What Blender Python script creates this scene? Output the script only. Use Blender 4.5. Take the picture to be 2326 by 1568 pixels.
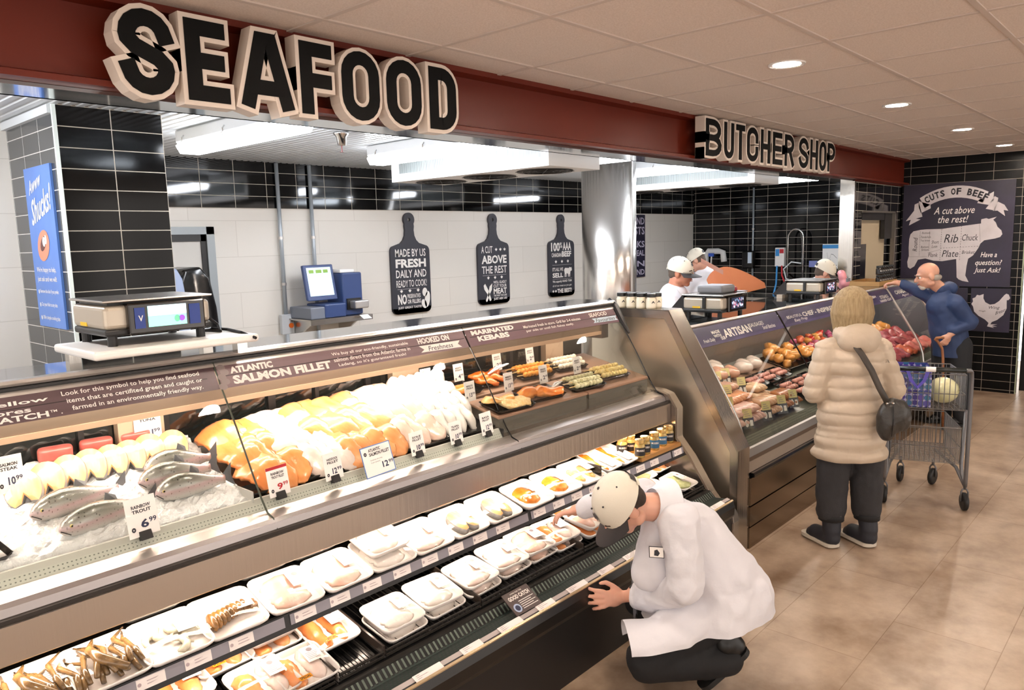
import bpy, bmesh, math, random
from mathutils import Vector, Matrix, Euler
V = Vector
R = math.radians
for o in list(bpy.data.objects):
    bpy.data.objects.remove(o, do_unlink=True)
SC = bpy.context.scene
COL = SC.collection
rnd = random.Random(11)

# ------------------------------------------------------------------ camera
YAW, PITCH, ROLL, CAMZ = R(47.5925), R(-7.8709), R(-1.5008), 1.931
fw = V((math.sin(YAW)*math.cos(PITCH), math.cos(YAW)*math.cos(PITCH), math.sin(PITCH)))
r0 = V((math.cos(YAW), -math.sin(YAW), 0))
u0 = r0.cross(fw)
rr = r0*math.cos(ROLL) + u0*math.sin(ROLL)
uu = -r0*math.sin(ROLL) + u0*math.cos(ROLL)
cam = bpy.data.objects.new('camera', bpy.data.cameras.new('camera'))
COL.objects.link(cam)
M = Matrix((( rr.x, uu.x, -fw.x, 0), (rr.y, uu.y, -fw.y, 0), (rr.z, uu.z, -fw.z, CAMZ), (0, 0, 0, 1)))
cam.matrix_world = M
cam.data.sensor_width = 36
cam.data.lens = 1725.77/2326*36
cam.data.clip_start = .05
cam.data.clip_end = 60
SC.camera = cam

# ------------------------------------------------------------------ world, exposure
W = bpy.data.worlds.new('store'); SC.world = W; W.use_nodes = True
bg = W.node_tree.nodes['Background']; _n = W.node_tree.nodes; _l = W.node_tree.links.new
# the rest of the store around the counters: aisles with dark goods and bright gaps, softly lit floor below
_tc = _n.new('ShaderNodeTexCoord'); _mp = _n.new('ShaderNodeMapping'); _mp.inputs['Scale'].default_value = (6, 6, .6)
_nz = _n.new('ShaderNodeTexNoise'); _nz.inputs['Scale'].default_value = 1.6; _nz.inputs['Detail'].default_value = 3
_cr = _n.new('ShaderNodeValToRGB'); _cr.color_ramp.elements[0].position = .42; _cr.color_ramp.elements[1].position = .68
_cr.color_ramp.elements[0].color = (.26, .22, .19, 1); _cr.color_ramp.elements[1].color = (1.5, 1.38, 1.28, 1)
_l(_tc.outputs['Generated'], _mp.inputs[0]); _l(_mp.outputs[0], _nz.inputs['Vector']); _l(_nz.outputs[0], _cr.inputs[0]); _l(_cr.outputs[0], bg.inputs[0])
bg.inputs[1].default_value = 3.0
vs = SC.view_settings
vs.view_transform = 'Standard'; vs.look = 'None'; vs.gamma = 1; vs.exposure = 0.0
vs.use_curve_mapping = False
SC.cycles.use_denoising = True
SC.cycles.max_bounces = 8
SC.cycles.transparent_max_bounces = 16
SC.cycles.sample_clamp_indirect = 6
# emission strengths of the real lamps
L_DOWN, L_TUBE, L_CANOPY, L_SHELF, L_DECK, L_BUTCH = 1900, 44, 44, 40, 42, 48

# ------------------------------------------------------------------ helpers
def lin(h):
    h = h.lstrip('#')
    c = [int(h[i:i+2], 16)/255 for i in (0, 2, 4)]
    return tuple((x/12.92 if x <= .04045 else ((x+.055)/1.055)**2.4) for x in c) + (1,)
MATS = {}
def mat(name, col, rough=.5, metal=0, emit=0, trans=0, spec=.5, var=None, bump=None, alpha=1, sss=0, coat=0, stretch=None, aniso=0):
    """col hex; var=(hex2, scale, contrast); bump=(scale, strength)"""
    if name in MATS: return MATS[name]
    m = bpy.data.materials.new(name); m.use_nodes = True
    nt = m.node_tree; b = nt.nodes['Principled BSDF']; L = nt.links.new
    b.inputs['Base Color'].default_value = lin(col)
    b.inputs['Roughness'].default_value = rough
    b.inputs['Metallic'].default_value = metal
    b.inputs['Specular IOR Level'].default_value = spec
    if trans: b.inputs['Transmission Weight'].default_value = trans
    if alpha < 1: b.inputs['Alpha'].default_value = alpha
    if coat: b.inputs['Coat Weight'].default_value = coat; b.inputs['Coat Roughness'].default_value = .08
    if sss:
        b.inputs['Subsurface Weight'].default_value = sss
        b.inputs['Subsurface Radius'].default_value = (.02, .008, .004)
    if emit:
        b.inputs['Emission Color'].default_value = lin(col); b.inputs['Emission Strength'].default_value = emit
    if var or bump:
        tc = nt.nodes.new('ShaderNodeTexCoord'); mp = nt.nodes.new('ShaderNodeMapping')
        L(tc.outputs['Object'], mp.inputs[0])
        if stretch: mp.inputs['Scale'].default_value = stretch
    if var:
        n = nt.nodes.new('ShaderNodeTexNoise'); n.inputs['Scale'].default_value = var[1]; n.inputs['Detail'].default_value = 5
        L(mp.outputs[0], n.inputs['Vector'])
        cr = nt.nodes.new('ShaderNodeValToRGB')
        w = var[2] if len(var) > 2 else .2
        cr.color_ramp.elements[0].position = .5-w; cr.color_ramp.elements[1].position = .5+w
        cr.color_ramp.elements[0].color = lin(col); cr.color_ramp.elements[1].color = lin(var[0])
        L(n.outputs[0], cr.inputs[0]); L(cr.outputs[0], b.inputs['Base Color'])
    if bump:
        n2 = nt.nodes.new('ShaderNodeTexNoise'); n2.inputs['Scale'].default_value = bump[0]; n2.inputs['Detail'].default_value = 4
        L(mp.outputs[0], n2.inputs['Vector'])
        bp = nt.nodes.new('ShaderNodeBump'); bp.inputs['Strength'].default_value = bump[1]; bp.inputs['Distance'].default_value = .01
        L(n2.outputs[0], bp.inputs['Height']); L(bp.outputs[0], b.inputs['Normal'])
    MATS[name] = m
    return m

def brick_mat(name, c1, c2, grout, bw, bh, mort, rough, axis, off=(0, 0), bumpy=.4, offset=0.0, smooth=.1, noise=None, spec=.5):
    m = bpy.data.materials.new(name); m.use_nodes = True
    nt = m.node_tree; b = nt.nodes['Principled BSDF']; L = nt.links.new
    b.inputs['Specular IOR Level'].default_value = spec
    g = nt.nodes.new('ShaderNodeNewGeometry'); s = nt.nodes.new('ShaderNodeSeparateXYZ'); c = nt.nodes.new('ShaderNodeCombineXYZ')
    L(g.outputs['Position'], s.inputs[0])
    a, d = {'xz': (0, 2), 'yz': (1, 2), 'xy': (0, 1)}[axis]
    for k, (src, o) in enumerate(((a, off[0]), (d, off[1]))):
        ad = nt.nodes.new('ShaderNodeMath'); ad.operation = 'ADD'; ad.inputs[1].default_value = 20*(bw if k == 0 else bh) - o
        L(s.outputs[src], ad.inputs[0]); L(ad.outputs[0], c.inputs[k])
    br = nt.nodes.new('ShaderNodeTexBrick')
    br.offset = offset; br.squash = 1
    br.inputs['Scale'].default_value = 1; br.inputs['Brick Width'].default_value = bw; br.inputs['Row Height'].default_value = bh
    br.inputs['Mortar Size'].default_value = mort; br.inputs['Mortar Smooth'].default_value = smooth
    br.inputs['Color1'].default_value = lin(c1); br.inputs['Color2'].default_value = lin(c2); br.inputs['Mortar'].default_value = lin(grout)
    L(c.outputs[0], br.inputs['Vector'])
    last = br.outputs['Color']
    if noise:
        n = nt.nodes.new('ShaderNodeTexNoise'); n.inputs['Scale'].default_value = noise[0]; n.inputs['Detail'].default_value = 8
        n.inputs['Roughness'].default_value = .62
        L(g.outputs['Position'], n.inputs['Vector'])
        cr = nt.nodes.new('ShaderNodeValToRGB'); cr.color_ramp.elements[0].position = .3; cr.color_ramp.elements[1].position = .7
        cr.color_ramp.elements[0].color = lin(noise[1]); cr.color_ramp.elements[1].color = lin(noise[2])
        L(n.outputs[0], cr.inputs[0])
        mx = nt.nodes.new('ShaderNodeMix'); mx.data_type = 'RGBA'; mx.blend_type = 'MULTIPLY'; mx.inputs[0].default_value = 1
        L(last, mx.inputs[6]); L(cr.outputs[0], mx.inputs[7]); last = mx.outputs[2]
    L(last, b.inputs['Base Color'])
    mr = nt.nodes.new('ShaderNodeMapRange'); mr.inputs[3].default_value = rough; mr.inputs[4].default_value = .7
    L(br.outputs['Fac'], mr.inputs[0]); L(mr.outputs[0], b.inputs['Roughness'])
    bp = nt.nodes.new('ShaderNodeBump'); bp.invert = True; bp.inputs['Strength'].default_value = bumpy; bp.inputs['Distance'].default_value = .004
    L(br.outputs['Fac'], bp.inputs['Height']); L(bp.outputs[0], b.inputs['Normal'])
    MATS[name] = m
    return m

def link(name, me, m, parent):
    o = bpy.data.objects.new(name, me); COL.objects.link(o)
    if m is not None:
        for k in (m if isinstance(m, (list, tuple)) else [m]): me.materials.append(k)
    if parent is not None: o.parent = parent
    return o
def absloc(o):
    v = V((0, 0, 0))
    while o is not None: v = v + o.location; o = o.parent
    return v

class MB:
    def __init__(s): s.b = bmesh.new(); s.mi = 0; s.sm = False
    def _fin(s, fs):
        for f in fs: f.material_index = s.mi; f.smooth = s.sm
    def poly(s, pts):
        f = s.b.faces.new([s.b.verts.new(p) for p in pts]); s._fin([f]); return s
    def box(s, x0, x1, y0, y1, z0, z1, M=None):
        P = [V((x, y, z)) for z in (z0, z1) for y in (y0, y1) for x in (x0, x1)]
        if M is not None: P = [M @ p for p in P]
        v = [s.b.verts.new(p) for p in P]
        s._fin([s.b.faces.new([v[i] for i in q]) for q in ((0, 2, 3, 1), (4, 5, 7, 6), (0, 1, 5, 4), (2, 6, 7, 3), (0, 4, 6, 2), (1, 3, 7, 5))])
        return s
    def cbox(s, c, d, M=None, ch=0):
        """box centred at c; with chamfer ch in plan"""
        x, y, z = d[0]/2, d[1]/2, d[2]/2
        if not ch: return s.box(c[0]-x, c[0]+x, c[1]-y, c[1]+y, c[2]-z, c[2]+z, M)
        return s.rprism([(c[0], c[1])], (x, y), ch, c[2]-z, c[2]+z, M)
    def rprism(s, c, half, r, z0, z1, M=None, seg=3, taper=0, inset=0):
        P = rrect(half[0], half[1], r, seg)
        a = [V((c[0][0]+p[0]*(1-taper), c[0][1]+p[1]*(1-taper), z0)) for p in P]
        b = [V((c[0][0]+p[0], c[0][1]+p[1], z1)) for p in P]
        return s.loft([a, b], M=M, caps=True)
    def loft(s, rings, M=None, caps=True, closed=True):
        vr = [[s.b.verts.new(M @ p if M is not None else p) for p in r] for r in rings]
        n = len(rings[0]); fs = []
        for k in range(len(vr)-1):
            for i in range(n if closed else n-1):
                j = (i+1) % n
                fs.append(s.b.faces.new((vr[k][i], vr[k][j], vr[k+1][j], vr[k+1][i])))
        if caps:
            fs.append(s.b.faces.new(list(reversed(vr[0])))); fs.append(s.b.faces.new(vr[-1]))
        s._fin(fs); return s
    def prism(s, pts, x0, x1):
        """(y,z) polygon extruded along x"""
        return s.loft([[V((x0, p[0], p[1])) for p in pts], [V((x1, p[0], p[1])) for p in pts]])
    def band(s, pts, t, x0, x1):
        """open (y,z) polyline thickened by t to its left, extruded along x"""
        q = offset_line(pts, t)
        return s.prism(list(pts)+list(reversed(q)), x0, x1)
    def cyl(s, p0, p1, ra, rb=None, seg=12, caps=True):
        rb = ra if rb is None else rb
        p0, p1 = V(p0), V(p1); d = (p1-p0).normalized()
        a = d.orthogonal().normalized(); b = d.cross(a)
        f = lambda p, r: [p+(a*math.cos(t)+b*math.sin(t))*r for t in [2*math.pi*i/seg for i in range(seg)]]
        return s.loft([f(p0, ra), f(p1, rb)], caps=caps)
    def tube(s, pts, r, seg=8, caps=True, closed=False):
        pts = [V(p) for p in pts]; n = len(pts)
        rs = r if isinstance(r, (list, tuple)) else [r]*n
        rings = []; a = None
        for i, p in enumerate(pts):
            if closed: t = pts[(i+1) % n]-pts[i-1]
            else: t = pts[min(i+1, n-1)]-pts[max(i-1, 0)]
            t.normalize()
            if a is None: a = t.orthogonal().normalized()
            else:
                a = a-t*a.dot(t)
                a = a.normalized() if a.length > 1e-6 else t.orthogonal().normalized()
            b = t.cross(a)
            rings.append([p+(a*math.cos(k*2*math.pi/seg)+b*math.sin(k*2*math.pi/seg))*rs[i] for k in range(seg)])
        if closed: rings.append(rings[0])
        return s.loft(rings, caps=caps and not closed)
    def lathe(s, prof, c=(0, 0, 0), seg=20, M=None):
        rings = [[V((c[0]+r*math.cos(2*math.pi*i/seg), c[1]+r*math.sin(2*math.pi*i/seg), c[2]+z)) for i in range(seg)] for r, z in prof]
        return s.loft(rings, M=M)
    def ball(s, c, r, M=None, seg=14, rings=9):
        r = (r, r, r) if not isinstance(r, (tuple, list)) else r
        T = Matrix.Translation(V(c)) @ (M if M is not None else Matrix.Identity(4)) @ Matrix.Diagonal((*r, 1))
        g = bmesh.ops.create_uvsphere(s.b, u_segments=seg, v_segments=rings, radius=1, matrix=T)
        s._fin({f for v in g['verts'] for f in v.link_faces}); return s
    def sheet(s, rows, thick=0):
        v = [[s.b.verts.new(p) for p in r] for r in rows]
        fs = [s.b.faces.new((v[i][j], v[i][j+1], v[i+1][j+1], v[i+1][j])) for i in range(len(v)-1) for j in range(len(v[0])-1)]
        s._fin(fs); return s
    def build(s, name, m=None, parent=None, world=True, bevel=0, seg=2, sm=None, M=None, xs=None):
        if M is not None: bmesh.ops.transform(s.b, matrix=M, verts=s.b.verts)
        if bevel:
            bmesh.ops.remove_doubles(s.b, verts=s.b.verts, dist=1e-5)
            es = [e for e in s.b.edges if len(e.link_faces) == 2 and e.calc_face_angle(0) > .5]
            bmesh.ops.bevel(s.b, geom=es, offset=bevel, segments=seg, affect='EDGES', profile=.5, clamp_overlap=True)
        if xs: xs(s.b)
        bmesh.ops.recalc_face_normals(s.b, faces=s.b.faces)
        if parent is not None and world:
            d = -absloc(parent)
            bmesh.ops.translate(s.b, vec=d, verts=s.b.verts)
        if sm is not None:
            for f in s.b.faces: f.smooth = sm
        me = bpy.data.meshes.new(name); s.b.to_mesh(me); s.b.free()
        return link(name, me, m, parent)

def rrect(hx, hy, r, seg=3):
    P = []
    for cx, cy, a0 in ((hx-r, hy-r, 0), (-hx+r, hy-r, 90), (-hx+r, -hy+r, 180), (hx-r, -hy+r, 270)):
        for k in range(seg+1):
            a = R(a0+90*k/seg); P.append((cx+r*math.cos(a), cy+r*math.sin(a)))
    return P
def offset_line(pts, t):
    out = []
    n = len(pts)
    for i in range(n):
        ds = []
        for a, b in ((i-1, i), (i, i+1)):
            if 0 <= a and b < n:
                d = V((pts[b][0]-pts[a][0], pts[b][1]-pts[a][1])).normalized(); ds.append(V((-d.y, d.x)))
        m = sum(ds, V((0, 0))); m.normalize()
        k = t/max(.35, m.dot(ds[0]))
        out.append((pts[i][0]+m.x*k, pts[i][1]+m.y*k))
    return out

def tag(o, label=None, cat=None, group=None, kind=None):
    if label: o['label'] = label
    if cat: o['category'] = cat
    if group: o['group'] = group
    if kind: o['kind'] = kind
    return o
def thing(name, label, cat, loc=(0, 0, 0), rz=0, group=None):
    o = bpy.data.objects.new(name, None); COL.objects.link(o); o.empty_display_size = .05
    o.location = loc; o.rotation_euler = (0, 0, rz)
    return tag(o, label, cat, group)
KIDS = {}
def copy_tree(o, label=None, loc=None, rz=None, group=None, parent=None):
    c = o.copy(); COL.objects.link(c)
    if parent is not None: c.parent = parent
    for ch in [x for x in o.children]: copy_tree(ch, parent=c)
    if label: c['label'] = label
    if loc is not None: c.location = loc
    if rz is not None: c.rotation_euler = (0, 0, rz)
    if group: c['group'] = group
    return c
def struct(mb, name, m, **k):
    return tag(mb.build(name, m, **k), kind='structure')

# lettering ----------------------------------------------------------
_TXT = {}
def glyphs(txt, bold=0.0, shear=0.0):
    key = (txt, bold, shear)
    if key not in _TXT:
        cu = bpy.data.curves.new('t', 'FONT'); cu.body = txt; cu.offset = bold; cu.shear = shear; cu.resolution_u = 2
        ob = bpy.data.objects.new('t', cu)
        me = bpy.data.meshes.new_from_object(ob)
        vs_ = [v.co.copy() for v in me.vertices]; fs_ = [tuple(p.vertices) for p in me.polygons]
        bpy.data.objects.remove(ob); bpy.data.curves.remove(cu); bpy.data.meshes.remove(me)
        xs = [v.x for v in vs_] or [0, 1]; ys = [v.y for v in vs_] or [0, 1]
        _TXT[key] = (vs_, fs_, min(xs), max(xs), min(ys), max(ys))
    return _TXT[key]
def text(mb, txt, fr, box, bold=0.0, shear=0.0, warp=None):
    """write txt into box (x,y,w,h) of plane frame fr=(origin,u,v)"""
    vs_, fs_, x0, x1, y0, y1 = glyphs(txt, bold, shear)
    O, u, v = fr; x, y, w, h = box
    P = []
    for p in vs_:
        a = x+(p.x-x0)/max(1e-6, x1-x0)*w; b = y+(p.y-y0)/max(1e-6, y1-y0)*h
        if warp: a, b = warp(a, b)
        P.append(mb.b.verts.new(O+u*a+v*b))
    for f in fs_:
        try: mb._fin([mb.b.faces.new([P[i] for i in f])])
        except ValueError: pass
    return mb
def flat(mb, pts, fr):
    O, u, v = fr
    mb.poly([O+u*a+v*b for a, b in pts]); return mb

# soft continuous bodies ---------------------------------------------
def blob(name, shapes, m, parent=None, vox=.012, smooth=6, fac=.5, world=True, disp=None, cuts=()):
    """one continuous surface from capsules (p0,r0,p1,r1) and ellipsoids (c,(rx,ry,rz)[,Matrix])"""
    mb = MB()
    for s in shapes:
        if len(s) == 4:
            p0, ra, p1, rb = V(s[0]), s[1], V(s[2]), s[3]
            mb.ball(p0, ra, seg=14, rings=8); mb.ball(p1, rb, seg=14, rings=8)
            if (p1-p0).length > 1e-5: mb.cyl(p0, p1, ra, rb, seg=14)
        else:
            mb.ball(s[0], s[1], s[2].to_4x4() if len(s) > 2 and s[2] is not None else None, seg=18, rings=12)
    me = bpy.data.meshes.new('tmp'); mb.b.to_mesh(me); mb.b.free()
    ob = bpy.data.objects.new('tmp', me); COL.objects.link(ob)
    rm = ob.modifiers.new('r', 'REMESH'); rm.mode = 'VOXEL'; rm.voxel_size = vox
    sm = ob.modifiers.new('s', 'SMOOTH'); sm.iterations = smooth; sm.factor = fac
    dg = bpy.context.evaluated_depsgraph_get(); dg.update()
    out = bpy.data.meshes.new_from_object(ob.evaluated_get(dg))
    bpy.data.objects.remove(ob); bpy.data.meshes.remove(me)
    out.name = name
    if disp:
        for v in out.vertices: v.co = disp(v.co.copy())
    if cuts:
        b_ = bmesh.new(); b_.from_mesh(out)
        for co, no in cuts:      # a clean hem: everything beyond the plane is trimmed away
            bmesh.ops.bisect_plane(b_, geom=b_.verts[:]+b_.edges[:]+b_.faces[:], plane_co=V(co), plane_no=V(no), clear_outer=True)
        b_.to_mesh(out); b_.free()
    for p in out.polygons: p.use_smooth = True
    if parent is not None and world:
        out.transform(Matrix.Translation(-absloc(parent)))
    out.materials.clear()
    return link(name, out, m, parent)

# ------------------------------------------------------------------ shared materials
def brushed(name, col, rough, axis_stretch, var=None, bs=.06):
    return mat(name, col, rough, 1, bump=(60, bs), stretch=axis_stretch)
STEEL = brushed('brushed_steel', '#b9b4ae', .27, (.02, 1, 1))
STEELV = brushed('brushed_steel_upright', '#c4c0ba', .22, (1, 1, .02))
STEELH = brushed('steel_panel', '#bdb3a8', .3, (1, 1, .03), bs=.1)
POLISH = mat('polished_steel', '#c9cacb', .07, 1)
CHROME = mat('chrome', '#dcdcdc', .12, 1)
ALU = mat('aluminium', '#cfccc9', .33, .85)
BLACK = mat('black_plastic', '#141314', .42)
BLACKG = mat('black_gloss', '#0c0c0d', .16)
DARKM = mat('dark_metal', '#1b1a1a', .4, .3)
WHITE = mat('white_plastic', '#eeeae6', .4)
PAPER = mat('white_card', '#f3f0ec', .6)
INK = mat('dark_ink', '#26242c', .6)
NAVY = mat('navy_ink', '#1f2746', .6)
REDI = mat('red_ink', '#b3202a', .6)
PRINTW = mat('white_print', '#ece6e0', .6)
def thin_glass(name, tint='#ffffff', amount=1.0, base=.03):
    m = bpy.data.materials.new(name); m.use_nodes = True; nt = m.node_tree; nt.nodes.clear(); L = nt.links.new
    out = nt.nodes.new('ShaderNodeOutputMaterial'); tr = nt.nodes.new('ShaderNodeBsdfTransparent'); gl = nt.nodes.new('ShaderNodeBsdfGlossy')
    gl.inputs['Roughness'].default_value = .01; tr.inputs[0].default_value = lin(tint)
    fz = nt.nodes.new('ShaderNodeLayerWeight'); fz.inputs['Blend'].default_value = .25
    ma = nt.nodes.new('ShaderNodeMath'); ma.operation = 'MULTIPLY_ADD'; ma.inputs[1].default_value = .55*amount; ma.inputs[2].default_value = base
    L(fz.outputs['Fresnel'], ma.inputs[0]); mx = nt.nodes.new('ShaderNodeMixShader')
    L(ma.outputs[0], mx.inputs[0]); L(tr.outputs[0], mx.inputs[1]); L(gl.outputs[0], mx.inputs[2]); L(mx.outputs[0], out.inputs[0])
    MATS[name] = m; return m
GLASS = thin_glass('display_glass', '#fbfcfb', .4, .008)
# ================================================================== structure
CEIL, SCEIL, SOF = 2.777, 2.64, 2.475
floor_m = brick_mat('stone_look_floor', '#cdb8a2', '#bda791', '#b09a85', .92, .46, .002, .34, 'xy', (0.2, .1), .04, .5,
                    noise=(2.6, '#a8998c', '#ffffff'))
struct(MB().box(-3.2, 13, -4, 6.2, -.05, 0), 'floor', floor_m)
ceil_m = mat('mineral_ceiling_tile', '#ddcfc4', .85, var=('#d3c4b8', 140, .1), bump=(220, .12))
struct(MB().box(-3.2, 10.5, -4, 2.95, CEIL, CEIL+.05), 'ceiling', ceil_m)
g = MB()
for i in range(-8, 15):
    x = 1.762+.6096*i; g.box(x-.012, x+.012, -4, 2.77, CEIL-.005, CEIL+.002)
for j in range(0, 11):
    y = 2.533-.6053*j; g.box(-3.2, 10.34, y-.012, y+.012, CEIL-.006, CEIL+.002)
struct(g, 'trim_1', mat('ceiling_grid_bar', '#c6b7ac', .6))
# service ceiling: ribbed steel sheet
g = MB(); xs = -3.0; n = 0
rows_a, rows_b = [], []
while xs < 11.0:
    for dx, dz in ((0, 0), (.03, 0), (.036, .006), (.054, .006)):
        rows_a.append(V((xs+dx, 2.98, SCEIL+dz))); rows_b.append(V((xs+dx, 6.1, SCEIL+dz)))
    xs += .06
g.sheet([rows_a, rows_b])
sc_ = struct(g, 'ceiling_service', mat('ribbed_ceiling_sheet', '#d3d7da', .3, .25))
# walls of the service side
tile_x = brick_mat('black_gloss_tile_x', '#060607', '#0a0a0b', '#b9b3a6', .2915, .1005, .0028, .06, 'xz', (2.9123, 2.252), .5, 0, .3, spec=.4)
tile_y = brick_mat('black_gloss_tile_y', '#060607', '#0a0a0b', '#b9b3a6', .2915, .1016, .0028, .07, 'yz', (2.753, 2.777), .5, 0, .3, spec=.3)
tile_y2 = brick_mat('black_satin_tile_y', '#101011', '#131314', '#a49c90', .2915, .1016, .0028, .3, 'yz', (2.753, 2.777), .5, 0, .3, spec=.15)
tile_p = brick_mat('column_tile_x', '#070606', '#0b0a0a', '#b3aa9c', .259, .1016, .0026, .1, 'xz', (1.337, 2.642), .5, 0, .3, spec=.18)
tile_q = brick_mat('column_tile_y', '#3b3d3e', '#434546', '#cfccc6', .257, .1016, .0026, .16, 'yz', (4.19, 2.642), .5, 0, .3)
block = brick_mat('painted_block_wall', '#dfdad2', '#e2ddd5', '#cfc9c0', .8, .3, .003, .4, 'xz', (0, .35), .1, .5, .4)
struct(MB().box(1.8, 10.9, 6.0, 6.12, 0, 2.252), 'wall_back', block)
struct(MB().box(1.8, 10.9, 5.985, 6.12, 2.252, SCEIL+.02), 'wall_back_tiled_band', tile_x)
struct(MB().box(-3.2, 1.36, 4.97, 5.1, 0, SCEIL+.02), 'wall_left', block)
struct(MB().box(10.86, 10.98, 2.97, 6.1, 0, SCEIL+.02), 'wall_side', tile_y)
struct(MB().box(10.30, 10.90, 2.845, 2.97, 0, CEIL), 'wall_return', tile_x)
# return wall beside the opening, with a doorway cut in it
g = MB()
g.box(8.64, 8.89, 2.845, 2.97, 0, 2.5); g.box(10.0, 10.344, 2.845, 2.97, 0, 2.5); g.box(8.89, 10.0, 2.845, 2.97, 2.13, 2.5)
struct(g, 'wall_front', tile_x)
struct(MB().box(8.60, 8.645, 2.835, 2.985, 0, 2.5), 'trim_2', STEELV)
struct(MB().box(10.344, 10.46, 1.54, 2.97, 0, CEIL), 'wall_right', tile_y2)
struct(MB().box(10.336, 10.35, 1.53, 1.542, 0, CEIL), 'trim_3', mat('pale_corner_trim', '#aab39a', .4))
struct(MB().box(10.62, 10.7, -4, 1.54, 0, CEIL), 'wall_right_recess', mat('black_painted_panel', '#0b0b0c', .45))
g = MB()
g.box(1.337, 1.855, 4.19, 4.20, 0, SCEIL+.01); g.box(1.345, 1.855, 4.2, 4.98, 0, SCEIL+.01)
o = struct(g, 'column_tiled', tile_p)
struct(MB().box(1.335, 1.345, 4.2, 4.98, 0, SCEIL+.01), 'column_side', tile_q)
struct(MB().box(1.325, 1.342, 4.180, 4.197, 0, SCEIL), 'trim_4', mat('mint_white_edge', '#dfe9e4', .35))
struct(MB().box(1.31, 1.336, 4.2, 4.97, 2.60, 2.64), 'trim_5', mat('white_angle', '#d8dcde', .4))
# bulkhead: painted steel beam with lips, polished underside
REDP = mat('brick_red_paint', '#64200f', .42, var=('#5c1c0d', 3, .3), spec=.3)
g = MB(); X0, X1 = -3.2, 10.344
g.prism([(2.765, 2.777), (2.765, 2.752), (2.832, 2.745), (2.832, 2.512), (2.765, 2.495), (2.765, 2.475), (2.86, 2.475), (2.86, 2.777)], X0, X1)
struct(g, 'beam', REDP)
struct(MB().box(X0, 8.6, 2.845, 3.05, 2.462, 2.474).box(X0, 8.6, 3.03, 3.05, 2.462, 2.68), 'soffit', mat('mirror_soffit', '#c8cdd0', .09, .95))
struct(MB().box(8.6, 10.344, 2.83, 2.86, 2.46, 2.5), 'trim_6', REDP)
# doors ----------------------------------------------------------------
g = MB()
g.box(2.92, 2.985, 5.955, 5.999, 0, 2.1); g.box(1.86, 2.985, 5.955, 5.999, 2.04, 2.1)
d1 = struct(g, 'door_1', mat('grey_door_frame', '#9ba1a4', .45, .3))
MB().box(2.875, 2.92, 5.968, 5.999, 0, 2.04).box(1.86, 2.92, 5.968, 5.999, 1.985, 2.04).build('seal_frame', BLACK, d1)
MB().box(1.86, 2.875, 5.98, 5.999, 0, 1.985).build('door_leaf', mat('pale_door', '#cfccc6', .4), d1)
g = MB()
g.box(9.95, 10.0, 2.80, 2.845, 0, 2.15)
g.box(8.89, 10.0, 2.80, 2.845, 2.13, 2.15)
d2 = struct(g, 'door_2', mat('bronze_door_frame', '#77716a', .35, .6))
MB().box(8.9, 9.95, 2.84, 2.88, 2.05, 2.13).box(9.68, 9.95, 2.835, 2.88, 1.83, 2.13).build('closer_box', BLACK, d2)
MB().box(8.9, 9.9, 2.9, 2.93, 0, 2.06).build('door_leaf', mat('cream_door', '#b8a98f', .5), d2)
MB().box(8.92, 9.2, 2.885, 2.9, .6, 1.78).build('window_pane', BLACKG, d2)
# kick strips
struct(MB().box(1.855, 10.86, 5.985, 5.999, 0, .1), 'baseboard_back', BLACK)

# ================================================================== lamps of the place
def emis(name, col, e):
    return mat(name, col, .5, emit=e)
DL = emis('downlight_glow', '#fff0de', L_DOWN)
def downlight(x, y, lab):
    t = thing('recessed_downlight', lab, 'ceiling light', (x, y, CEIL), group='round downlights in the tiled ceiling')
    MB().lathe([(.052, -.004), (.085, -.004), (.09, -.008), (.092, 0), (.052, 0)], (x, y, CEIL)).build('trim_ring', WHITE, t, sm=True)
    MB().lathe([(.001, -.004), (.068, -.004), (.068, -.003), (.001, -.003)], (x, y, CEIL)).build('lens', DL, t)
    return t
labs = {3.91: 'round white downlight nearest the camera, above the two sign words', 5.754: 'round downlight second along the ceiling row, above the shopper',
        7.628: 'round downlight third along the row, before the last', 9.469: 'round downlight at far end of the row near black wall'}
for x in (3.91, 5.754, 7.628, 9.469): downlight(x, 1.64, labs[x])
for x, y, lab in ((2.066, 1.64, 'round downlight just above the photo frame, before the first in view'), (.22, 1.64, 'round downlight above and left of the photo frame'), (2.066, -.8, 'round downlight behind the camera, left'), (5.754, -.8, 'round downlight over the aisle right of the photo')): downlight(x, y, lab)

TUBE = emis('tube_glow', '#f4f8ff', L_TUBE)
def fixture(x, y0, y1, lab):
    t = thing('fluorescent_fixture', lab, 'ceiling light', (x, (y0+y1)/2, SCEIL), group='long wrap lamps on the service ceiling')
    MB().box(x-.085, x+.085, y0, y1, 2.565, 2.637).build('housing', mat('lamp_housing', '#dfe2e4', .4), t, bevel=.008)
    P = [(-.07, 2.563), (-.085, 2.55), (-.06, 2.505), (.06, 2.505), (.085, 2.55), (.07, 2.563)]
    MB().loft([[V((x+a, y0, b)) for a, b in P], [V((x+a, y1, b)) for a, b in P]]).build('diffuser', TUBE, t)
    for y in (y0+.12, (y0+y1)/2, y1-.12):
        for sg in (-1, 1):
            MB().tube([(x+sg*.086, y, 2.60), (x+sg*.098, y, 2.585), (x+sg*.09, y+.012, 2.57), (x+sg*.098, y+.02, 2.56), (x+sg*.086, y+.02, 2.55)], .004, 6).build('latch', CHROME, t)
fixture(2.23, 3.45, 4.68, 'long glowing lamp over the seafood side, nearest the tiled column')
fixture(3.6, 3.33, 4.6, 'long glowing lamp in front of the white fan cooler')
fixture(4.95, 3.2, 4.45, 'glowing lamp end showing beside the fan cooler and steel pillar')
fixture(6.37, 3.27, 4.5, 'long glowing lamp just right of the steel pillar')
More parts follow.
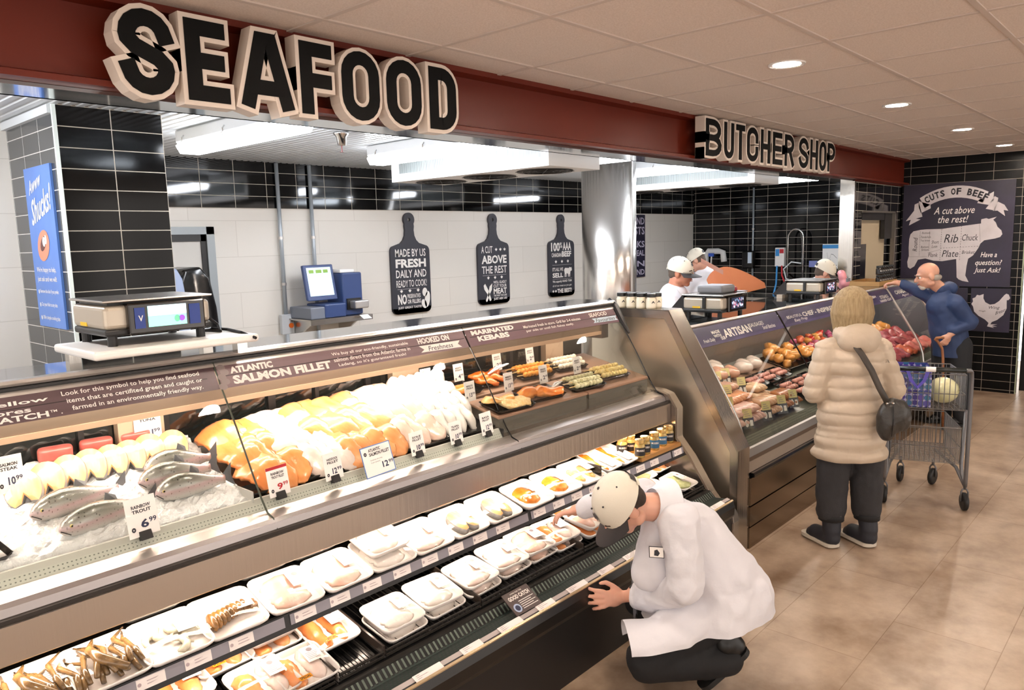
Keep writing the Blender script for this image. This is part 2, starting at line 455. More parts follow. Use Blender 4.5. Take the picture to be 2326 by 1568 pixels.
fixture(8.75, 3.28, 4.53, 'long glowing lamp over butcher room near the hose sprayer')
fixture(.5, 3.4, 4.6, 'long glowing lamp beyond left edge, above the white block wall')
# ================================================================== seafood display case
XL, XE = -1.27, 3.96
t = thing('seafood_display_case', 'long steel seafood counter with curved glass front and open tray shelves below', 'display case', (1.3, 2.4, 0))
SEAMS = [-1.27, .03, 1.332, 2.636, XE]
MB().box(XL, XE, 1.93, 3.0, .0, .30).build('base_panel', BLACK, t)
MB().prism([(1.925, .30), (1.912, .325), (1.908, .372), (1.918, .404), (1.94, .41), (1.98, .40), (1.98, .30)], XL, XE).build('bumper', mat('black_bumper', '#161514', .3), t, sm=False)
MB().prism([(1.917, .4045), (1.926, .4085), (1.926, .413), (1.917, .409)], XL, XE).build('bumper_line', mat('champagne_line', '#d8c4a4', .25, .8), t)
# inner rail with price tickets
MB().prism([(1.927, .405), (1.957, .417), (1.957, .40), (1.927, .395)], XL, XE).build('lower_price_rail', mat('clear_rail', '#bdb4b2', .2), t)
x = -.6; k = 0
tick = mat('price_ticket', '#f4ece9', .5); 
while x < XE-.1:
    w = .105 if k % 2 else .13
    pl = MB().prism([(1.928, .4085), (1.9555, .4195), (1.9555, .421), (1.928, .410)], x, x+w).build('price_ticket', tick, t)
    lt = MB(); fr = (V((x, 1.929, .4112)), V((1, 0, 0)), V((0, .0275, .011)).normalized())
    for q in range(3): flat(lt, [(.012, .006+q*.007), (.02+.05*rnd.random(), .006+q*.007), (.02+.05*rnd.random(), .0085+q*.007), (.012, .0085+q*.007)], fr)
    lt.build('print', mat('faint_print', '#b9a8ac', .6), pl)
    x += w+.1; k += 1
# air grille in front of the lower deck
grl = brick_mat('honeycomb_grille', '#050607', '#07090a', '#2c3a36', .018, .014, .0035, .4, 'xy', (0, 0), .6, .5)
MB().prism([(1.96, .41), (2.03, .402), (2.06, .43), (2.06, .3), (1.96, .3)], XL, XE).build('air_grille', grl, t)
grl2 = brick_mat('slot_grille', '#6d7a70', '#5a665e', '#0a0c0b', .022, .3, .007, .4, 'xy', (0, 0), .6)
MB().prism([(2.036, .4085), (2.062, .4325), (2.066, .4285), (2.04, .4045)], XL, XE).build('slot_strip', grl2, t)
MB().box(XL, XE, 2.064, 2.092, .405, .437).build('front_plank', mat('charcoal_plank', '#242220', .5), t)
MB().prism([(2.09, .44), (2.78, .578), (2.78, .56), (2.09, .42)], XL, XE).build('lower_deck', BLACKG, t)
MB().box(XL, XE, 2.78, 2.81, .42, 1.02).build('lower_back_wall', mat('dark_back_liner', '#1d1b19', .35), t)
# wire racks on the lower deck
for a, b in ((-.62, .05), (.05, .72), (.72, 1.355), (1.375, 1.565), (1.575, 2.06), (2.07, 2.76), (2.77, 3.4), (3.41, XE-.02)):
    w = MB(); dz = .02
    for yy, zz in ((2.098, .467), (2.098, .447), (2.098, .452)): w.cyl((a, yy, zz), (b, yy, zz), .0035 if zz != .467 else .005, seg=6)
    nn = max(3, int((b-a)/.028))
    for i in range(nn+1):
        xx = a+(b-a)*i/nn
        w.cyl((xx, 2.098, .467), (xx+.008, 2.1, .449), .0022, seg=5)
        if i % 1 == 0: w.cyl((xx, 2.1, .452), (xx, 2.7, .571), .0022, seg=5, caps=False)
    w.build('wire_rack', mat('black_wire', '#2b2927', .3, .4), t)
for xx in (1.365, 1.57, .72, 2.065, 2.765, 3.405):
    MB().prism([(2.1, .45), (2.68, .56), (2.68, .60), (2.1, .487)], xx-.004, xx+.004).build('rack_divider', mat('smoke_divider', '#3a322d', .2), t)
# upper open shelf
MB().prism([(2.255, .664), (2.74, .795), (2.74, .775), (2.255, .648)], XL, XE).build('tray_shelf', BLACKG, t)
MB().prism([(2.252, .676), (2.262, .679), (2.25, .617), (2.238, .619)], XL, XE).build('shelf_edge', BLACK, t)
pr = mat('grey_rail_insert', '#8f8c95', .3)
x = -.5; k = 0
for s0, s1 in ((-.5, .03), (.03, 1.27), (1.285, 2.54), (2.555, 3.82), (3.83, XE)):
    MB().prism([(2.2495, .6725), (2.2425, .6365), (2.2395, .637), (2.2465, .673)], s0+.004, s1-.004).build('price_rail', pr, t)
    x = s0+.02
    while x < s1-.09:
        pl = MB().prism([(2.2460, .671), (2.2390, .6375), (2.2380, .638), (2.245, .6715)], x, x+.085).build('price_ticket', tick, t)
        lt = MB(); fr = (V((x, 2.2375, .64)), V((1, 0, 0)), V((0, .007, .0335)).normalized())
        for q in range(2): flat(lt, [(.03, .01+q*.009), (.04+.035*rnd.random(), .01+q*.009), (.04+.035*rnd.random(), .0125+q*.009), (.03, .0125+q*.009)], fr)
        flat(lt, [(.008+.006*math.cos(a), .016+.006*math.sin(a)) for a in [i*math.pi/4 for i in range(8)]], fr)
        lt.build('print', mat('faint_print', '#b9a8ac', .6), pl)
        x += .145
# front steel panel, nose and ledge
MB().prism([(2.33, .928), (2.3285, .822), (2.331, .8185), (2.345, .8185), (2.36, .928)], XL, XE).build('front_panel', STEELH, t)
MB().box(XL, XE, 2.345, 2.375, .915, .94).build('shadow_gap', mat('dark_gap', '#2a2420', .5), t)
MB().prism([(2.386, .973), (2.372, .962), (2.362, .934), (2.366, .9315), (2.40, .9315), (2.40, .973)], XL, XE).build('nose', mat('satin_nose', '#a9a4a4', .3, .8), t)
MB().prism([(2.386, .9735), (2.452, .988), (2.452, .96), (2.386, .955)], XL, XE).build('ledge', mat('satin_ledge', '#d6cfc9', .28, .75), t)
MB().box(XL, XE, 2.40, 2.5, .80, .96).build('case_core', DARKM, t)
MB().box(XL, XE, 2.36, 2.79, .985, 1.0).build('core_floor', DARKM, t) if False else None
# inner air grille: light plastic with slots
grl3 = brick_mat('light_slot_grille', '#6f746c', '#7a7f76', '#c9ccc2', .0125, .011, .0042, .45, 'xz', (0, .99), .4)
MB().prism([(2.452, .987), (2.466, 1.012), (2.472, 1.012), (2.458, .987)], -.3, 2.6).build('slot_grille', grl3, t)
MB().prism([(2.466, 1.012), (2.476, 1.028), (2.487, 1.028), (2.472, 1.012)], -.3, 2.6).build('tag_rail', mat('pale_rail', '#c3c4bc', .35), t)
MB().box(2.6, 2.612, 2.455, 2.487, .987, 1.028).build('rail_end', BLACK, t)
# display deck and lining
MB().prism([(2.452, .985), (2.485, 1.0), (2.985, 1.15), (2.985, 1.1), (2.48, .97)], XL, XE).build('display_deck', STEEL, t)
MB().box(1.302, 1.308, 2.47, 2.96, 1.0, 1.06).build('deck_divider', mat('clear_divider', '#dadbd6', .1, alpha=.55), t)
# rear sliding doors
DG = mat('dark_rear_glass', '#151b1c', .05, spec=.8)
MB().box(XL, XE, 3.0, 3.02, 1.13, 1.5).build('rear_door_glass', DG, t)
for xx, w in ((.93, .02), (1.235, .03), (1.70, .035), (1.93, .02), (2.22, .03), (2.52, .02), (3.26, .03)):
    MB().box(xx-w/2, xx+w/2, 2.985, 3.004, 1.13, 1.5).build('rear_door_stile', BLACK, t)
for xx in (1.13, 2.43, 3.62):
    MB().box(xx-.085, xx+.085, 2.95, 2.99, 1.13, 1.45).build('mullion_post', mat('cream_post', '#cbb39a', .3, .4), t)
MB().box(XL, XE, 2.985, 3.03, 1.115, 1.15).build('rear_sill', DARKM, t)
# canopy with the lamp strip
MB().box(XL, XE, 2.80, 2.83, 1.345, 1.505).build('canopy', mat('canopy_bronze', '#8d7a68', .3, .7), t)
MB().box(XL, XE, 2.794, 2.800, 1.326, 1.347).build('canopy_edge', mat('canopy_edge', '#d7b596', .3, .5), t)
CG = emis('canopy_glow', '#ffe9d6', L_CANOPY)
for a, b in zip(SEAMS[:-1], SEAMS[1:]):
    MB().box(a+.05, min(b-.05, 2.75), 2.80, 2.828, 1.334, 1.340).build('canopy_lamp', CG, t) if a < 2.6 else \
        MB().box(a+.05, b-.1, 2.80, 2.82, 1.334, 1.340).build('canopy_lamp', emis('canopy_glow_soft', '#ffe9d6', L_CANOPY*.6), t)
HL = emis('header_glow', '#fff0e4', 58)
for a, b in zip(SEAMS[:-1], SEAMS[1:]):
    if a < 2.6: MB().box(a+.05, b-.05, 2.756, 2.776, 1.452, 1.460).build('header_lamp', HL, t)
    else: MB().box(a+.05, b-.05, 2.756, 2.776, 1.452, 1.460).build('header_lamp', emis('header_glow_soft', '#fff0e4', 22), t)
MB().box(XL, XE, 2.752, 2.80, 1.462, 1.468).build('lamp_channel', mat('white_liner', '#d8cfc6', .5), t)
SG = emis('shelf_glow', '#ffe6cf', L_SHELF)
DGL = emis('deck_glow', '#ffe6cf', L_DECK)
for a, b in zip(SEAMS[:-1], SEAMS[1:]):
    MB().box(a+.05, b-.05, 2.35, 2.375, .824, .829).build('shelf_lamp', SG, t)
    MB().box(a+.05, b-.05, 2.268, 2.288, .6455, .6495).build('deck_lamp', DGL, t)
MB().box(XL, XE, 2.345, 2.80, .83, .84).build('lamp_tray', mat('white_liner', '#d8cfc6', .5), t)
# counter top and lip
MB().box(XL, XE+.03, 2.762, 3.05, 1.508, 1.535).build('counter_top', POLISH, t)
MB().prism([(2.765, 1.537), (2.752, 1.533), (2.747, 1.523), (2.752, 1.514), (2.77, 1.512)], XL, XE+.03).build('counter_lip', ALU, t)
MB().prism([(2.752, 1.512), (2.745, 1.509), (2.744, 1.503), (2.752, 1.50)], XL, XE+.03).build('lip_gap', BLACK, t)
# curved glass front
GP = [(2.742, 1.505), (2.745, 1.49), (2.700, 1.407), (2.644, 1.33), (2.597, 1.265), (2.553, 1.199), (2.508, 1.12), (2.462, 1.04), (2.422, .978), (2.39, .9745)]
GP = [(2.756, 1.502), (2.748, 1.487), (2.700, 1.407), (2.648, 1.33), (2.603, 1.26), (2.561, 1.19), (2.515, 1.11), (2.466, 1.03), (2.43, .9855)]
for a, b in zip(SEAMS[:-1], SEAMS[1:]):
    q = offset_line(GP, -.006)
    gm = MB().prism(list(GP)+list(reversed(q)), a+.002, b-.002).build('glass_panel', GLASS, t)
    c = MB(); pp = offset_line(GP, .004)
    c.band([(2.756, 1.508), (2.742, 1.494), (2.738, 1.486), (2.748, 1.489)], .004, a+.002, b-.002)
    c.build('glass_top_clip', ALU, gm)
# glass edges at the seams
for s in SEAMS[1:]:
    MB().tube([(s, y-.006, z) for y, z in GP]+[(s, 2.387, .974), (s, 2.364, .935)], .0035, 6).build('glass_edge', BLACKG if s > 2 else mat('green_glass_edge', '#4a5048', .1), t)
MB().tube([(XE+.02, y-.008, z+.004) for y, z in [(2.80, 1.538)]+GP[:4]], [.012, .02, .022, .02, .008], 8).build('corner_cap', BLACK, t)
# end frame
TR = [(2.60, 1.0), (2.42, .995), (2.36, .978), (2.30, .895), (2.30, .714), (2.245, .61), (2.116, .415), (2.066, .358), (1.995, .34), (1.968, .30), (1.962, .26), (1.962, 0)]
TR = [(a-.035, b) if b < .62 else (a, b) for a, b in TR]
g = MB(); q = offset_line(TR, .035)
g.prism(list(TR)+list(reversed(q)), 3.985, 4.055)
g.build('end_frame', mat('satin_end_frame', '#b7b1a8', .25, .9), t, bevel=.004)
MB().prism([(2.60, 1.0)]+TR[1:]+[(2.8, 0), (2.8, 1.0)], 3.962, 3.985).build('end_panel', mat('end_liner', '#8a8078', .2, .85), t)
MB().prism(GP+[(2.43, .96), (3.0, 1.1), (3.0, 1.5)], 3.968, 3.974).build('end_glass', GLASS, t)
MB().box(3.9, 3.968, 2.79, 3.0, 1.3, 1.5).build('lamp_ballast', mat('brown_ballast', '#4a423c', .4), t)

# ================================================================== steel divider between the two counters
d = thing('divider_panel', 'tall brushed steel end wall with sloping front edge between seafood and butcher counters', 'counter divider', (4.19, 2.5, 0))
PR = [(1.972, 0), (1.972, .652), (2.44, 1.47), (3.05, 1.47), (3.05, 0)]
DVM = mat('divider_steel', '#e2d6c4', .3, .92, bump=(26, .1), stretch=(1, .05, 1))
MB().prism(PR, 4.145, 4.262).build('panel', DVM, d, bevel=.002)
FRM = mat('divider_frame_steel', '#b5ada6', .26, .95)
MB().prism([(1.968, 0), (1.968, .654), (2.436, 1.474), (3.05, 1.474), (3.05, 1.42), (2.468, 1.42), (2.018, .64), (2.018, 0)], 4.11, 4.147).build('frame', FRM, d, bevel=.002)
MB().prism([(1.967, 0), (1.967, .654), (2.435, 1.4755), (3.05, 1.4755), (3.05, 1.4705), (2.44, 1.4705), (1.9715, .652), (1.9715, 0)], 4.11, 4.268).build('facing', STEELV, d)

# ================================================================== butcher case
BX0, BX1 = 4.27, 9.15
c = thing('butcher_display_case', 'long butcher counter with curved glass, purple sign strips and steel base', 'display case', (6.7, 2.4, 0))
BASE = mat('floor_tint_steel', '#8d7d6c', .2, 1, bump=(9, .04), stretch=(.1, 1, 1))  # brown of the reflected floor is put into the steel's base colour
MB().box(BX0, 10.28, 1.96, 2.8, 0, .133).build('kick_panel', BASE, c)
MB().box(BX0, 10.28, 1.957, 2.8, .143, .267).build('lower_panel', BASE, c)
MB().box(BX0, 10.28, 1.957, 2.8, .277, .45).build('upper_panel', BASE, c)
MB().box(BX0, 10.28, 1.98, 2.8, .0, .46).build('dark_core', BLACK, c)
MB().prism([(1.96, .448), (1.948, .452), (1.945, .468), (1.955, .478), (1.99, .478), (1.99, .448)], BX0+.03, BX1).build('bumper_rail', BLACKG, c)
MB().prism([(1.975, .48), (1.995, .535), (2.02, .535), (2.02, .48)], BX0, BX1).build('apron', mat('champagne_apron', '#cdbba8', .3, .7), c)
MB().prism([(1.998, .535), (2.004, .565), (2.03, .565), (2.03, .535)], BX0, BX1).build('recess', mat('bronze_recess', '#8a7666', .35, .6), c)
MB().prism([(1.99, .566), (2.002, .612), (2.016, .618), (2.03, .60), (2.03, .566)], BX0, BX1).build('front_rail', ALU, c)
MB().prism([(2.016, .612), (2.07, .66), (2.86, .89), (2.86, .80), (2.02, .57)], BX0, BX1).build('display_deck', mat('butcher_deck', '#6a6a5f', .3, .5), c)
grl4 = brick_mat('butcher_slot_grille', '#23261f', '#2b2e27', '#77786a', .012, .012, .003, .45, 'xy', (0, 0), .4)
MB().prism([(2.03, .628), (2.07, .664), (2.075, .662), (2.035, .624)], BX0+.02, BX1-.02).build('air_grille', grl4, c)
MB().box(BX0, BX1, 2.84, 2.86, .85, 1.35).build('rear_wall', mat('butcher_rear', '#77706a', .25, .4), c)
MB().box(BX0, BX1, 2.405, 2.88, 1.335, 1.357).build('counter_top', mat('dark_mirror_top', '#5b6264', .05, .9), c)
MB().prism([(2.41, 1.36), (2.39, 1.364), (2.378, 1.352), (2.384, 1.34), (2.41, 1.335)], BX0, BX1).build('counter_lip', ALU, c)
MB().box(BX0, BX1, 2.42, 2.83, 1.30, 1.334).build('canopy', mat('canopy_grey', '#8b857e', .4, .3), c)
BG = emis('butcher_glow', '#fff0e4', L_BUTCH)
for a, b in ((BX0+.05, 5.5), (5.6, 6.9), (6.95, 8.2), (8.3, 9.1)):
    MB().box(a, b, 2.44, 2.47, 1.292, 1.299).build('canopy_lamp', BG, c)
BP = [(2.386, 1.345), (2.352, 1.30), (2.309, 1.227), (2.235, 1.11), (2.165, .995), (2.10, .89), (2.05, .795), (2.022, .71), (2.01, .625)]
BGLASS = thin_glass('butcher_glass', '#f4f6f4', .25, .02)
RIBS = [BX0, 5.57, 6.9, 8.25, BX1]
for a, b in zip(RIBS[:-1], RIBS[1:]):
    q = offset_line(BP, -.006)
    MB().prism(list(BP)+list(reversed(q)), a+.006, b-.006).build('glass_panel', BGLASS, c)
for s in RIBS[1:]:
    big = s > 8
    MB().tube([(s, y-.006, z) for y, z in BP], .011 if big else .006, 8).build('glass_rib', ALU if big else BLACKG, c)
MB().tube([(BX0+.012, y-.004, z) for y, z in BP], .006, 6).build('glass_rib', ALU, c)
MB().prism(BP+[(2.02, .6), (2.86, .8), (2.86, 1.34)], BX1, BX1+.02).build('end_wall', mat('grey_end', '#5a5a60', .4), c)
MB().box(BX1+.02, 10.28, 2.3, 2.82, .46, 1.30).build('end_cabinet', mat('grey_steel_counter', '#8c8c8c', .35, .7), c)
MB().box(9.9, 10.3, 2.46, 2.84, 1.28, 1.33).build('steel_ledge', ALU, c)
# ================================================================== raised sign letters
def arc(cx, cy, rx, ry, a0, a1, n=8):
    return [(cx+rx*math.cos(R(a0+(a1-a0)*i/n)), cy+ry*math.sin(R(a0+(a1-a0)*i/n))) for i in range(n+1)]
def glyph_strokes(ch, w, h):
    """centre lines in a w x h box -> list of (points, closed)"""
    k = min(w, h)*.5
    if ch == 'S':
        r = w/2; q = min(h*.27, h/2)
        a = arc(r, h-q, r, q, 8, 180, 8)
        b = arc(r, q, r, q, 0, -172, 8)
        mid = [(0+.02*w, h-q-.06*h), (.2*w, h*.57), (.5*w, h*.5), (.8*w, h*.43), (w*.98, q+.06*h)]
        return [(a+mid+b, False)]
    if ch == 'E': return [([(w, 0), (0, 0), (0, h), (w*.93, h)], False), ([(0, h*.5), (w*.86, h*.5)], False)]
    if ch == 'F': return [([(0, 0), (0, h), (w, h)], False), ([(0, h*.47), (w*.95, h*.47)], False)]
    if ch == 'A': return [([(-.05*w, 0), (.36*w, h), (.64*w, h), (1.05*w, 0)], False), ([(.16*w, h*.22), (.84*w, h*.22)], False)]
    if ch == 'O':
        q = min(h*.3, h/2); return [(arc(w/2, h-q, w/2, q, 0, 180, 10)+arc(w/2, q, w/2, q, 180, 360, 10), True)]
    if ch == 'D':
        q = h*.28; return [([(0, 0), (0, h), (w*.45, h)]+arc(w*.45, h-q, w*.55, q, 90, 0, 6)+arc(w*.45, q, w*.55, q, 0, -90, 6)+[(w*.45, 0)], True)]
    if ch == 'B':
        q = h*.25
        return [([(0, 0), (0, h), (w*.45, h)]+arc(w*.45, h-q, w*.5, q, 80, -80, 7)+[(w*.4, h*.5), (0, h*.5)], False),
                ([(w*.4, h*.5)]+arc(w*.45, q, w*.55, q, 80, -90, 7)+[(w*.4, 0), (0, 0)], False)]
    if ch == 'U':
        q = h*.25; return [([(0, h)]+arc(w/2, q, w/2, q, 180, 360, 10)+[(w, h)], False)]
    if ch == 'T': return [([(0, h), (w, h)], False), ([(w/2, h), (w/2, 0)], False)]
    if ch == 'C':
        q = h*.25; return [([(w, h*.66)]+arc(w/2, h-q, w/2, q, 0, 180, 10)+arc(w/2, q, w/2, q, 180, 360, 10)+[(w, h*.34)], False)]
    if ch == 'H': return [([(0, 0), (0, h)], False), ([(w, 0), (w, h)], False), ([(0, h*.5), (w, h*.5)], False)]
    if ch == 'P' or ch == 'R':
        q = h*.25
        s = [([(0, 0), (0, h), (w*.45, h)]+arc(w*.45, h-q, w*.55, q, 85, -85, 8)+[(w*.4, h*.5), (0, h*.5)], False)]
        if ch == 'R': s.append(([(w*.55, h*.5), (w*1.0, 0)], False))
        return s
    return []
def stroke_mesh(mb, pts, hw, ext, closed, ox, oz, y0, y1):
    n = len(pts); P = [V(p) for p in pts]
    if not closed:
        P[0] = P[0]+(P[0]-P[1]).normalized()*ext; P[-1] = P[-1]+(P[-1]-P[-2]).normalized()*ext
    Lr, Rr = [], []
    for i in range(n):
        ds = []
        for a, b in ((i-1, i), (i, i+1)):
            if closed or (0 <= a and b < n):
                d = (P[b % n]-P[a % n]); 
                if d.length > 1e-6: ds.append(V((-d.y, d.x)).normalized())
        m = sum(ds, V((0, 0))).normalized(); q = hw/max(.45, m.dot(ds[0]))
        Lr.append(P[i]+m*q); Rr.append(P[i]-m*q)
    idx = range(n if closed else n-1)
    f = lambda p, y: mb.b.verts.new((ox+p.x, y, oz+p.y))
    vl0, vr0 = [f(p, y0) for p in Lr], [f(p, y0) for p in Rr]
    vl1, vr1 = [f(p, y1) for p in Lr], [f(p, y1) for p in Rr]
    for i in idx:
        j = (i+1) % n
        for q in ((vl0[i], vl0[j], vr0[j], vr0[i]), (vl1[i], vr1[i], vr1[j], vl1[j]), (vl0[i], vl1[i], vl1[j], vl0[j]), (vr0[i], vr0[j], vr1[j], vr1[i])):
            mb.b.faces.new(q)
    if not closed:
        for i in (0, n-1): mb.b.faces.new((vl0[i], vr0[i], vr1[i], vl1[i]))
LW = mat('cream_letter_body', '#d8cabd', .5)
LB = mat('black_letter_face', '#0c0c0c', .75, spec=.15)
def sign_letters(word, spans, z0, h, border, frac, yf, depth, group, lab):
    for i, (ch, (a, b)) in enumerate(zip(word, spans)):
        w = b-a; hb = frac*h; hw = hb+border
        if ch in 'O' : hw *= .96
        t = thing('sign_letter', lab(i, ch), 'sign letter', ((a+b)/2, yf+depth, z0), group=group)
        g1, g2 = MB(), MB()
        for k, (pts, cl) in enumerate(glyph_strokes(ch, w-2*hw, h-2*hw)):
            e = k*.0006
            stroke_mesh(g1, pts, hw, hw, cl, a+hw, z0+hw, yf+e, yf+depth-e)
            stroke_mesh(g2, pts, hb, hb, cl, a+hw, z0+hw, yf-.0035-e*.8, yf+.004)
        g1.build('letter_body', LW, t, sm=False); g2.build('letter_face', LB, t, sm=False)
names = {'O': 'O'}
sf = ['large raised letter S, first of SEAFOOD', 'large raised letter E, second in SEAFOOD', 'large raised letter A in SEAFOOD', 'large raised letter F in SEAFOOD',
      'large raised letter O next to the F of SEAFOOD', 'large raised letter O next to the D of SEAFOOD', 'large raised letter D ending SEAFOOD']
sign_letters('SEAFOOD', [(1.055, 1.268), (1.278, 1.468), (1.49, 1.722), (1.735, 1.918), (1.932, 2.155), (2.165, 2.392), (2.41, 2.612)], 2.433, .312, .017, .088, 2.69, .068, 'SEAFOOD sign letters', lambda i, c: sf[i]+' on the red beam')
bs = ['B starting BUTCHER', 'U in BUTCHER', 'T in BUTCHER', 'C in BUTCHER', 'H in BUTCHER', 'E in BUTCHER', 'R ending BUTCHER', 'S starting SHOP', 'H in SHOP', 'O in SHOP', 'P ending SHOP']
sign_letters('BUTCHERSHOP', [(5.005, 5.27), (5.282, 5.468), (5.474, 5.65), (5.66, 5.885), (5.905, 6.11), (6.13, 6.35), (6.37, 6.59), (6.67, 6.91), (6.925, 7.13), (7.14, 7.335), (7.345, 7.56)], 2.474, .29, .016, .075, 2.68, .075, 'BUTCHER SHOP sign letters', lambda i, c: 'smaller raised letter '+bs[i]+' on the red beam')

# ================================================================== cutting board signs
UX, UZ, UY = V((1, 0, 0)), V((0, 0, 1)), V((0, 1, 0))
SLATE = mat('slate_board', '#34343c', .5)
BW_ = mat('board_print', '#efebe6', .6)
def leaf(mb, fr, cx, cy, s):
    p = [(0, -.5), (.06, -.2), (.3, -.26), (.24, -.1), (.5, .1), (.4, .16), (.42, .3), (.24, .24), (.2, .32), (.1, .22), (.14, .46), (.06, .42), (0, .55)]
    P = p+[(-a, b) for a, b in reversed(p[1:-1])]
    flat(mb, [(cx+a*s, cy+b*s) for a, b in P], fr)
def board(xc, lab):
    t = thing('cutting_board_sign', lab, 'sign', (xc, 5.985, 1.216), group='slate cutting board signs on the back wall')
    P = []
    H2, w = .685, .255
    P += arc(-w+.06, .06, .06, .06, 180, 270, 4)+arc(w-.06, .06, .06, .06, 270, 360, 4)
    P += arc(w-.05, H2-.06, .05, .06, 0, 70, 4)
    P += [(.12, .71), (.085, .74), (.062, .785), (.055, .84), (.06, .88)]
    P += arc(0, .945, .07, .07, -35, 90, 7)
    hole = arc(0, .945, .018, .018, 90, -270, 10)
    right = P; left = [(-a, b) for a, b in reversed(P)]
    # outline with a slit into the hang hole
    full = right+hole+[(0, 1.015)]+left[1:]
    full = [q for i, q in enumerate(full) if i == 0 or (V(q)-V(full[i-1])).length > 1e-4]
    g = MB()
    back = [g.b.verts.new((xc+a, 5.998, 1.216+b)) for a, b in full]; front = [g.b.verts.new((xc+a, 5.972, 1.216+b)) for a, b in full]
    n = len(full)
    g.b.faces.new(front); g.b.faces.new(list(reversed(back)))
    for i in range(n): g.b.faces.new((front[i], front[(i+1) % n], back[(i+1) % n], back[i]))
    g.build('board', SLATE, t)
    return t, MB(), (V((xc, 5.9705, 1.216)), UX, UZ)
def lines(mb, fr, rows):
    for r in rows: text(mb, r[0], fr, r[1], *(r[2:] or (.02,)))
t, m, fr = board(5.05, 'slate board sign reading MADE BY US FRESH DAILY, leftmost on the wall')
lines(m, fr, [('MADE BY US', (-.2, .575, .4, .078), .012), ('FRESH', (-.2, .465, .4, .088), .04), ('DAILY AND', (-.2, .365, .4, .078), .012), ('READY TO COOK!', (-.2, .27, .4, .07), .005),
              ('NO', (-.19, .095, .115, .105), .04), ('PRESERVATIVES', (-.065, .155, .175, .042), .01), ('OR FILLERS', (-.065, .1, .175, .042), .02), ('JUST GREAT TASTE!', (-.19, .045, .31, .03), .02)])
for x in (-.14, -.03, .08): leaf(m, fr, x, .228, .04)
flat(m, [(-.19, .25), (.1, .25), (.1, .252), (-.19, .252)], fr)
m.build('lettering', BW_, t)
m = MB()
for (x, y, a, rx, ry) in ((.17, .205, 0, .034, .045), (.2, .13, -10, .036, .085), (.155, .085, 25, .033, .05)):
    flat(m, [(x+rx*math.cos(q)*math.cos(R(a))-ry*math.sin(q)*math.sin(R(a)), y+rx*math.cos(q)*math.sin(R(a))+ry*math.sin(q)*math.cos(R(a))) for q in [i*math.pi/10 for i in range(20)]], fr)
m.build('sausage_emblem', BW_, t)
t, m, fr = board(6.272, 'slate board sign reading A CUT ABOVE THE REST, middle of three')
lines(m, fr, [('A CUT', (-.2, .575, .18, .078), .01), ('ABOVE', (-.2, .455, .41, .095), .035), ('THE REST', (-.2, .345, .41, .085), .012),
              ("WE'LL GLADLY", (-.02, .228, .22, .032), .02), ('CUT YOUR', (-.02, .182, .22, .036), .015), ('MEAT', (-.02, .11, .22, .065), .03), ('THE WAY YOU LIKE', (-.02, .08, .22, .022), .02), ('JUST ASK US!', (-.02, .035, .22, .034), .03)])
for x in (.04, .11, .18): leaf(m, fr, x, .61, .042)
for x in (-.1, .01, .12): leaf(m, fr, x, .295, .042)
flat(m, [(-.19, .325), (.2, .325), (.2, .327), (-.19, .327)], fr)
m.build('lettering', BW_, t)
m = MB()
flat(m, [(-.18, .215), (-.155, .235), (-.125, .19), (-.1, .15), (-.06, .05), (-.075, .035), (-.09, .04), (-.125, .12), (-.17, .17)], fr)
flat(m, [(-.04, .235), (-.05, .16), (-.085, .115), (-.125, .035), (-.145, .03), (-.15, .05), (-.105, .13), (-.085, .2)], fr)
m.build('knife_emblem', BW_, t)
t, m, fr = board(7.505, 'slate board sign reading 100% AAA CANADIAN BEEF, beside steel pillar')
lines(m, fr, [('100', (-.21, .56, .17, .11), .03), ('%', (-.04, .6, .05, .07), .01), ('AAA', (.02, .57, .17, .1), .03), ('CANADIAN', (-.2, .49, .19, .05), .02), ('BEEF', (0, .49, .19, .07), .04),
              ("IT'S ALL WE", (-.19, .315, .21, .045), .02), ('SELL', (-.19, .235, .21, .058), .04), ('We expertly HAND TRIM', (-.19, .165, .38, .036), .015), ('all of our meat so you get', (-.19, .115, .38, .032), .005), ('THE BEST!', (-.1, .04, .29, .055), .035)])
for x in (-.12, 0, .12): leaf(m, fr, x, .43, .045)
for x in (-.18, -.13): leaf(m, fr, x, .065, .04)
flat(m, [(-.19, .39), (.2, .39), (.2, .392), (-.19, .392)], fr)
flat(m, [(-.19, .215), (.2, .215), (.2, .217), (-.19, .217)], fr)
m.build('lettering', BW_, t)
m = MB(); ox, oy = .04, .235
cowp = [(0, .09), (.02, .115), (.1, .11), (.11, .125), (.125, .115), (.15, .12), (.16, .09), (.155, .075), (.13, .07), (.125, .04), (.12, .0), (.105, .0), (.105, .035), (.095, .03), (.09, 0), (.08, 0), (.078, .04), (.05, .045), (.045, 0), (.03, 0), (.03, .04), (.02, .03), (.02, 0), (.008, 0), (.01, .05)]
flat(m, [(ox+a, oy+b) for a, b in cowp], fr)
m.build('cow_emblem', BW_, t)
# the strip of a tall sign that shows past the steel pillar
t = thing('tall_wall_sign', 'tall narrow dark purple wall sign half hidden behind the steel pillar', 'sign', (9.1, 5.985, 1.36))
MB().box(8.75, 9.43, 5.975, 5.998, 1.36, 2.237).build('board', mat('purple_board', '#211d33', .5), t)
m = MB(); fr = (V((8.75, 5.9735, 1.36)), UX, UZ)
for s, b in (('GROUND', (.06, .74, .6, .1)), ('ROASTS', (.06, .6, .6, .11)), ('STEAKS', (.06, .42, .6, .09)), ('AND VEAL', (.06, .3, .6, .08)), ('IN', (.4, .15, .26, .08)), ('GROUND', (.06, .03, .6, .08))):
    text(m, s, fr, b, .02)
m.build('lettering', mat('pale_purple_print', '#b9b4c9', .6), t)

